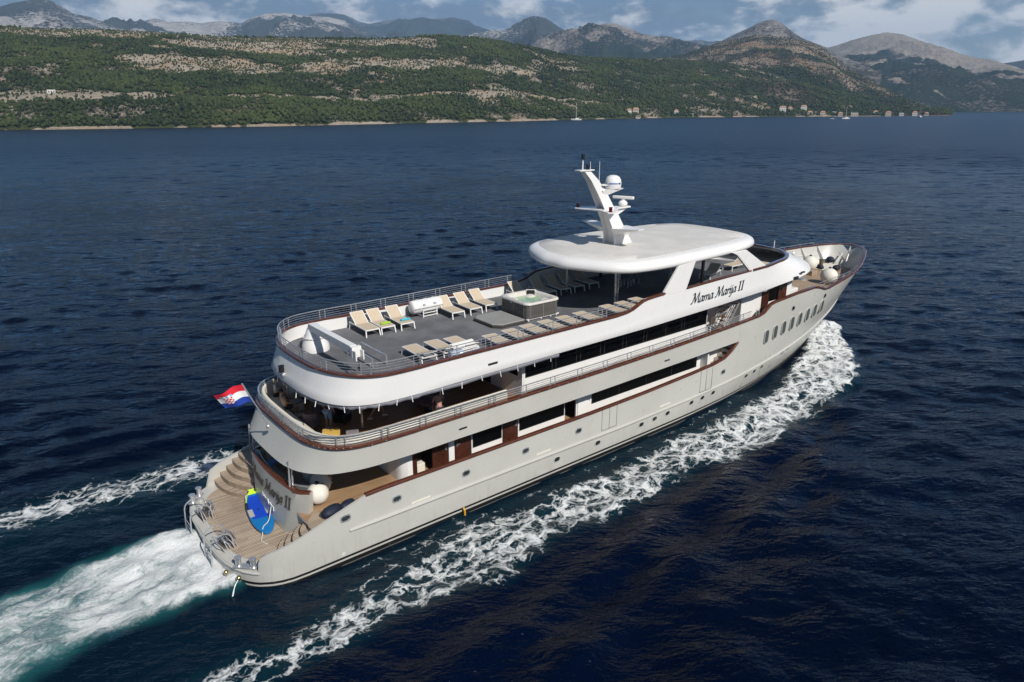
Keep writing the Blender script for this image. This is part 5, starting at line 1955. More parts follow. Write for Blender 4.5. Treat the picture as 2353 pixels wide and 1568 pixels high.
# ---------------------------------------------------------------- foredeck gear
def build_foredeck():
    # white steel frames and stringers inside the bow bulwark
    for s in (-1, 1):
        for x in (43.2, 44.6, 46.0, 47.4, 48.8, 50.2):
            z = bridge_cap(x)
            b = hull_b(min(x, stem_x(z) - 0.2), z) - 0.12
            b0 = hull_b(min(x, stem_x(5.2) - 0.2), 5.2) - 0.1
            mb = MB()
            mb.loft([[(x - 0.03, s * b, z - 0.02), (x + 0.03, s * b, z - 0.02), (x + 0.03, s * (b - 0.12), z - 0.02), (x - 0.03, s * (b - 0.12), z - 0.02)],
                     [(x - 0.03, s * b0, 5.13), (x + 0.03, s * b0, 5.13), (x + 0.03, s * (b0 - 0.42), 5.13), (x - 0.03, s * (b0 - 0.42), 5.13)]], True, True, True)
            mb.build('bulwark_bracket', M_WHITE, ship, False)
    mb = MB()
    for s in (-1, 1):
        mb.tube(side_pts([41.5, 43, 45, 47, 48.6, 50, 50.8], lambda x: 5.55 + 0.03 * (x - 41), 0.16, s), 0.03, 6)
    mb.build('bulwark_stringer', M_WHITE, ship)
    # inner lining, white
    mb = MB()
    for s in (-1, 1):
        rings = []
        for x in np.arange(39.5, 51.6, 0.5):
            zt = bridge_cap(x) - 0.01
            rings.append([(min(x, stem_x(z) - 0.35), s * max(0.0, hull_b(min(x, stem_x(z) - 0.25), z) - 0.115), z) for z in np.linspace(5.12, zt, 5)])
        mb.loft(rings, False)
    mb.build('bulwark_lining', M_WHITE, ship)
    w = MB().lathe([(0.22, 5.12), (0.22, 5.2), (0.16, 5.28), (0.16, 5.75), (0.2, 5.82), (0.2, 5.9), (0.02, 5.92)], 16, (48.2, 0.35, 0))
    w.build('capstan', pbr('bronze', (0.42, 0.36, 0.24), 0.35, 1.0), ship)
    MB().prism([(47.6, -0.2), (49.6, -0.35), (50.3, 0.1), (50.0, 0.9), (48.4, 1.2), (47.4, 0.6)], 5.13, 5.25).build('windlass_bed', M_CREAM, ship, False, bevel=0.04)
    MB().box((45.6, -0.2, 5.3), (0.75, 0.75, 0.36)).build('deck_hatch', M_TEAK, ship, False, bevel=0.02)
    MB().lathe([(0.3, 5.12), (0.3, 5.2), (0.22, 5.24), (0.02, 5.25)], 14, (43.6, -0.75, 0)).build('deck_vent', M_STEEL, ship)
    for x in (44.6, 45.1):
        mb = MB().lathe([(0.07, 5.12), (0.07, 5.62), (0.10, 5.64), (0.02, 5.68)], 10, (x, -hull_b(x, 5.6) + 0.55, 0))
        mb.build('bitt', M_STEEL, ship)
    MB().tube([(50.7, -0.4, 5.3), (51.3, -0.25, 6.0)], 0.05, 6).tube([(50.7, 0.4, 5.3), (51.3, 0.25, 6.0)], 0.05, 6).build('anchor_roller', M_WHITE, ship)
    for y in (-1.0, 0.4):
        MB().tube([(37.7, y * 1.6, 8.3), (37.7, y * 1.6, 8.85)], 0.025, 6).build('flag_socket', M_FRAMEW, ship)


build_foredeck()


# ---------------------------------------------------------------- spiral stair on the side deck
def build_spiral():
    cx, cy = 30.1, -2.75
    pole = MB().tube([(cx, cy, 4.22), (cx, cy, 7.0)], 0.06, 10)
    o = pole.build('spiral_stair', M_STEEL, ship)
    for k in range(11):
        a = R(200 + 26 * k)
        z = 4.42 + 0.22 * k
        c, s = math.cos(a), math.sin(a)
        c2, s2 = math.cos(a + 0.42), math.sin(a + 0.42)
        poly = [(cx + 0.1 * c, cy + 0.1 * s), (cx + 0.85 * c, cy + 0.85 * s), (cx + 0.85 * c2, cy + 0.85 * s2), (cx + 0.1 * c2, cy + 0.1 * s2)]
        MB().prism(poly, z - 0.05, z).build('stair_tread', M_TEAKO, o, False, bevel=0.01)
    mb = MB()
    for r_, dz in ((0.87, 0.9),):
        mb.tube([(cx + r_ * math.cos(R(200 + 13 * k)), cy + r_ * math.sin(R(200 + 13 * k)), 4.42 + 0.11 * k + dz) for k in range(23)], 0.022, 6)
    for k in range(0, 23, 4):
        a = R(200 + 13 * k)
        p = (cx + 0.87 * math.cos(a), cy + 0.87 * math.sin(a))
        mb.tube([(p[0], p[1], 4.38 + 0.11 * k), (p[0], p[1], 5.32 + 0.11 * k)], 0.016, 5)
    mb.build('stair_railing', M_STEEL, o)
    # straight companion ladder with wood treads
    q = MB()
    for y in (-3.55, -2.95):
        q.bar((29.85, y, 4.3), (31.7, y, 6.7), 0.05, 0.12)
        for d in (0.35, 0.65, 0.95):
            q.tube([(29.75, y, 4.3 + d), (31.6, y, 6.7 + d)], 0.02, 5)
    o2 = q.build('companion_ladder', M_STEEL, ship)
    for k in range(9):
        f = (k + 0.6) / 9.5
        MB().box((29.85 + 1.85 * f, -3.25, 4.3 + 2.4 * f), (0.25, 0.55, 0.045)).build('ladder_tread', M_TEAKO, o2, False, bevel=0.008)


build_spiral()


# ---------------------------------------------------------------- lettering: broad-nib strokes
GL = {
    'M': ([[(0.02, 0.10), (0.10, 0.02), (0.20, 0.16), (0.36, 0.72), (0.40, 0.94), (0.28, 1.0), (0.20, 0.86)], [(0.40, 0.96), (0.50, 0.30), (0.54, 0.06)], [(0.54, 0.06), (0.74, 0.58), (0.96, 1.0)], [(0.96, 1.0), (0.93, 0.4), (0.94, 0.08), (1.02, 0.02), (1.10, 0.12)]], 1.10),
    'a': ([[(0.42, 0.50), (0.24, 0.56), (0.08, 0.36), (0.06, 0.10), (0.16, 0.02), (0.30, 0.16), (0.42, 0.50)], [(0.44, 0.54), (0.38, 0.16), (0.42, 0.02), (0.54, 0.12)]], 0.53),
    'm': ([[(0.0, 0.44), (0.10, 0.54), (0.12, 0.40), (0.06, 0.02)], [(0.08, 0.22), (0.26, 0.50), (0.38, 0.53), (0.40, 0.38), (0.35, 0.02)], [(0.37, 0.22), (0.54, 0.50), (0.67, 0.53), (0.69, 0.36), (0.64, 0.10), (0.70, 0.02), (0.80, 0.12)]], 0.80),
    'r': ([[(0.0, 0.44), (0.10, 0.54), (0.12, 0.40), (0.06, 0.02)], [(0.08, 0.22), (0.20, 0.48), (0.30, 0.54), (0.36, 0.48)]], 0.36),
    'i': ([[(0.0, 0.44), (0.10, 0.54), (0.08, 0.16), (0.12, 0.02), (0.24, 0.12)], [(0.13, 0.70), (0.17, 0.78)]], 0.24),
    'j': ([[(0.0, 0.44), (0.10, 0.54), (0.08, 0.16), (0.04, -0.20), (-0.08, -0.30), (-0.18, -0.24)], [(0.13, 0.70), (0.17, 0.78)]], 0.21),
    'I': ([[(0.08, 0.95), (0.36, 0.98)], [(0.22, 0.96), (0.16, 0.04)], [(0.0, 0.04), (0.30, 0.04)]], 0.42),
    ' ': ([], 0.26),
}


def lettering(mb, text, put, height, nib=0.085, thick=0.02, slant=0.12, length=None):
    """put(u, v, off) maps letter space (metres along, up, out) onto the surface"""
    tot = sum(GL[c][1] for c in text)
    sx = height if length is None else length / tot
    u0 = 0.0
    nv = Vector((math.cos(R(38)), math.sin(R(38)))) * nib * height
    for c in text:
        strokes, adv = GL[c]
        for st in strokes:
            pts = smooth_path([(u0 + x * sx + slant * y * height, y * height, 0) for x, y in st], 6)
            wv = Vector((nib * height * 0.9, nib * height * 0.12)) if c == 'I' and abs(st[0][0] - st[-1][0]) < 0.1 else nv
            if c == 'I' and wv is nv:
                wv = Vector((0.01, nib * height * 0.38))
            a = [(p.x + wv.x / 2 * 1.0, p.y + wv.y / 2) for p in pts]
            b = [(p.x - wv.x / 2 * 1.0, p.y - wv.y / 2) for p in pts]
            rings = []
            for pa, pb in zip(a, b):
                rings.append([put(pa[0], pa[1], thick), put(pb[0], pb[1], thick), put(pb[0], pb[1], 0.0), put(pa[0], pa[1], 0.0)])
            mb.loft(rings, True, True, True)
        u0 += adv * sx


mb = MB()
lettering(mb, 'Mama Marija II', lambda u, v, o: (25.35 + u, -4.318 - o, 7.13 + 0.012 * u + v), 0.58, length=4.95, nib=0.17)
mb.build('ship_name', M_LETTER, ship, False)


def on_transom(u, v, o):
    z = 2.02 + v
    out = transom_outline(z)
    y = 1.95 - u
    ys = [q_[1] for q_ in out]
    xs = [q_[0] for q_ in out]
    x = float(np.interp(y, ys, xs))
    return (x - 0.012 - o, y, z)


mb = MB()
lettering(mb, 'Mama Marija II', on_transom, 0.56, length=4.3, nib=0.165)
mb.build('ship_name', M_LETTER2, ship, False)
GL.update({'S': ([[(0.34, 0.85), (0.20, 0.98), (0.06, 0.78), (0.20, 0.54), (0.34, 0.30), (0.22, 0.04), (0.02, 0.14)]], 0.46),
           'P': ([[(0.06, 0.02), (0.06, 0.98)], [(0.06, 0.96), (0.34, 0.9), (0.36, 0.6), (0.06, 0.48)]], 0.46),
           'L': ([[(0.06, 0.98), (0.06, 0.04), (0.36, 0.04)]], 0.44), 'T': ([[(0.0, 0.96), (0.42, 0.96)], [(0.21, 0.96), (0.21, 0.02)]], 0.46),
           '3': ([[(0.02, 0.9), (0.22, 0.98), (0.3, 0.76), (0.14, 0.54), (0.34, 0.3), (0.2, 0.02), (0.0, 0.1)]], 0.5),
           '0': ([[(0.18, 0.98), (0.02, 0.7), (0.02, 0.3), (0.18, 0.02), (0.34, 0.3), (0.34, 0.7), (0.18, 0.98)]], 0.45)})
mb = MB()
lettering(mb, 'I I', lambda u, v, o: on_transom(u + 1.55, v - 0.42, o), 0.2, nib=0.14)
mb.tube([on_transom(u, v, 0.03) for u, v in ((1.9, -0.28), (2.1, -0.34), (2.3, -0.3), (2.42, -0.5), (2.5, -0.36), (2.75, -0.46), (2.85, -0.42), (2.86, -0.62))], 0.02, 5)
mb.build('port_of_registry', M_FRAMEW, ship, False)
mb = MB()
lettering(mb, '30', lambda u, v, o: (4.0 + u, -(hull_b(4, 0.5) + 0.006 + o), 0.42 + v), 0.15, nib=0.2, slant=0.0, thick=0.006)
mb.build('draught_mark', M_FRAMEW, ship, False)


# ---------------------------------------------------------------- ensign on its raked staff
def build_flag():
    a, b = Vector((3.17, 0.0, 4.80)), Vector((2.28, 0.0, 6.95))
    o = MB().tube([a, b], 0.032, 8).lathe([(0.09, -0.05), (0.09, 0.05), (0.05, 0.1)], 8, (a.x - 0.04, a.y, a.z)).build('flagstaff', M_STEEL, ship)
    red, wh, bl = pbr('flag_red', (0.62, 0.01, 0.03), 0.75), pbr('flag_white', (0.75, 0.75, 0.75), 0.75), pbr('flag_blue', (0.008, 0.04, 0.30), 0.75)
    lb = pbr('flag_crown_blue', (0.16, 0.36, 0.62), 0.75)
    nu, nv = 54, 36
    d = (a - b).normalized()
    L, Hh = 1.15, 0.92
    vs = []
    for i in range(nu + 1):
        for j in range(nv + 1):
            u, v = i / nu, j / nv
            p = b + d * (0.06 + v * Hh)
            sag = 0.34 * u * u
            p = p + Vector((-0.93 * u * L * (1 - 0.06 * v), 0.16 * math.sin(u * 7 + v * 1.2) * u + 0.28 * u, -sag + 0.05 * math.sin(u * 6 + 1) * u + 0.16 * v * u))
            vs.append(p)
    fs, mi = [], []
    for i in range(nu):
        for j in range(nv):
            fs.append([i * (nv + 1) + j, (i + 1) * (nv + 1) + j, (i + 1) * (nv + 1) + j + 1, i * (nv + 1) + j + 1])
            u, v = (i + .5) / nu, (j + .5) / nv
            k = 0 if v < 1 / 3 else (1 if v < 2 / 3 else 2)
            # chequered shield with the small crown of blue shields above
            su, sv = (u - 0.56) / 0.30, (v - 0.36) / 0.40
            if 0 <= su < 1 and 0 <= sv < 1 and not (sv > 0.7 and abs(su - 0.5) > 0.5 - (sv - 0.7)):
                k = 0 if (int(su * 5) + int(sv * 5)) % 2 == 0 else 1
            cu, cv = (u - 0.52) / 0.38, (v - 0.22) / 0.12
            if 0 <= cu < 1 and 0 <= cv < 1:
                k = 3 if int(cu * 5) % 2 == 0 else 1
            mi.append(k)
    m = MB()
    m.v = [tuple(p) for p in vs]
    m.f = fs
    m.m = mi
    m.build('ensign', [red, wh, bl, lb], o, True, 80)


build_flag()


# ---------------------------------------------------------------- bench following the aft rail of the bridge deck
def build_bench():
    base = [(x, y) for x, y in aft_curve(BR_TOP)] + [(9, -4.28), (10.5, -4.28), (12.6, -4.28)]
    def off(o, z):
        out = []
        n = len(base)
        for i in range(n):
            a, b = base[max(i - 1, 0)], base[min(i + 1, n - 1)]
            if i == 0:
                d = (0.0, -1.0)
            else:
                d = (b[0] - a[0], b[1] - a[1])
            l = math.hypot(*d)
            nx, ny = -d[1] / l, d[0] / l
            out.append((base[i][0] + nx * o, min(base[i][1] + ny * o, 0.0), z))
        return out
    for s in (1, -1):
        f = lambda o, z: [(x, s * y, zz) for x, y, zz in off(o, z)]
        mb = MB()
        mb.loft([f(0.16, 4.3), f(0.14, 5.26), f(0.2, 5.32), f(0.30, 5.30), f(0.38, 4.72), f(0.95, 4.70), f(1.0, 4.64), f(0.98, 4.26)], False)
        mb.build('aft_bench', M_CREAM, ship, True, 50)


build_bench()

# ================================================================== THINGS ON BOARD
SD = 6.985          # sun-deck floor


def make_lounger(loc, rz, label, group, back=38.0, flat=False):
    """feet end toward local -y, head toward +y; origin on the deck under the middle"""
    t = thing('sun_lounger', label, 'sun lounger', loc, rz, group)
    w, zs = 0.33, 0.34
    y0, yh, L = -0.95, 0.22, 0.78
    a = R(back)
    hy, hz = yh + L * math.cos(a), zs + L * math.sin(a)
    mb = MB()
    for s in (-1, 1):
        mb.bar((s * (w + 0.02), y0, zs), (s * (w + 0.02), 0.92, zs), 0.045, 0.05)
    mb.bar((-w, y0, zs), (w, y0, zs), 0.045, 0.05)
    mb.bar((-w, 0.9, zs), (w, 0.9, zs), 0.045, 0.05)
    mb.build('frame', M_FRAMEW, t, False)
    for s in (-1, 1):
        for y, d in ((y0 + 0.04, -0.07), (0.80, 0.10)):
            MB().bar((s * (w + 0.02), y, zs), (s * (w + 0.035), y + d, 0.0), 0.045, 0.05).build('leg', M_FRAMEW, t, False)
    mb = MB()
    n = 7
    rings = []
    for i in range(n + 1):
        y = y0 + 0.02 + (yh - y0) * i / n
        sag = 0.03 * math.sin(math.pi * i / n)
        rings.append([(-w, y, zs + 0.03), (-w * 0.4, y, zs + 0.03 - sag), (w * 0.4, y, zs + 0.03 - sag), (w, y, zs + 0.03), (w, y, zs + 0.018), (-w, y, zs + 0.018)])
    mb.loft(rings, True, True, True)
    mb.build('seat', M_SLING, t, True, 40)
    mb = MB()
    rings = []
    for i in range(6):
        f = i / 5
        y, z = yh + L * f * math.cos(a), zs + 0.03 + L * f * math.sin(a)
        sag = 0.035 * math.sin(math.pi * f)
        nx, nz = -math.sin(a), math.cos(a)
        rings.append([(-w, y, z), (-w * 0.4, y - nx * sag, z - nz * sag), (w * 0.4, y - nx * sag, z - nz * sag), (w, y, z), (w, y - nx * 0.014, z - nz * 0.014), (-w, y - nx * 0.014, z - nz * 0.014)])
    mb.loft(rings, True, True, True)
    b = mb.build('backrest', M_SLING, t, True, 40)
    mb = MB()
    for s in (-1, 1):
        mb.bar((s * w, yh, zs + 0.01), (s * w, hy, hz + 0.01), 0.035, 0.035)
        if back > 12:
            mb.bar((s * w * 0.9, yh + 0.5 * math.cos(a), zs + 0.5 * math.sin(a)), (s * w * 0.9, yh + 0.62, zs), 0.025, 0.025)
    mb.bar((-w, hy, hz + 0.01), (w, hy, hz + 0.01), 0.035, 0.035)
    mb.build('backrest_frame', M_FRAMEW, b, False)
    return t


def towel(loc, rz, label, mat):
    mb = MB()
    prof = []
    for i in range(9):
        a_ = math.pi * 2 * i / 9
        prof.append((0.085 * math.cos(a_), 0.055 * math.sin(a_) + 0.05))
    rings = [[(x, p[0] * k, p[1] * k2) for p in prof] for x, k, k2 in ((-0.25, 0.82, 0.8), (-0.235, 1, 1), (-0.08, 1.05, 0.98), (0.1, 0.98, 1.04), (0.235, 1.02, 1), (0.25, 0.8, 0.8))]
    mb.loft(rings, True, True, True)
    o = mb.build('rolled_towel', mat, None, True, 60)
    o.location = loc
    o.rotation_euler = (0, 0, rz)
    return tag(o, label, 'towel', 'rolled towels left on loungers')


GP = 'sun loungers in rows on the upper deck'
proto = make_lounger((9.32, 2.98, SD), R(-2), 'beige sun lounger nearest the white crane, in the sunny port row', GP)
low = make_lounger((13.0, -3.05, SD), R(176), 'flat beige lounger at the aft end of the long row behind the starboard rail', GP, back=7)
mid = make_lounger((9.35, -2.05, SD), R(177), 'beige lounger at the aft end of the trio inside the starboard rail', GP, back=16)
for x, y, rz, lab in ((10.15, 2.93, -3, 'beige sun lounger with a lime green towel rolled on its seat'),
                      (11.2, 2.86, -3, 'beige sun lounger with a turquoise towel, beside the liferaft canister'),
                      (14.28, 2.88, -4, 'beige lounger just forward of the liferaft, farthest from the hot tub of its trio'),
                      (15.42, 2.90, -3, 'middle beige lounger between the liferaft and the hot tub'),
                      (16.5, 2.98, -3, 'beige lounger right beside the far corner of the hot tub'),
                      (19.3, 3.05, -5, 'lounger half hidden behind the hot tub, its back in the sun'),
                      (20.9, 3.0, -4, 'shaded lounger standing behind the hot tub just under the roof edge'),
                      (22.02, 2.95, -6, 'shaded lounger nearest the steel post under the roof'),
                      (23.1, 2.92, -6, 'middle one of three shaded loungers under the roof'),
                      (24.32, 2.92, -6, 'shaded lounger deepest under the roof')):
    dup(proto, (x, y, SD), R(rz), lab, GP)
for x, y, rz, lab in ((10.45, -2.1, 177, 'middle beige lounger of the trio inside the starboard rail'),
                      (11.42, -2.25, 178, 'beige lounger of the starboard trio beside the heap of white frames')):
    dup(mid, (x, y, SD), R(rz), lab, GP)
for x, y, rz, lab in ((14.2, -2.98, 176, 'flat beige lounger abreast of the grey tub cover, second in the starboard row'),
                      (15.35, -2.93, 177, 'flat beige lounger beside the forward part of the tub cover'),
                      (16.5, -2.93, 176, 'flat beige lounger abreast of the near corner of the hot tub'),
                      (17.68, -2.95, 175, 'flat beige lounger beside the hot tub\'s starboard side'),
                      (18.9, -2.95, 176, 'flat beige lounger just forward of the hot tub'),
                      (20.95, -2.85, 177, 'flat lounger half in sun at the edge of the roof shadow'),
                      (22.1, -2.9, 178, 'grey looking flat lounger in the roof shadow, next to the steel post'),
                      (23.3, -2.8, 178, 'flat lounger in deepest shade near the swept mahogany rail')):
    dup(low, (x, y, SD), R(rz), lab, GP)
front = make_lounger((30.7, 0.6, SD), R(-75), 'lounger seen through the side window, its back raised, in the front lounge', 'loungers in the open front lounge', back=30)
dup(front, (32.2, -0.6, SD), R(-75), 'second lounger seen through the side window, closer to the name lettering', 'loungers in the open front lounge')
dup(front, (35.6, -0.2, SD), R(-90), 'lounger inside the curved mahogany rail ahead of the roof', 'loungers in the open front lounge')
dup(front, (35.0, -2.3, SD), R(-80), 'lounger by the near end of the curved mahogany rail ahead of the roof', 'loungers in the open front lounge')
M_LIME = pbr('lime_towel', (0.30, 0.52, 0.02), 0.9, bump=0.4, bscale=90)
M_TURQ = pbr('turquoise_towel', (0.05, 0.42, 0.56), 0.9, bump=0.4, bscale=90)
towel((10.2, 2.42, SD + 0.36), R(-4), 'rolled lime green towel lying on a lounger seat', M_LIME)
towel((11.28, 2.36, SD + 0.36), R(-4), 'rolled turquoise towel lying on a lounger seat', M_TURQ)

# heap of folded white frames wrapped in film beside the starboard rail
t = thing('folded_frame_stack', 'heap of folded white lounger frames wrapped in bluish film by the rail', 'frame stack', (10.9, -3.3, SD))
for k in range(6):
    mb = MB()
    z = 0.10 + 0.10 * k
    y = -0.34 + 0.14 * k
    mb.bar((-0.55 + 0.02 * k, y, z), (0.85 - 0.03 * k, y, z + 0.02), 0.06, 0.06)
    mb.bar((-0.5, y + 0.07, z + 0.03), (0.8 - 0.02 * k, y + 0.07, z + 0.05), 0.03, 0.03)
    mb.build('folded_frame', M_FRAMEW, t, False)
mb = MB()
prof = [[(-0.85 + 0.12 * i, -0.1 + 0.30 * (0.7 + 0.25 * math.sin(i * 1.7)) * math.cos(a_), 0.34 + 0.24 * (0.8 + 0.2 * math.sin(i * 2.3 + a_ * 2)) * math.sin(a_)) for a_ in np.linspace(0, 2 * math.pi, 11)[:-1]] for i in range(6)]
mb.loft(prof, True, True, True)
mb.build('film_wrap', pbr('bluish_film', (0.42, 0.48, 0.58), 0.25, var=0.3, vscale=7, bump=0.6, bscale=16), t, True, 60)

# ---------------------------------------------------------------- hot tub
t = thing('hot_tub', 'square hot tub with grey slatted sides, pale acrylic rim and green water', 'hot tub', (17.67, 0.32, SD), R(-1))


def rr_loop(w, h, r, z, n=5):
    return [(x, y, z) for x, y in rounded_rect(w, h, r, n)]


mb = MB()
mb.loft([rr_loop(2.14, 2.26, 0.22, 0.10), rr_loop(2.16, 2.28, 0.22, 0.5), rr_loop(2.16, 2.28, 0.22, 0.84)], True, True, False)
sidep = mb.build('side_cladding', M_TUBSIDE, t, True, 30)
mb = MB()
for x, y, sx, sy in ((-1.085, 0, .012, .03), (-1.085, -0.86, .012, .03), (0, -1.145, .03, .012), (0.86, -1.145, .03, .012), (-0.86, -1.145, .03, .012)):
    MB().box((x, y, 0.47), (sx, sy, 0.74)).build('corner_strip', pbr('tub_trim', (0.20, 0.195, 0.19), 0.4), sidep, False)
MB().box((-1.09, 0.2, 0.76), (0.014, 0.14, 0.05)).build('control_plate', M_FRAMEW, sidep, False)
for y in (0.88, -0.72):
    MB().lathe([(0.045, -0.012), (0.045, 0.012)], 10, (-1.085, y, 0.55), axis='x').build('drain_cap', M_BLACK, sidep)
mb = MB()
mb.loft([rr_loop(2.16, 2.28, 0.24, 0.82), rr_loop(2.28, 2.40, 0.30, 0.84), rr_loop(2.30, 2.42, 0.30, 0.90), rr_loop(2.22, 2.34, 0.28, 0.955), rr_loop(1.90, 2.0, 0.42, 0.955), rr_loop(1.80, 1.9, 0.45, 0.90), rr_loop(1.66, 1.76, 0.5, 0.62), rr_loop(1.5, 1.6, 0.5, 0.45)], True, False, True)
for x, y, r_ in ((0.55, 0.6, 0.32), (-0.6, 0.6, 0.3), (-0.55, -0.6, 0.3), (0.6, -0.55, 0.34)):
    mb.ball((x, y, 0.66), r_, 14, 8, (1, 1, 0.62))
mb.build('acrylic_shell', M_TUBRIM, t, True, 50)
mw = bpy.data.materials.new('tub_water')
mw.use_nodes = True
nt = NT(mw.node_tree)
bb = nt.n['Principled BSDF']
tc = nt.n.new('ShaderNodeTexCoord').outputs['Object']
nt.l.new(nt.mix(nt.noise(tc, 2.5, 4), (0.16, 0.33, 0.19), (0.42, 0.55, 0.40)), bb.inputs['Base Color'])
bb.inputs['Roughness'].default_value = 0.05
nt.l.new(nt.bump(nt.noise(tc, 9, 3), 0.4, 0.03), bb.inputs['Normal'])
MB().prism(rounded_rect(1.70, 1.80, 0.48), 0.60, 0.745).build('water_surface', mw, t, False)
MB().box((0.72, 0.76, 0.84), (0.42, 0.16, 0.34), rz=R(-42)).build('headrest', M_BLACK, t, False, bevel=0.03)
MB().box((0.80, 0.84, 0.83), (0.6, 0.16, 0.40), rz=R(-42)).build('corner_seat', M_TUBRIM, t, False, bevel=0.06)
for y in (-1.08, 1.08):
    MB().box((0, y, 0.085), (2.24, 0.06, 0.05)).build('base_rail', M_FRAMEW, t, False)
    for x in (-0.95, -0.1, 0.55, 0.95):
        MB().box((x, y, 0.03), (0.06, 0.06, 0.06)).build('foot', M_FRAMEW, t, False)
# its folded cover on the deck
t = thing('tub_cover', 'grey folded hot tub cover lying flat on the carpet aft of the tub', 'cover', (15.5, 0.2, SD), R(-1))
pl = [(-0.95, 0.78), (-0.62, 1.08), (0.88, 1.08), (0.92, 1.0), (0.92, -1.0), (0.86, -1.08), (-0.62, -1.08), (-0.95, -0.72)]
MB().prism([(x * 1.03, y * 1.03) for x, y in pl], 0.0, 0.16).build('skirt', M_COVERS, t, False, bevel=0.04)
MB().loft([[(x * 1.0, y * 1.0, 0.162) for x, y in pl], [(x * 0.97, y * 0.97, 0.20) for x, y in pl]], True, True, True).build('top_panel', M_COVER, t, False, bevel=0.012)
MB().box((0.97, -0.2, 0.09), (0.08, 1.9, 0.1)).build('hinge_flap', M_COVERS, t, False, bevel=0.02)

# ---------------------------------------------------------------- liferaft canister
t = thing('liferaft_canister', 'white ribbed liferaft canister lying in a white tube cradle by the port rail', 'liferaft', (13.28, 3.62, SD))
mb = MB()
prof = [(0.05, -0.93), (0.25, -0.92), (0.34, -0.86), (0.36, -0.8), (0.36, -0.55), (0.385, -0.53), (0.385, -0.47), (0.36, -0.45), (0.36, -0.03), (0.385, -0.02), (0.385, 0.04), (0.36, 0.05), (0.36, 0.45), (0.385, 0.47), (0.385, 0.53), (0.36, 0.55), (0.36, 0.8), (0.34, 0.86), (0.25, 0.92), (0.05, 0.93)]
mb.lathe(prof, 24, (0, 0, 0.52), axis='x')
mb.build('canister', M_WHITE, t, True, 40)
MB().box((0, -0.38, 0.50), (1.74, 0.03, 0.035)).build('seam_flange', pbr('seam_grey', (0.35, 0.35, 0.35), 0.5), t, False)
for x in (-0.3, 0.35):
    MB().box((x, -0.345, 0.66), (0.15, 0.03, 0.10), rot=Matrix.Rotation(R(-25), 3, 'X')).build('instruction_plate', pbr('plate_grey', (0.28, 0.29, 0.3), 0.5), t, False)
for x in (-0.42, 0.42):
    mb = MB()
    for y in (-0.42, 0.42):
        mb.bar((x, y, 0), (x, y, 0.42), 0.05, 0.05)
    mb.bar((x, -0.42, 0.08), (x, 0.42, 0.08), 0.05, 0.05)
    mb.build('cradle_frame', M_FRAMEW, t, False)
mb = MB()
for z in (0.08, 0.24, 0.4):
    mb.bar((-0.42, -0.45, z), (0.42, -0.45, z), 0.03, 0.04)
mb.build('cradle_slats', M_FRAMEW, t, False)

# ---------------------------------------------------------------- fenders
def fender(loc, r, label, group, sc=(1, 1, 1)):
    f = thing('ball_fender', label, 'fender', loc, 0, group)
    MB().ball((0, 0, r), r, 28, 18, (sc[0], sc[1], 1)).build('cover', M_FENDER, f, True, 80)
    MB().lathe([(0.09, 0), (0.09, 0.08), (0.05, 0.12)], 10, (0, 0, 2 * r - 0.02)).build('neck', M_NAVY, f)
    return f


fender((43.85, -2.6, 5.12), 0.58, 'big cream ball fender on the foredeck close to the starboard rail', 'ball fenders', (1.0, 1.06, 1))
fender((46.9, 0.6, 5.12), 0.58, 'cream ball fender on the foredeck half behind the white brow', 'ball fenders')
fender((3.98, -2.45, 2.0), 0.45, 'white ball fender at the starboard end of the transom, lower half in sunlight', 'ball fenders')
fender((4.42, -1.75, 2.0), 0.45, 'shaded white ball fender in the middle of the three behind the transom', 'ball fenders')
fender((4.55, -0.75, 2.0), 0.45, 'shaded ball fender farthest in, partly under the overhang', 'ball fenders')


def bag(loc, rz, sx, sy, sz, label):
    mb = MB()
    rings = []
    rr_ = random.Random(label)
    for i in range(7):
        f = i / 6
        k = math.sin(math.pi * (0.12 + 0.76 * f)) ** 0.6
        rings.append([(sx * (f - 0.5), sy / 2 * k * math.cos(a_) * (1 + rr_.uniform(-.08, .08)), sz / 2 + sz / 2 * k * math.sin(a_) * (1 + rr_.uniform(-.1, .1))) for a_ in np.linspace(0, 2 * math.pi, 13)[:-1]])
    mb.loft(rings, True, True, True)
    o = mb.build('canvas_bag', M_NAVY, None, True, 70)
    o.location = loc
    o.rotation_euler = (0, 0, rz)
    return tag(o, label, 'bag', 'navy canvas bundles')


bag((4.0, -3.65, 2.0), R(20), 0.85, 0.55, 0.42, 'navy canvas bundle by the top of the starboard stern steps')
bag((4.75, -3.5, 2.0), R(25), 0.7, 0.42, 0.3, 'smaller navy bundle just forward of the one by the stern steps')
bag((48.6, -0.75, 5.13), R(10), 0.75, 0.6, 0.42, 'dark navy canvas bundle on the foredeck planks beside the capstan')
bag((50.4, 0.75, 5.25), R(60), 0.7, 0.6, 0.5, 'dark navy canvas bundle perched against the bow bulwark')
bag((47.7, 0.15, 5.13), R(80), 0.6, 0.4, 0.45, 'black canvas bundle between the capstan and the far fender')

# ---------------------------------------------------------------- paddle board on the platform
t = thing('paddle_board', 'blue inflatable paddle board with a lime green tip lying on the stern platform', 'paddle board', (2.24, 0.12, 0.90))
C0, C1 = Vector((2.62, 1.80, 0)), Vector((2.08, -1.62, 0))
ax = (C1 - C0)
LB = ax.length
ax.normalize()
sdv = Vector((-ax.y, ax.x, 0))


def bw(f):
    return 0.47 * (max(0.0, 1 - abs(2 * f - 1.04) ** 2.6)) ** 0.62 + (0.14 if f < 0.02 else 0)


def board_ring(f, grow=0.0, z=0.0, k=1.0):
    c = C0 + ax * (LB * f) - Vector((2.24, 0.12, 0))
    return c, max(0.02, bw(f) * k + grow)


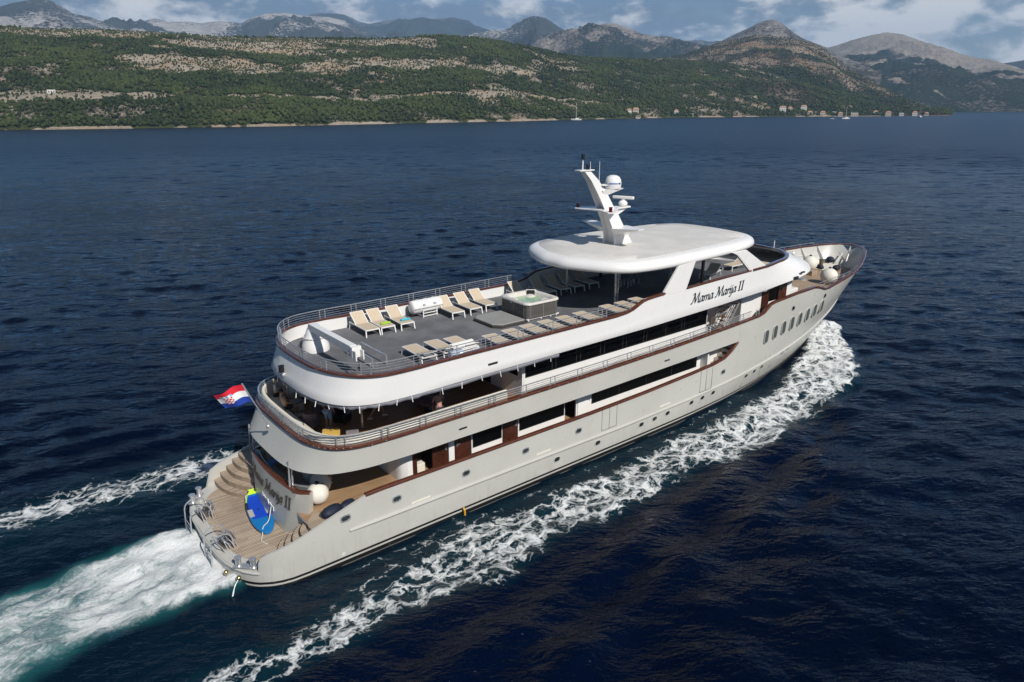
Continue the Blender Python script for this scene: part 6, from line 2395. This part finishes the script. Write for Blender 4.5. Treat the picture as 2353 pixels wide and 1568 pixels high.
def board_surface(name, f0, f1, mat, k0, k1, z, par, n=22, side=None):
    mb = MB()
    rows = []
    for i in range(n + 1):
        f = f0 + (f1 - f0) * i / n
        c, w_ = board_ring(f)
        lo_, hi_ = (-w_ * k1, w_ * k1) if side is None else (side * w_ * k0, side * w_ * k1)
        rows.append([tuple(c + sdv * lo_ + Vector((0, 0, z + rock(f)))), tuple(c + sdv * hi_ + Vector((0, 0, z + rock(f)))), tuple(c + sdv * hi_ + Vector((0, 0, z - 0.012 + rock(f)))), tuple(c + sdv * lo_ + Vector((0, 0, z - 0.012 + rock(f))))])
    mb.loft(rows, True, True, True)
    return mb.build(name, mat, par, False)


def rock(f):
    return 0.22 * max(0, (0.25 - f) / 0.25) ** 2 + 0.05


mb = MB()
rings = []
for i in range(27):
    f = 0.004 + 0.992 * i / 26
    c, w_ = board_ring(f)
    r_ = 0.065
    ring = []
    for a_ in np.linspace(0, 2 * math.pi, 15)[:-1]:
        cx_, cz_ = math.cos(a_), math.sin(a_)
        ring.append(tuple(c + sdv * ((w_ - r_) * (1 if cx_ > 0 else -1) * min(1, abs(cx_) * 6) + r_ * cx_) + Vector((0, 0, 0.03 + rock(f) - 0.02 + r_ * cz_))))
    rings.append(ring)
mb.loft(rings, True, True, True)
body = mb.build('board', pbr('board_blue', (0.008, 0.16, 0.42), 0.3), t, True, 60)
board_surface('deck_pad', 0.12, 0.66, pbr('pad_royal', (0.004, 0.055, 0.48), 0.6, bump=0.2, bscale=120), 0, 0.74, 0.088, body)
M_LIMEP = pbr('pad_lime', (0.55, 0.78, 0.02), 0.5)
board_surface('tip_patch', 0.01, 0.085, M_LIMEP, 0, 0.95, 0.087, body, 8)
board_surface('edge_patch', 0.085, 0.22, M_LIMEP, 0.88, 1.0, 0.0865, body, 8, -1)
for s in (-1, 1):
    board_surface('side_pad', 0.42, 0.60, pbr('pad_grey', (0.42, 0.40, 0.37), 0.7), 0.52, 0.95, 0.094, body, 8, s)
    board_surface('dark_pad', 0.24, 0.40, pbr('pad_navy', (0.01, 0.02, 0.04), 0.7), 0.76, 0.98, 0.0915, body, 8, s)
for (f, o_), l in (((0.72, -0.02), 0.5), ((0.80, 0.02), 0.42)):
    mb = MB()
    for k in range(5):
        c, w_ = board_ring(f + 0.02 * k)
        mb.box(tuple(c + sdv * (o_ + 0.04 * (k % 2)) + Vector((0, 0, 0.091))), (0.05, 0.14, 0.006), rz=math.atan2(ax.y, ax.x))
    mb.build('board_marking', pbr('board_mark', (0.05, 0.32, 0.6), 0.4), body, False)
mb = MB()
for k in range(4):
    c, w_ = board_ring(0.22 + 0.03 * k)
    mb.box(tuple(c + sdv * (-0.02) + Vector((0, 0, 0.105))), (0.07, 0.03, 0.008), rz=math.atan2(ax.y, ax.x))
mb.build('board_lettering', pbr('board_letter', (0.35, 0.5, 0.75), 0.5), body, False)
MB().lathe([(0.05, 0), (0.05, 0.012), (0.02, 0.014)], 8, tuple(board_ring(0.45)[0] + Vector((0, 0, 0.135)))).build('carry_handle', M_BLACK, body)
o = MB().tube(smooth_path([(2.66, -0.62, 1.55), (2.35, -1.0, 1.12), (2.02, -1.25, 1.06), (1.86, -1.55, 0.92), (1.70, -1.85, 0.86), (1.74, -2.1, 0.86), (1.80, -2.25, 0.86)], 6), 0.018, 6).build('tether_rope', M_ROPE, None)
tag(o, 'thin white rope tied across the paddle board and trailing on the platform', 'rope')
o = MB().tube(smooth_path([(2.86, 2.55, 1.55), (2.78, 2.2, 1.25), (2.66, 1.75, 1.10), (2.45, 1.55, 1.10), (2.3, 1.6, 1.06), (2.2, 1.3, 0.87)], 6), 0.016, 6).build('tether_rope', M_ROPE, None)
tag(o, 'white cord looped round the lime tip of the paddle board', 'rope')
o = MB().tube(smooth_path([(3.05, 2.25, 3.95), (2.9, 2.1, 2.6), (2.75, 1.95, 1.3), (2.66, 1.85, 1.12)], 6), 0.014, 6).build('hanging_line', M_ROPED, None)
tag(o, 'dark line hanging from the overhang down to the paddle board tip', 'rope')


# ---------------------------------------------------------------- aft lounge furniture on the bridge deck
BD = 4.225


def pouf(loc, rz, label, mat, s=0.46, h=0.45):
    t_ = thing('cube_stool', label, 'stool', loc, rz, 'cube stools on the aft lounge deck')
    MB().prism(rounded_rect(s, s, 0.04, 3), 0, h - 0.06).build('base', mat, t_, True, 40)
    MB().loft([rr_loop(s + 0.02, s + 0.02, 0.06, h - 0.06, 3), rr_loop(s + 0.02, s + 0.02, 0.06, h - 0.01, 3), rr_loop(s - 0.03, s - 0.03, 0.06, h, 3)], True, True, True).build('cushion', mat if mat != M_CREAM else M_GREYV, t_, True, 40)


def low_table(loc, label, r_=0.4):
    t_ = thing('round_table', label, 'table', loc, 0, 'low round tables on the aft lounge deck')
    MB().lathe([(r_, 0.42), (r_, 0.46), (r_ - 0.02, 0.47)], 22).build('table_top', M_MAUVE, t_)
    MB().lathe([(0.22, 0.0), (0.22, 0.03), (0.045, 0.05), (0.045, 0.42)], 14).build('pedestal', M_BLACK, t_)


def tub_chair(loc, rz, label, mat):
    t_ = thing('armchair', label, 'armchair', loc, rz, 'armchairs on the aft lounge deck')
    MB().prism(rounded_rect(0.66, 0.66, 0.12), 0.1, 0.42).build('seat', mat, t_, True, 40)
    mb_ = MB()
    ring = [(0.33 * math.cos(a_) * k, 0.33 * math.sin(a_) * k) for k, rng_ in ((1.05, np.linspace(0.1, math.pi - 0.1, 12)), (0.82, np.linspace(math.pi - 0.1, 0.1, 12))) for a_ in rng_]
    mb_.prism(ring, 0.3, 0.74)
    mb_.build('backrest', mat, t_, True, 40)
    for x in (-0.24, 0.24):
        for y in (-0.24, 0.24):
            MB().tube([(x, y, 0), (x, y, 0.12)], 0.025, 6).build('leg', M_BLACK, t_)


pouf((5.3, 2.18, BD), R(10), 'white cube stool by the dark chairs near the stern rail', M_CREAM)
low_table((5.9, 2.95, BD), 'dark round table in front of the corner sofa')
tub_chair((6.0, 1.3, BD), R(200), 'dark mauve armchair next to the white cube stool', M_MAUVE)
tub_chair((5.0, 0.0, BD), R(120), 'dark mauve armchair beside the person in light blue trousers', M_MAUVE)
tub_chair((6.3, -0.3, BD), R(30), 'black armchair deep under the overhang', M_BLACK)
pouf((5.05, -1.85, BD), R(-28), 'cube stool with a yellow cushion behind the rounded rail', M_YELLOW, 0.7)
pouf((5.72, -2.45, BD), R(-25), 'pale grey cushioned stool next to the yellow one', M_GREYV, 0.5)
low_table((9.9, -1.7, BD), 'dark round table behind the seated person at the starboard bench', 0.45)
tub_chair((10.0, -0.9, BD), R(170), 'mauve armchair at the table under the overhang', M_MAUVE)
tub_chair((7.9, 0.3, BD), R(90), 'grey armchair in the deep shade of the aft lounge', M_GREYV)
for k, (x, y, rz) in enumerate(((26.1, 1.1, 200), (27.0, 1.3, 185))):
    t_ = thing('deck_chair', ('white deck chair in the dark shade under the roof, nearer the pillar', 'white deck chair in the dark shade under the roof, farther from the pillar')[1 - k], 'chair', (x, y, SD), R(rz), 'white deck chairs under the roof')
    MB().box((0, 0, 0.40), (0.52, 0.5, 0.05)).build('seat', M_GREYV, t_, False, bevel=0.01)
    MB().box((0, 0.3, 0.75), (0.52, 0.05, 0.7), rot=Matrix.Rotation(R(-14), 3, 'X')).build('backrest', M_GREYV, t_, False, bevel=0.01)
    for sx in (-0.24, 0.24):
        for sy in (-0.22, 0.22):
            MB().bar((sx, sy, 0), (sx, sy, 0.4), 0.04, 0.04).build('leg', M_FRAMEW, t_, False)


# ---------------------------------------------------------------- people
def skin_obj(name, verts, edges, radii, mat, parent, sub=2):
    me = bpy.data.meshes.new(name)
    me.from_pydata([tuple(v) for v in verts], edges, [])
    me.materials.append(mat)
    o = bpy.data.objects.new(name, me)
    COL.objects.link(o)
    o.parent = parent
    o.modifiers.new('skin', 'SKIN')
    lay = me.skin_vertices[0].data
    for i, r_ in enumerate(radii):
        lay[i].radius = (r_, r_) if not isinstance(r_, tuple) else r_
        lay[i].use_root = (i == 0)
    s = o.modifiers.new('smooth', 'SUBSURF')
    s.levels = sub - 1
    s.render_levels = sub
    for p in me.polygons:
        p.use_smooth = True
    return o


def person(label, loc, rz, J, top, bottom, shoes=M_SHOE, hairlen=0.0):
    """J: joints in metres relative to the floor point, facing local +x"""
    t_ = thing('person', label, 'person', loc, rz, 'people on the shaded decks')
    v, e, r_ = [], [], []
    idx = {}
    def add(n, rad, par=None):
        idx[n] = len(v)
        v.append(Vector(J[n]))
        r_.append(rad)
        if par is not None:
            e.append((idx[par], idx[n]))
    add('pelvis', (0.145, 0.115))
    add('waist', (0.125, 0.10), 'pelvis')
    add('chest', (0.155, 0.115), 'waist')
    add('neck', 0.055, 'chest')
    add('head', (0.078, 0.088), 'neck')
    hd = Vector(J['head']) - Vector(J['neck'])
    J['crown'] = Vector(J['head']) + hd.normalized() * 0.10
    add('crown', (0.066, 0.075), 'head')
    for s in 'lr':
        add('sh' + s, 0.062, 'chest')
        add('el' + s, 0.042, 'sh' + s)
        add('wr' + s, 0.029, 'el' + s)
        d = (Vector(J['wr' + s]) - Vector(J['el' + s])).normalized()
        side = d.cross(Vector((0, 0, 1)))
        side = side.normalized() if side.length > 0.05 else Vector((1, 0, 0))
        J['pa' + s] = Vector(J['wr' + s]) + d * 0.075
        add('pa' + s, 0.036, 'wr' + s)
        bend = (d + Vector((0.35, 0, -0.25))).normalized()
        for k, (off, ln) in enumerate(((-0.030, 0.070), (-0.010, 0.082), (0.010, 0.078), (0.030, 0.062))):
            a_, b_ = 'f%d%s' % (k, s), 'g%d%s' % (k, s)
            J[a_] = Vector(J['pa' + s]) + side * off + d * ln * 0.55
            J[b_] = J[a_] + bend * ln * 0.5
            add(a_, 0.0095, 'pa' + s)
            add(b_, 0.008, a_)
        J['th' + s] = Vector(J['wr' + s]) + d * 0.04 - side * 0.045 + Vector((0.02, 0, 0))
        J['ti' + s] = J['th' + s] + (d * 0.7 - side * 0.4).normalized() * 0.04
        add('th' + s, 0.012, 'wr' + s)
        add('ti' + s, 0.009, 'th' + s)
        add('hip' + s, 0.09, 'pelvis')
        add('kn' + s, 0.058, 'hip' + s)
        add('an' + s, 0.037, 'kn' + s)
        f = Vector((0.14, 0, -0.05))
        J['to' + s] = Vector(J['an' + s]) + f
        add('to' + s, 0.034, 'an' + s)
    body = skin_obj('body', v, e, r_, M_SKIN, t_)
    h = Vector(J['head'])
    hdn = hd.normalized()
    # face: eyes, nose, mouth, ears
    fm = MB()
    fwd = Vector((1, 0, 0)) - hdn * hdn.x
    fwd.normalize()
    sidev = hdn.cross(fwd)
    fm.ball(tuple(h + fwd * 0.095 + hdn * 0.005), 0.014, 8, 6)
    for s in (-1, 1):
        fm.ball(tuple(h + sidev * s * 0.082 + hdn * 0.01), 0.022, 8, 6, (0.7, 0.5, 1.2))
    fm.build('face_features', M_SKIN, t_)
    ey = MB()
    for s in (-1, 1):
        ey.ball(tuple(h + fwd * 0.080 + sidev * s * 0.03 + hdn * 0.03), 0.009, 8, 6)
    ey.box(tuple(h + fwd * 0.087 - hdn * 0.04), (0.008, 0.045, 0.008))
    ey.build('eyes_and_mouth', M_BLACK, t_)
    hm = MB()
    hm.ball(tuple(h + hdn * 0.055 - fwd * 0.018), 0.104, 16, 12, (1.0, 0.9, 0.95))
    if hairlen:
        hm.ball(tuple(h - hdn * hairlen * 0.4 - fwd * 0.06), 0.085, 12, 8, (0.7, 1, 1.3))
    hm.build('hair', M_HAIR, t_, True, 80)
    # clothes follow the body
    g = [('pelvis', 0.150), ('waist', 0.135), ('chest', 0.165)]
    V = [J['pelvis'], J['waist'], J['chest']]
    E = [(0, 1), (1, 2)]
    RR = [(0.150, 0.122), (0.136, 0.112), (0.166, 0.128)]
    for s in 'lr':
        V.append(J['sh' + s])
        RR.append(0.076)
        E.append((2, len(V) - 1))
        V.append(Vector(J['sh' + s]).lerp(Vector(J['el' + s]), 0.8))
        RR.append(0.060)
        E.append((len(V) - 2, len(V) - 1))
    skin_obj('shirt', V, E, RR, top, t_)
    frac = 0.75 if bottom == M_SHORTS else 1.0
    V = [J['pelvis']]
    E, RR = [], [(0.157, 0.128)]
    for s in 'lr':
        V.append(J['hip' + s])
        RR.append(0.102)
        E.append((0, len(V) - 1))
        V.append(Vector(J['hip' + s]).lerp(Vector(J['kn' + s]), frac))
        RR.append(0.078)
        E.append((len(V) - 2, len(V) - 1))
        if bottom != M_SHORTS and bottom != M_JEANS:
            V.append(Vector(J['an' + s]))
            RR.append(0.055)
            E.append((len(V) - 2, len(V) - 1))
    skin_obj('trousers' if bottom != M_SHORTS else 'shorts', V, E, RR, bottom, t_)
    for s in 'lr':
        a_ = Vector(J['an' + s])
        mb_ = MB()
        rings = []
        for x, w_, h_ in ((-0.07, 0.03, 0.05), (-0.04, 0.042, 0.085), (0.05, 0.045, 0.08), (0.13, 0.046, 0.06), (0.18, 0.035, 0.04)):
            rings.append([(a_.x + x, a_.y + w_ * c_, max(a_.z - 0.075, -0.005) + h_ * z_) for c_, z_ in ((-1, 0), (-1, 0.7), (-0.6, 1), (0.6, 1), (1, 0.7), (1, 0))])
        mb_.loft(rings, True, True, True)
        mb_.build('shoe', shoes, t_, True, 50)
    return t_


def standing(lean=0.0, stride=0.0, arms=(0.0, 0.0)):
    J = {'pelvis': (0, 0, 0.93), 'waist': (0.02 + lean * 0.2, 0, 1.10), 'chest': (0.02 + lean * 0.55, 0, 1.33), 'neck': (lean * 0.8, 0, 1.50), 'head': (0.03 + lean, 0, 1.62)}
    for s, y, k in (('l', 1, 1), ('r', -1, -1)):
        J['sh' + s] = (0.0 + lean * 0.7, y * 0.19, 1.42)
        J['el' + s] = (-0.03 + lean * 0.7 + arms[0 if y > 0 else 1] * 0.25, y * 0.24, 1.15)
        J['wr' + s] = (0.08 + lean * 0.7 + arms[0 if y > 0 else 1] * 0.5, y * 0.22, 0.92 + abs(arms[0 if y > 0 else 1]) * 0.1)
        J['hip' + s] = (0, y * 0.09, 0.88)
        J['kn' + s] = (0.04 + k * stride * 0.22, y * 0.10, 0.49)
        J['an' + s] = (-0.02 + k * stride * 0.42 - (0.06 if k * stride < 0 else 0), y * 0.10, 0.09 + (0.03 if k * stride < 0 else 0))
    return J


def seated(lean=0.0, seat=0.46, out=0.0):
    J = {'pelvis': (0, 0, seat + 0.12), 'waist': (-0.03 + lean * 0.2, 0, seat + 0.28), 'chest': (-0.05 + lean * 0.5, 0, seat + 0.52), 'neck': (-0.04 + lean * 0.8, 0, seat + 0.69), 'head': (0.0 + lean, 0, seat + 0.82)}
    for s, y in (('l', 1), ('r', -1)):
        J['sh' + s] = (-0.05 + lean * 0.65, y * 0.19, seat + 0.61)
        J['el' + s] = (0.06 + lean * 0.5, y * 0.25, seat + 0.36)
        J['wr' + s] = (0.28 + lean * 0.4, y * 0.17, seat + 0.26)
        J['hip' + s] = (0.04, y * 0.10, seat + 0.09)
        J['kn' + s] = (0.44, y * (0.13 + out), seat + 0.08)
        J['an' + s] = (0.46, y * (0.12 + out), 0.09)
    return J


person('man in a white shirt sitting on the corner of the aft bench', (4.75, 3.25, BD), R(-40), seated(0.12), M_SHIRTW, M_SHORTS)
person('person in a striped beige top leaning back on the aft bench behind the rail', (4.55, 1.6, BD), R(-8), seated(-0.15), pbr('beige_top', (0.50, 0.36, 0.27), 0.85), M_SHORTS)
person('person in light blue trousers standing under the overhang edge', (5.45, -0.75, BD), R(30), standing(0.05), M_SHIRTN, M_JEANS)
person('person in dark shorts striding across the shaded aft lounge', (7.7, -0.95, BD), R(-15), standing(0.04, 0.8, (0.3, -0.3)), M_SHIRTN, M_SHORTS)
person('dark haired person in a pink shirt seated by the starboard rail', (9.75, -2.85, BD), R(75), seated(0.15), M_PINK, M_SHORTS, hairlen=0.2)
person('person in white trainers standing by the fenders on the main deck', (5.1, -1.2, 2.0), R(200), standing(0.0, 0.15), M_SHIRTN, M_SHORTS)

# something blue left on the stern settee
o = MB().box((0, 0, 0.06), (0.5, 0.35, 0.14)).build('folded_towel', pbr('blue_towel', (0.10, 0.20, 0.46), 0.9), None, True, 40, bevel=0.04)
o.location = (3.35, 0.75, 2.70)
o.rotation_euler = (0, 0, R(10))
tag(o, 'folded blue towel on the settee behind the transom', 'towel')


# ================================================================== BOATS AND HOUSES ACROSS THE CHANNEL
def small_hull(mb_, L, Bm, H):
    rings = []
    for f, b_, k in ((0, 0.75, 0.0), (0.1, 0.9, 0), (0.4, 1.0, 0), (0.7, 0.75, 0.05), (0.9, 0.33, 0.12), (1.0, 0.02, 0.2)):
        x = (f - 0.45) * L
        rings.append([(x, -Bm / 2 * b_, H * (1 + k)), (x, -Bm / 2 * b_ * 0.8, 0.1), (x, 0, -0.3), (x, Bm / 2 * b_ * 0.8, 0.1), (x, Bm / 2 * b_, H * (1 + k))])
    mb_.loft(rings, True, True, True)


def sailboat(label, loc, rz, L, mast_h, sail=None):
    t_ = thing('sailing_yacht' if L > 8 else 'small_boat', label, 'sailing boat', loc, rz)
    mb_ = MB()
    small_hull(mb_, L, L * 0.3, L * 0.11)
    mb_.build('hull', M_WHITE, t_, True, 40)
    MB().loft([[(-0.2 * L, -0.09 * L, 0.1 * L), (0.2 * L, -0.06 * L, 0.1 * L), (0.2 * L, 0.06 * L, 0.1 * L), (-0.2 * L, 0.09 * L, 0.1 * L)], [(-0.18 * L, -0.07 * L, 0.16 * L), (0.12 * L, -0.05 * L, 0.15 * L), (0.12 * L, 0.05 * L, 0.15 * L), (-0.18 * L, 0.07 * L, 0.16 * L)]], True, True, True).build('cabin', M_WHITE, t_, False)
    MB().tube([(0.05 * L, 0, 0.1 * L), (0.05 * L, 0, mast_h)], [0.16, 0.10], 6).tube([(0.05 * L, 0, 0.2 * L), (-0.35 * L, 0, 0.2 * L)], 0.09, 6).build('mast', M_FRAMEW, t_)
    if sail:
        mb_ = MB()
        n = 8
        rings = []
        for i in range(n + 1):
            f = i / n
            z = 0.22 * L + (mast_h - 0.25 * L) * f
            w_ = 0.40 * L * (1 - f) ** 0.85
            rings.append([(0.04 * L, 0.0, z), (0.04 * L - w_ * 0.5, 0.16 * w_, z), (0.04 * L - w_, 0.06 * w_, z), (0.04 * L - w_, 0.06 * w_ - 0.04, z), (0.04 * L - w_ * 0.5, 0.16 * w_ - 0.04, z)])
        mb_.loft(rings, True, True, True)
        mb_.build('mainsail', sail[0], t_, True, 60)
        mb_ = MB()
        rings = []
        for i in range(n + 1):
            f = i / n
            z = 0.15 * L + (mast_h * 0.92 - 0.2 * L) * f
            x1 = 0.5 * L + (0.06 * L - 0.5 * L) * f
            w_ = 0.34 * L * (1 - f)
            rings.append([(x1, 0, z), (x1 - w_ * 0.5, 0.2 * w_, z), (x1 - w_, 0.1 * w_, z), (x1 - w_, 0.1 * w_ - 0.04, z), (x1 - w_ * 0.5, 0.2 * w_ - 0.04, z)])
        mb_.loft(rings, True, True, True)
        mb_.build('jib', sail[1], t_, True, 60)
    return t_


sailboat('white sailing yacht with bare mast moored off the wooded shore', (600, 600, 0), R(150), 12.5, 19.5)
sailboat('white sailing boat with bare mast and dinghy off the headland houses', (915, 438, 0), R(160), 11, 15)
sailboat('sailing boat with a white and pink sail set at the tip of the headland', (1125, 436, 0), R(40), 12, 21,
         (pbr('pink_sail', (0.72, 0.28, 0.27), 0.8), pbr('white_sail', (0.78, 0.76, 0.74), 0.8)))
t_ = thing('dinghy', 'small white dinghy lying beside the boat off the headland houses', 'dinghy', (900, 448, 0), R(150))
mb = MB()
small_hull(mb, 5, 2.0, 0.7)
mb.build('hull', M_WHITE, t_, True, 40)
MB().box((-1.2, 0, 0.9), (0.5, 1.2, 0.5)).build('engine_cover', M_BLACK, t_, False)

M_PLASTER = pbr('pale_plaster', (0.60, 0.52, 0.43), 0.85, var=0.08, vscale=0.3)
M_PLASTER2 = pbr('white_plaster', (0.72, 0.70, 0.67), 0.85, var=0.05, vscale=0.3)
M_TILE = pbr('roof_tiles', (0.42, 0.24, 0.16), 0.85, var=0.2, vscale=0.8)
M_PANE = pbr('house_window', (0.03, 0.035, 0.04), 0.2)


def near_height(x, y, data):
    T, B, X, Y, H, D = data
    k = np.argmin((X - x) ** 2 + (Y - y) ** 2)
    return float(H.ravel()[k])


def house(label, bearing, dist, w, d, h, wall, data, flat=False, rz=0.0):
    x, y = CX + dist * math.cos(R(bearing)), CY + dist * math.sin(R(bearing))
    z = max(near_height(x, y, data), 1.0) - 1.0
    t_ = thing('house', label, 'house', (x, y, z), R(bearing + rz), 'houses along the far shore')
    MB().box((0, 0, h / 2 + 0.5), (d, w, h + 1)).build('wall', wall, t_, False)
    if flat:
        MB().box((0, 0, h + 1.15), (d + 0.5, w + 0.5, 0.3)).build('roof', M_PLASTER2, t_, False)
    else:
        e = h + 1
        MB().loft([[(-d / 2 - .4, -w / 2 - .4, e), (d / 2 + .4, -w / 2 - .4, e), (d / 2 + .4, w / 2 + .4, e), (-d / 2 - .4, w / 2 + .4, e)], [(-0.1, -w / 2 + 1.6, e + 2.0), (0.1, -w / 2 + 1.6, e + 2.0), (0.1, w / 2 - 1.6, e + 2.0), (-0.1, w / 2 - 1.6, e + 2.0)]], True, True, True).build('roof', M_TILE, t_, False)
    for k in range(max(1, int(h / 2.8))):
        for j in (-0.3, 0.0, 0.3):
            MB().box((-d / 2 - 0.03, j * w, 2.1 + 2.9 * k), (0.08, 1.1, 1.3)).build('window', M_PANE, t_, False)
    return t_


HS = [(42.05, 1003, 9, 8, 6.5, 1, 0, 'white two storey house lowest of the pair by the wooded shore'),
      (41.55, 1012, 11, 9, 8, 0, 0, 'cream house right of the white one by the wooded shore'),
      (41.35, 985, 8, 5, 3, 0, 1, 'low stone boathouse at the water below the cream house'),
      (38.55, 1075, 8, 7, 5, 1, 0, 'small white house among trees, alone between the two shore groups'),
      (37.4, 1090, 6, 5, 4, 0, 1, 'tiny sandy coloured shed on the beach'),
      (31.05, 1218, 13, 10, 10.5, 1, 0, 'tall white house at the start of the headland village'),
      (30.55, 1235, 9, 8, 6, 0, 0, 'cream house tucked behind the tall white one'),
      (29.65, 1240, 12, 9, 9.5, 1, 0, 'white house with balconies in the middle of the headland village'),
      (29.2, 1222, 10, 8, 4, 0, 0, 'low pink house beside the white balcony house'),
      (28.35, 1226, 10, 8, 6, 0, 0, 'cream waterfront house in the middle of the village'),
      (27.6, 1255, 8, 8, 5, 1, 1, 'white flat roofed house up among the trees'),
      (27.2, 1236, 9, 7, 5, 0, 0, 'sandy waterfront house next to the beach'),
      (26.3, 1250, 14, 8, 6, 0, 1, 'wide stone waterfront building'),
      (25.0, 1300, 9, 8, 5, 1, 0, 'white house on the slope above the beach'),
      (24.2, 1285, 11, 8, 6.5, 0, 0, 'cream house right of the beach'),
      (23.4, 1330, 9, 7, 5, 1, 1, 'white cube house near the tip of the headland'),
      (22.6, 1340, 10, 8, 6, 1, 0, 'white house close behind the pink sail'),
      (21.9, 1385, 8, 7, 4, 0, 0, 'last little house at the tip of the headland')]
for b_, r_, w_, d_, h_, mt, fl, lab in HS:
    house(lab, b_, r_, w_ * 0.72, d_ * 0.72, h_ * 0.7, M_PLASTER2 if mt else M_PLASTER, near if r_ < 1215 or b_ > 26.6 else head, bool(fl))
house('small white flat roofed building beside the hillside road at far left', 82.4, 752, 6, 4, 2.5, M_PLASTER2, near, True)
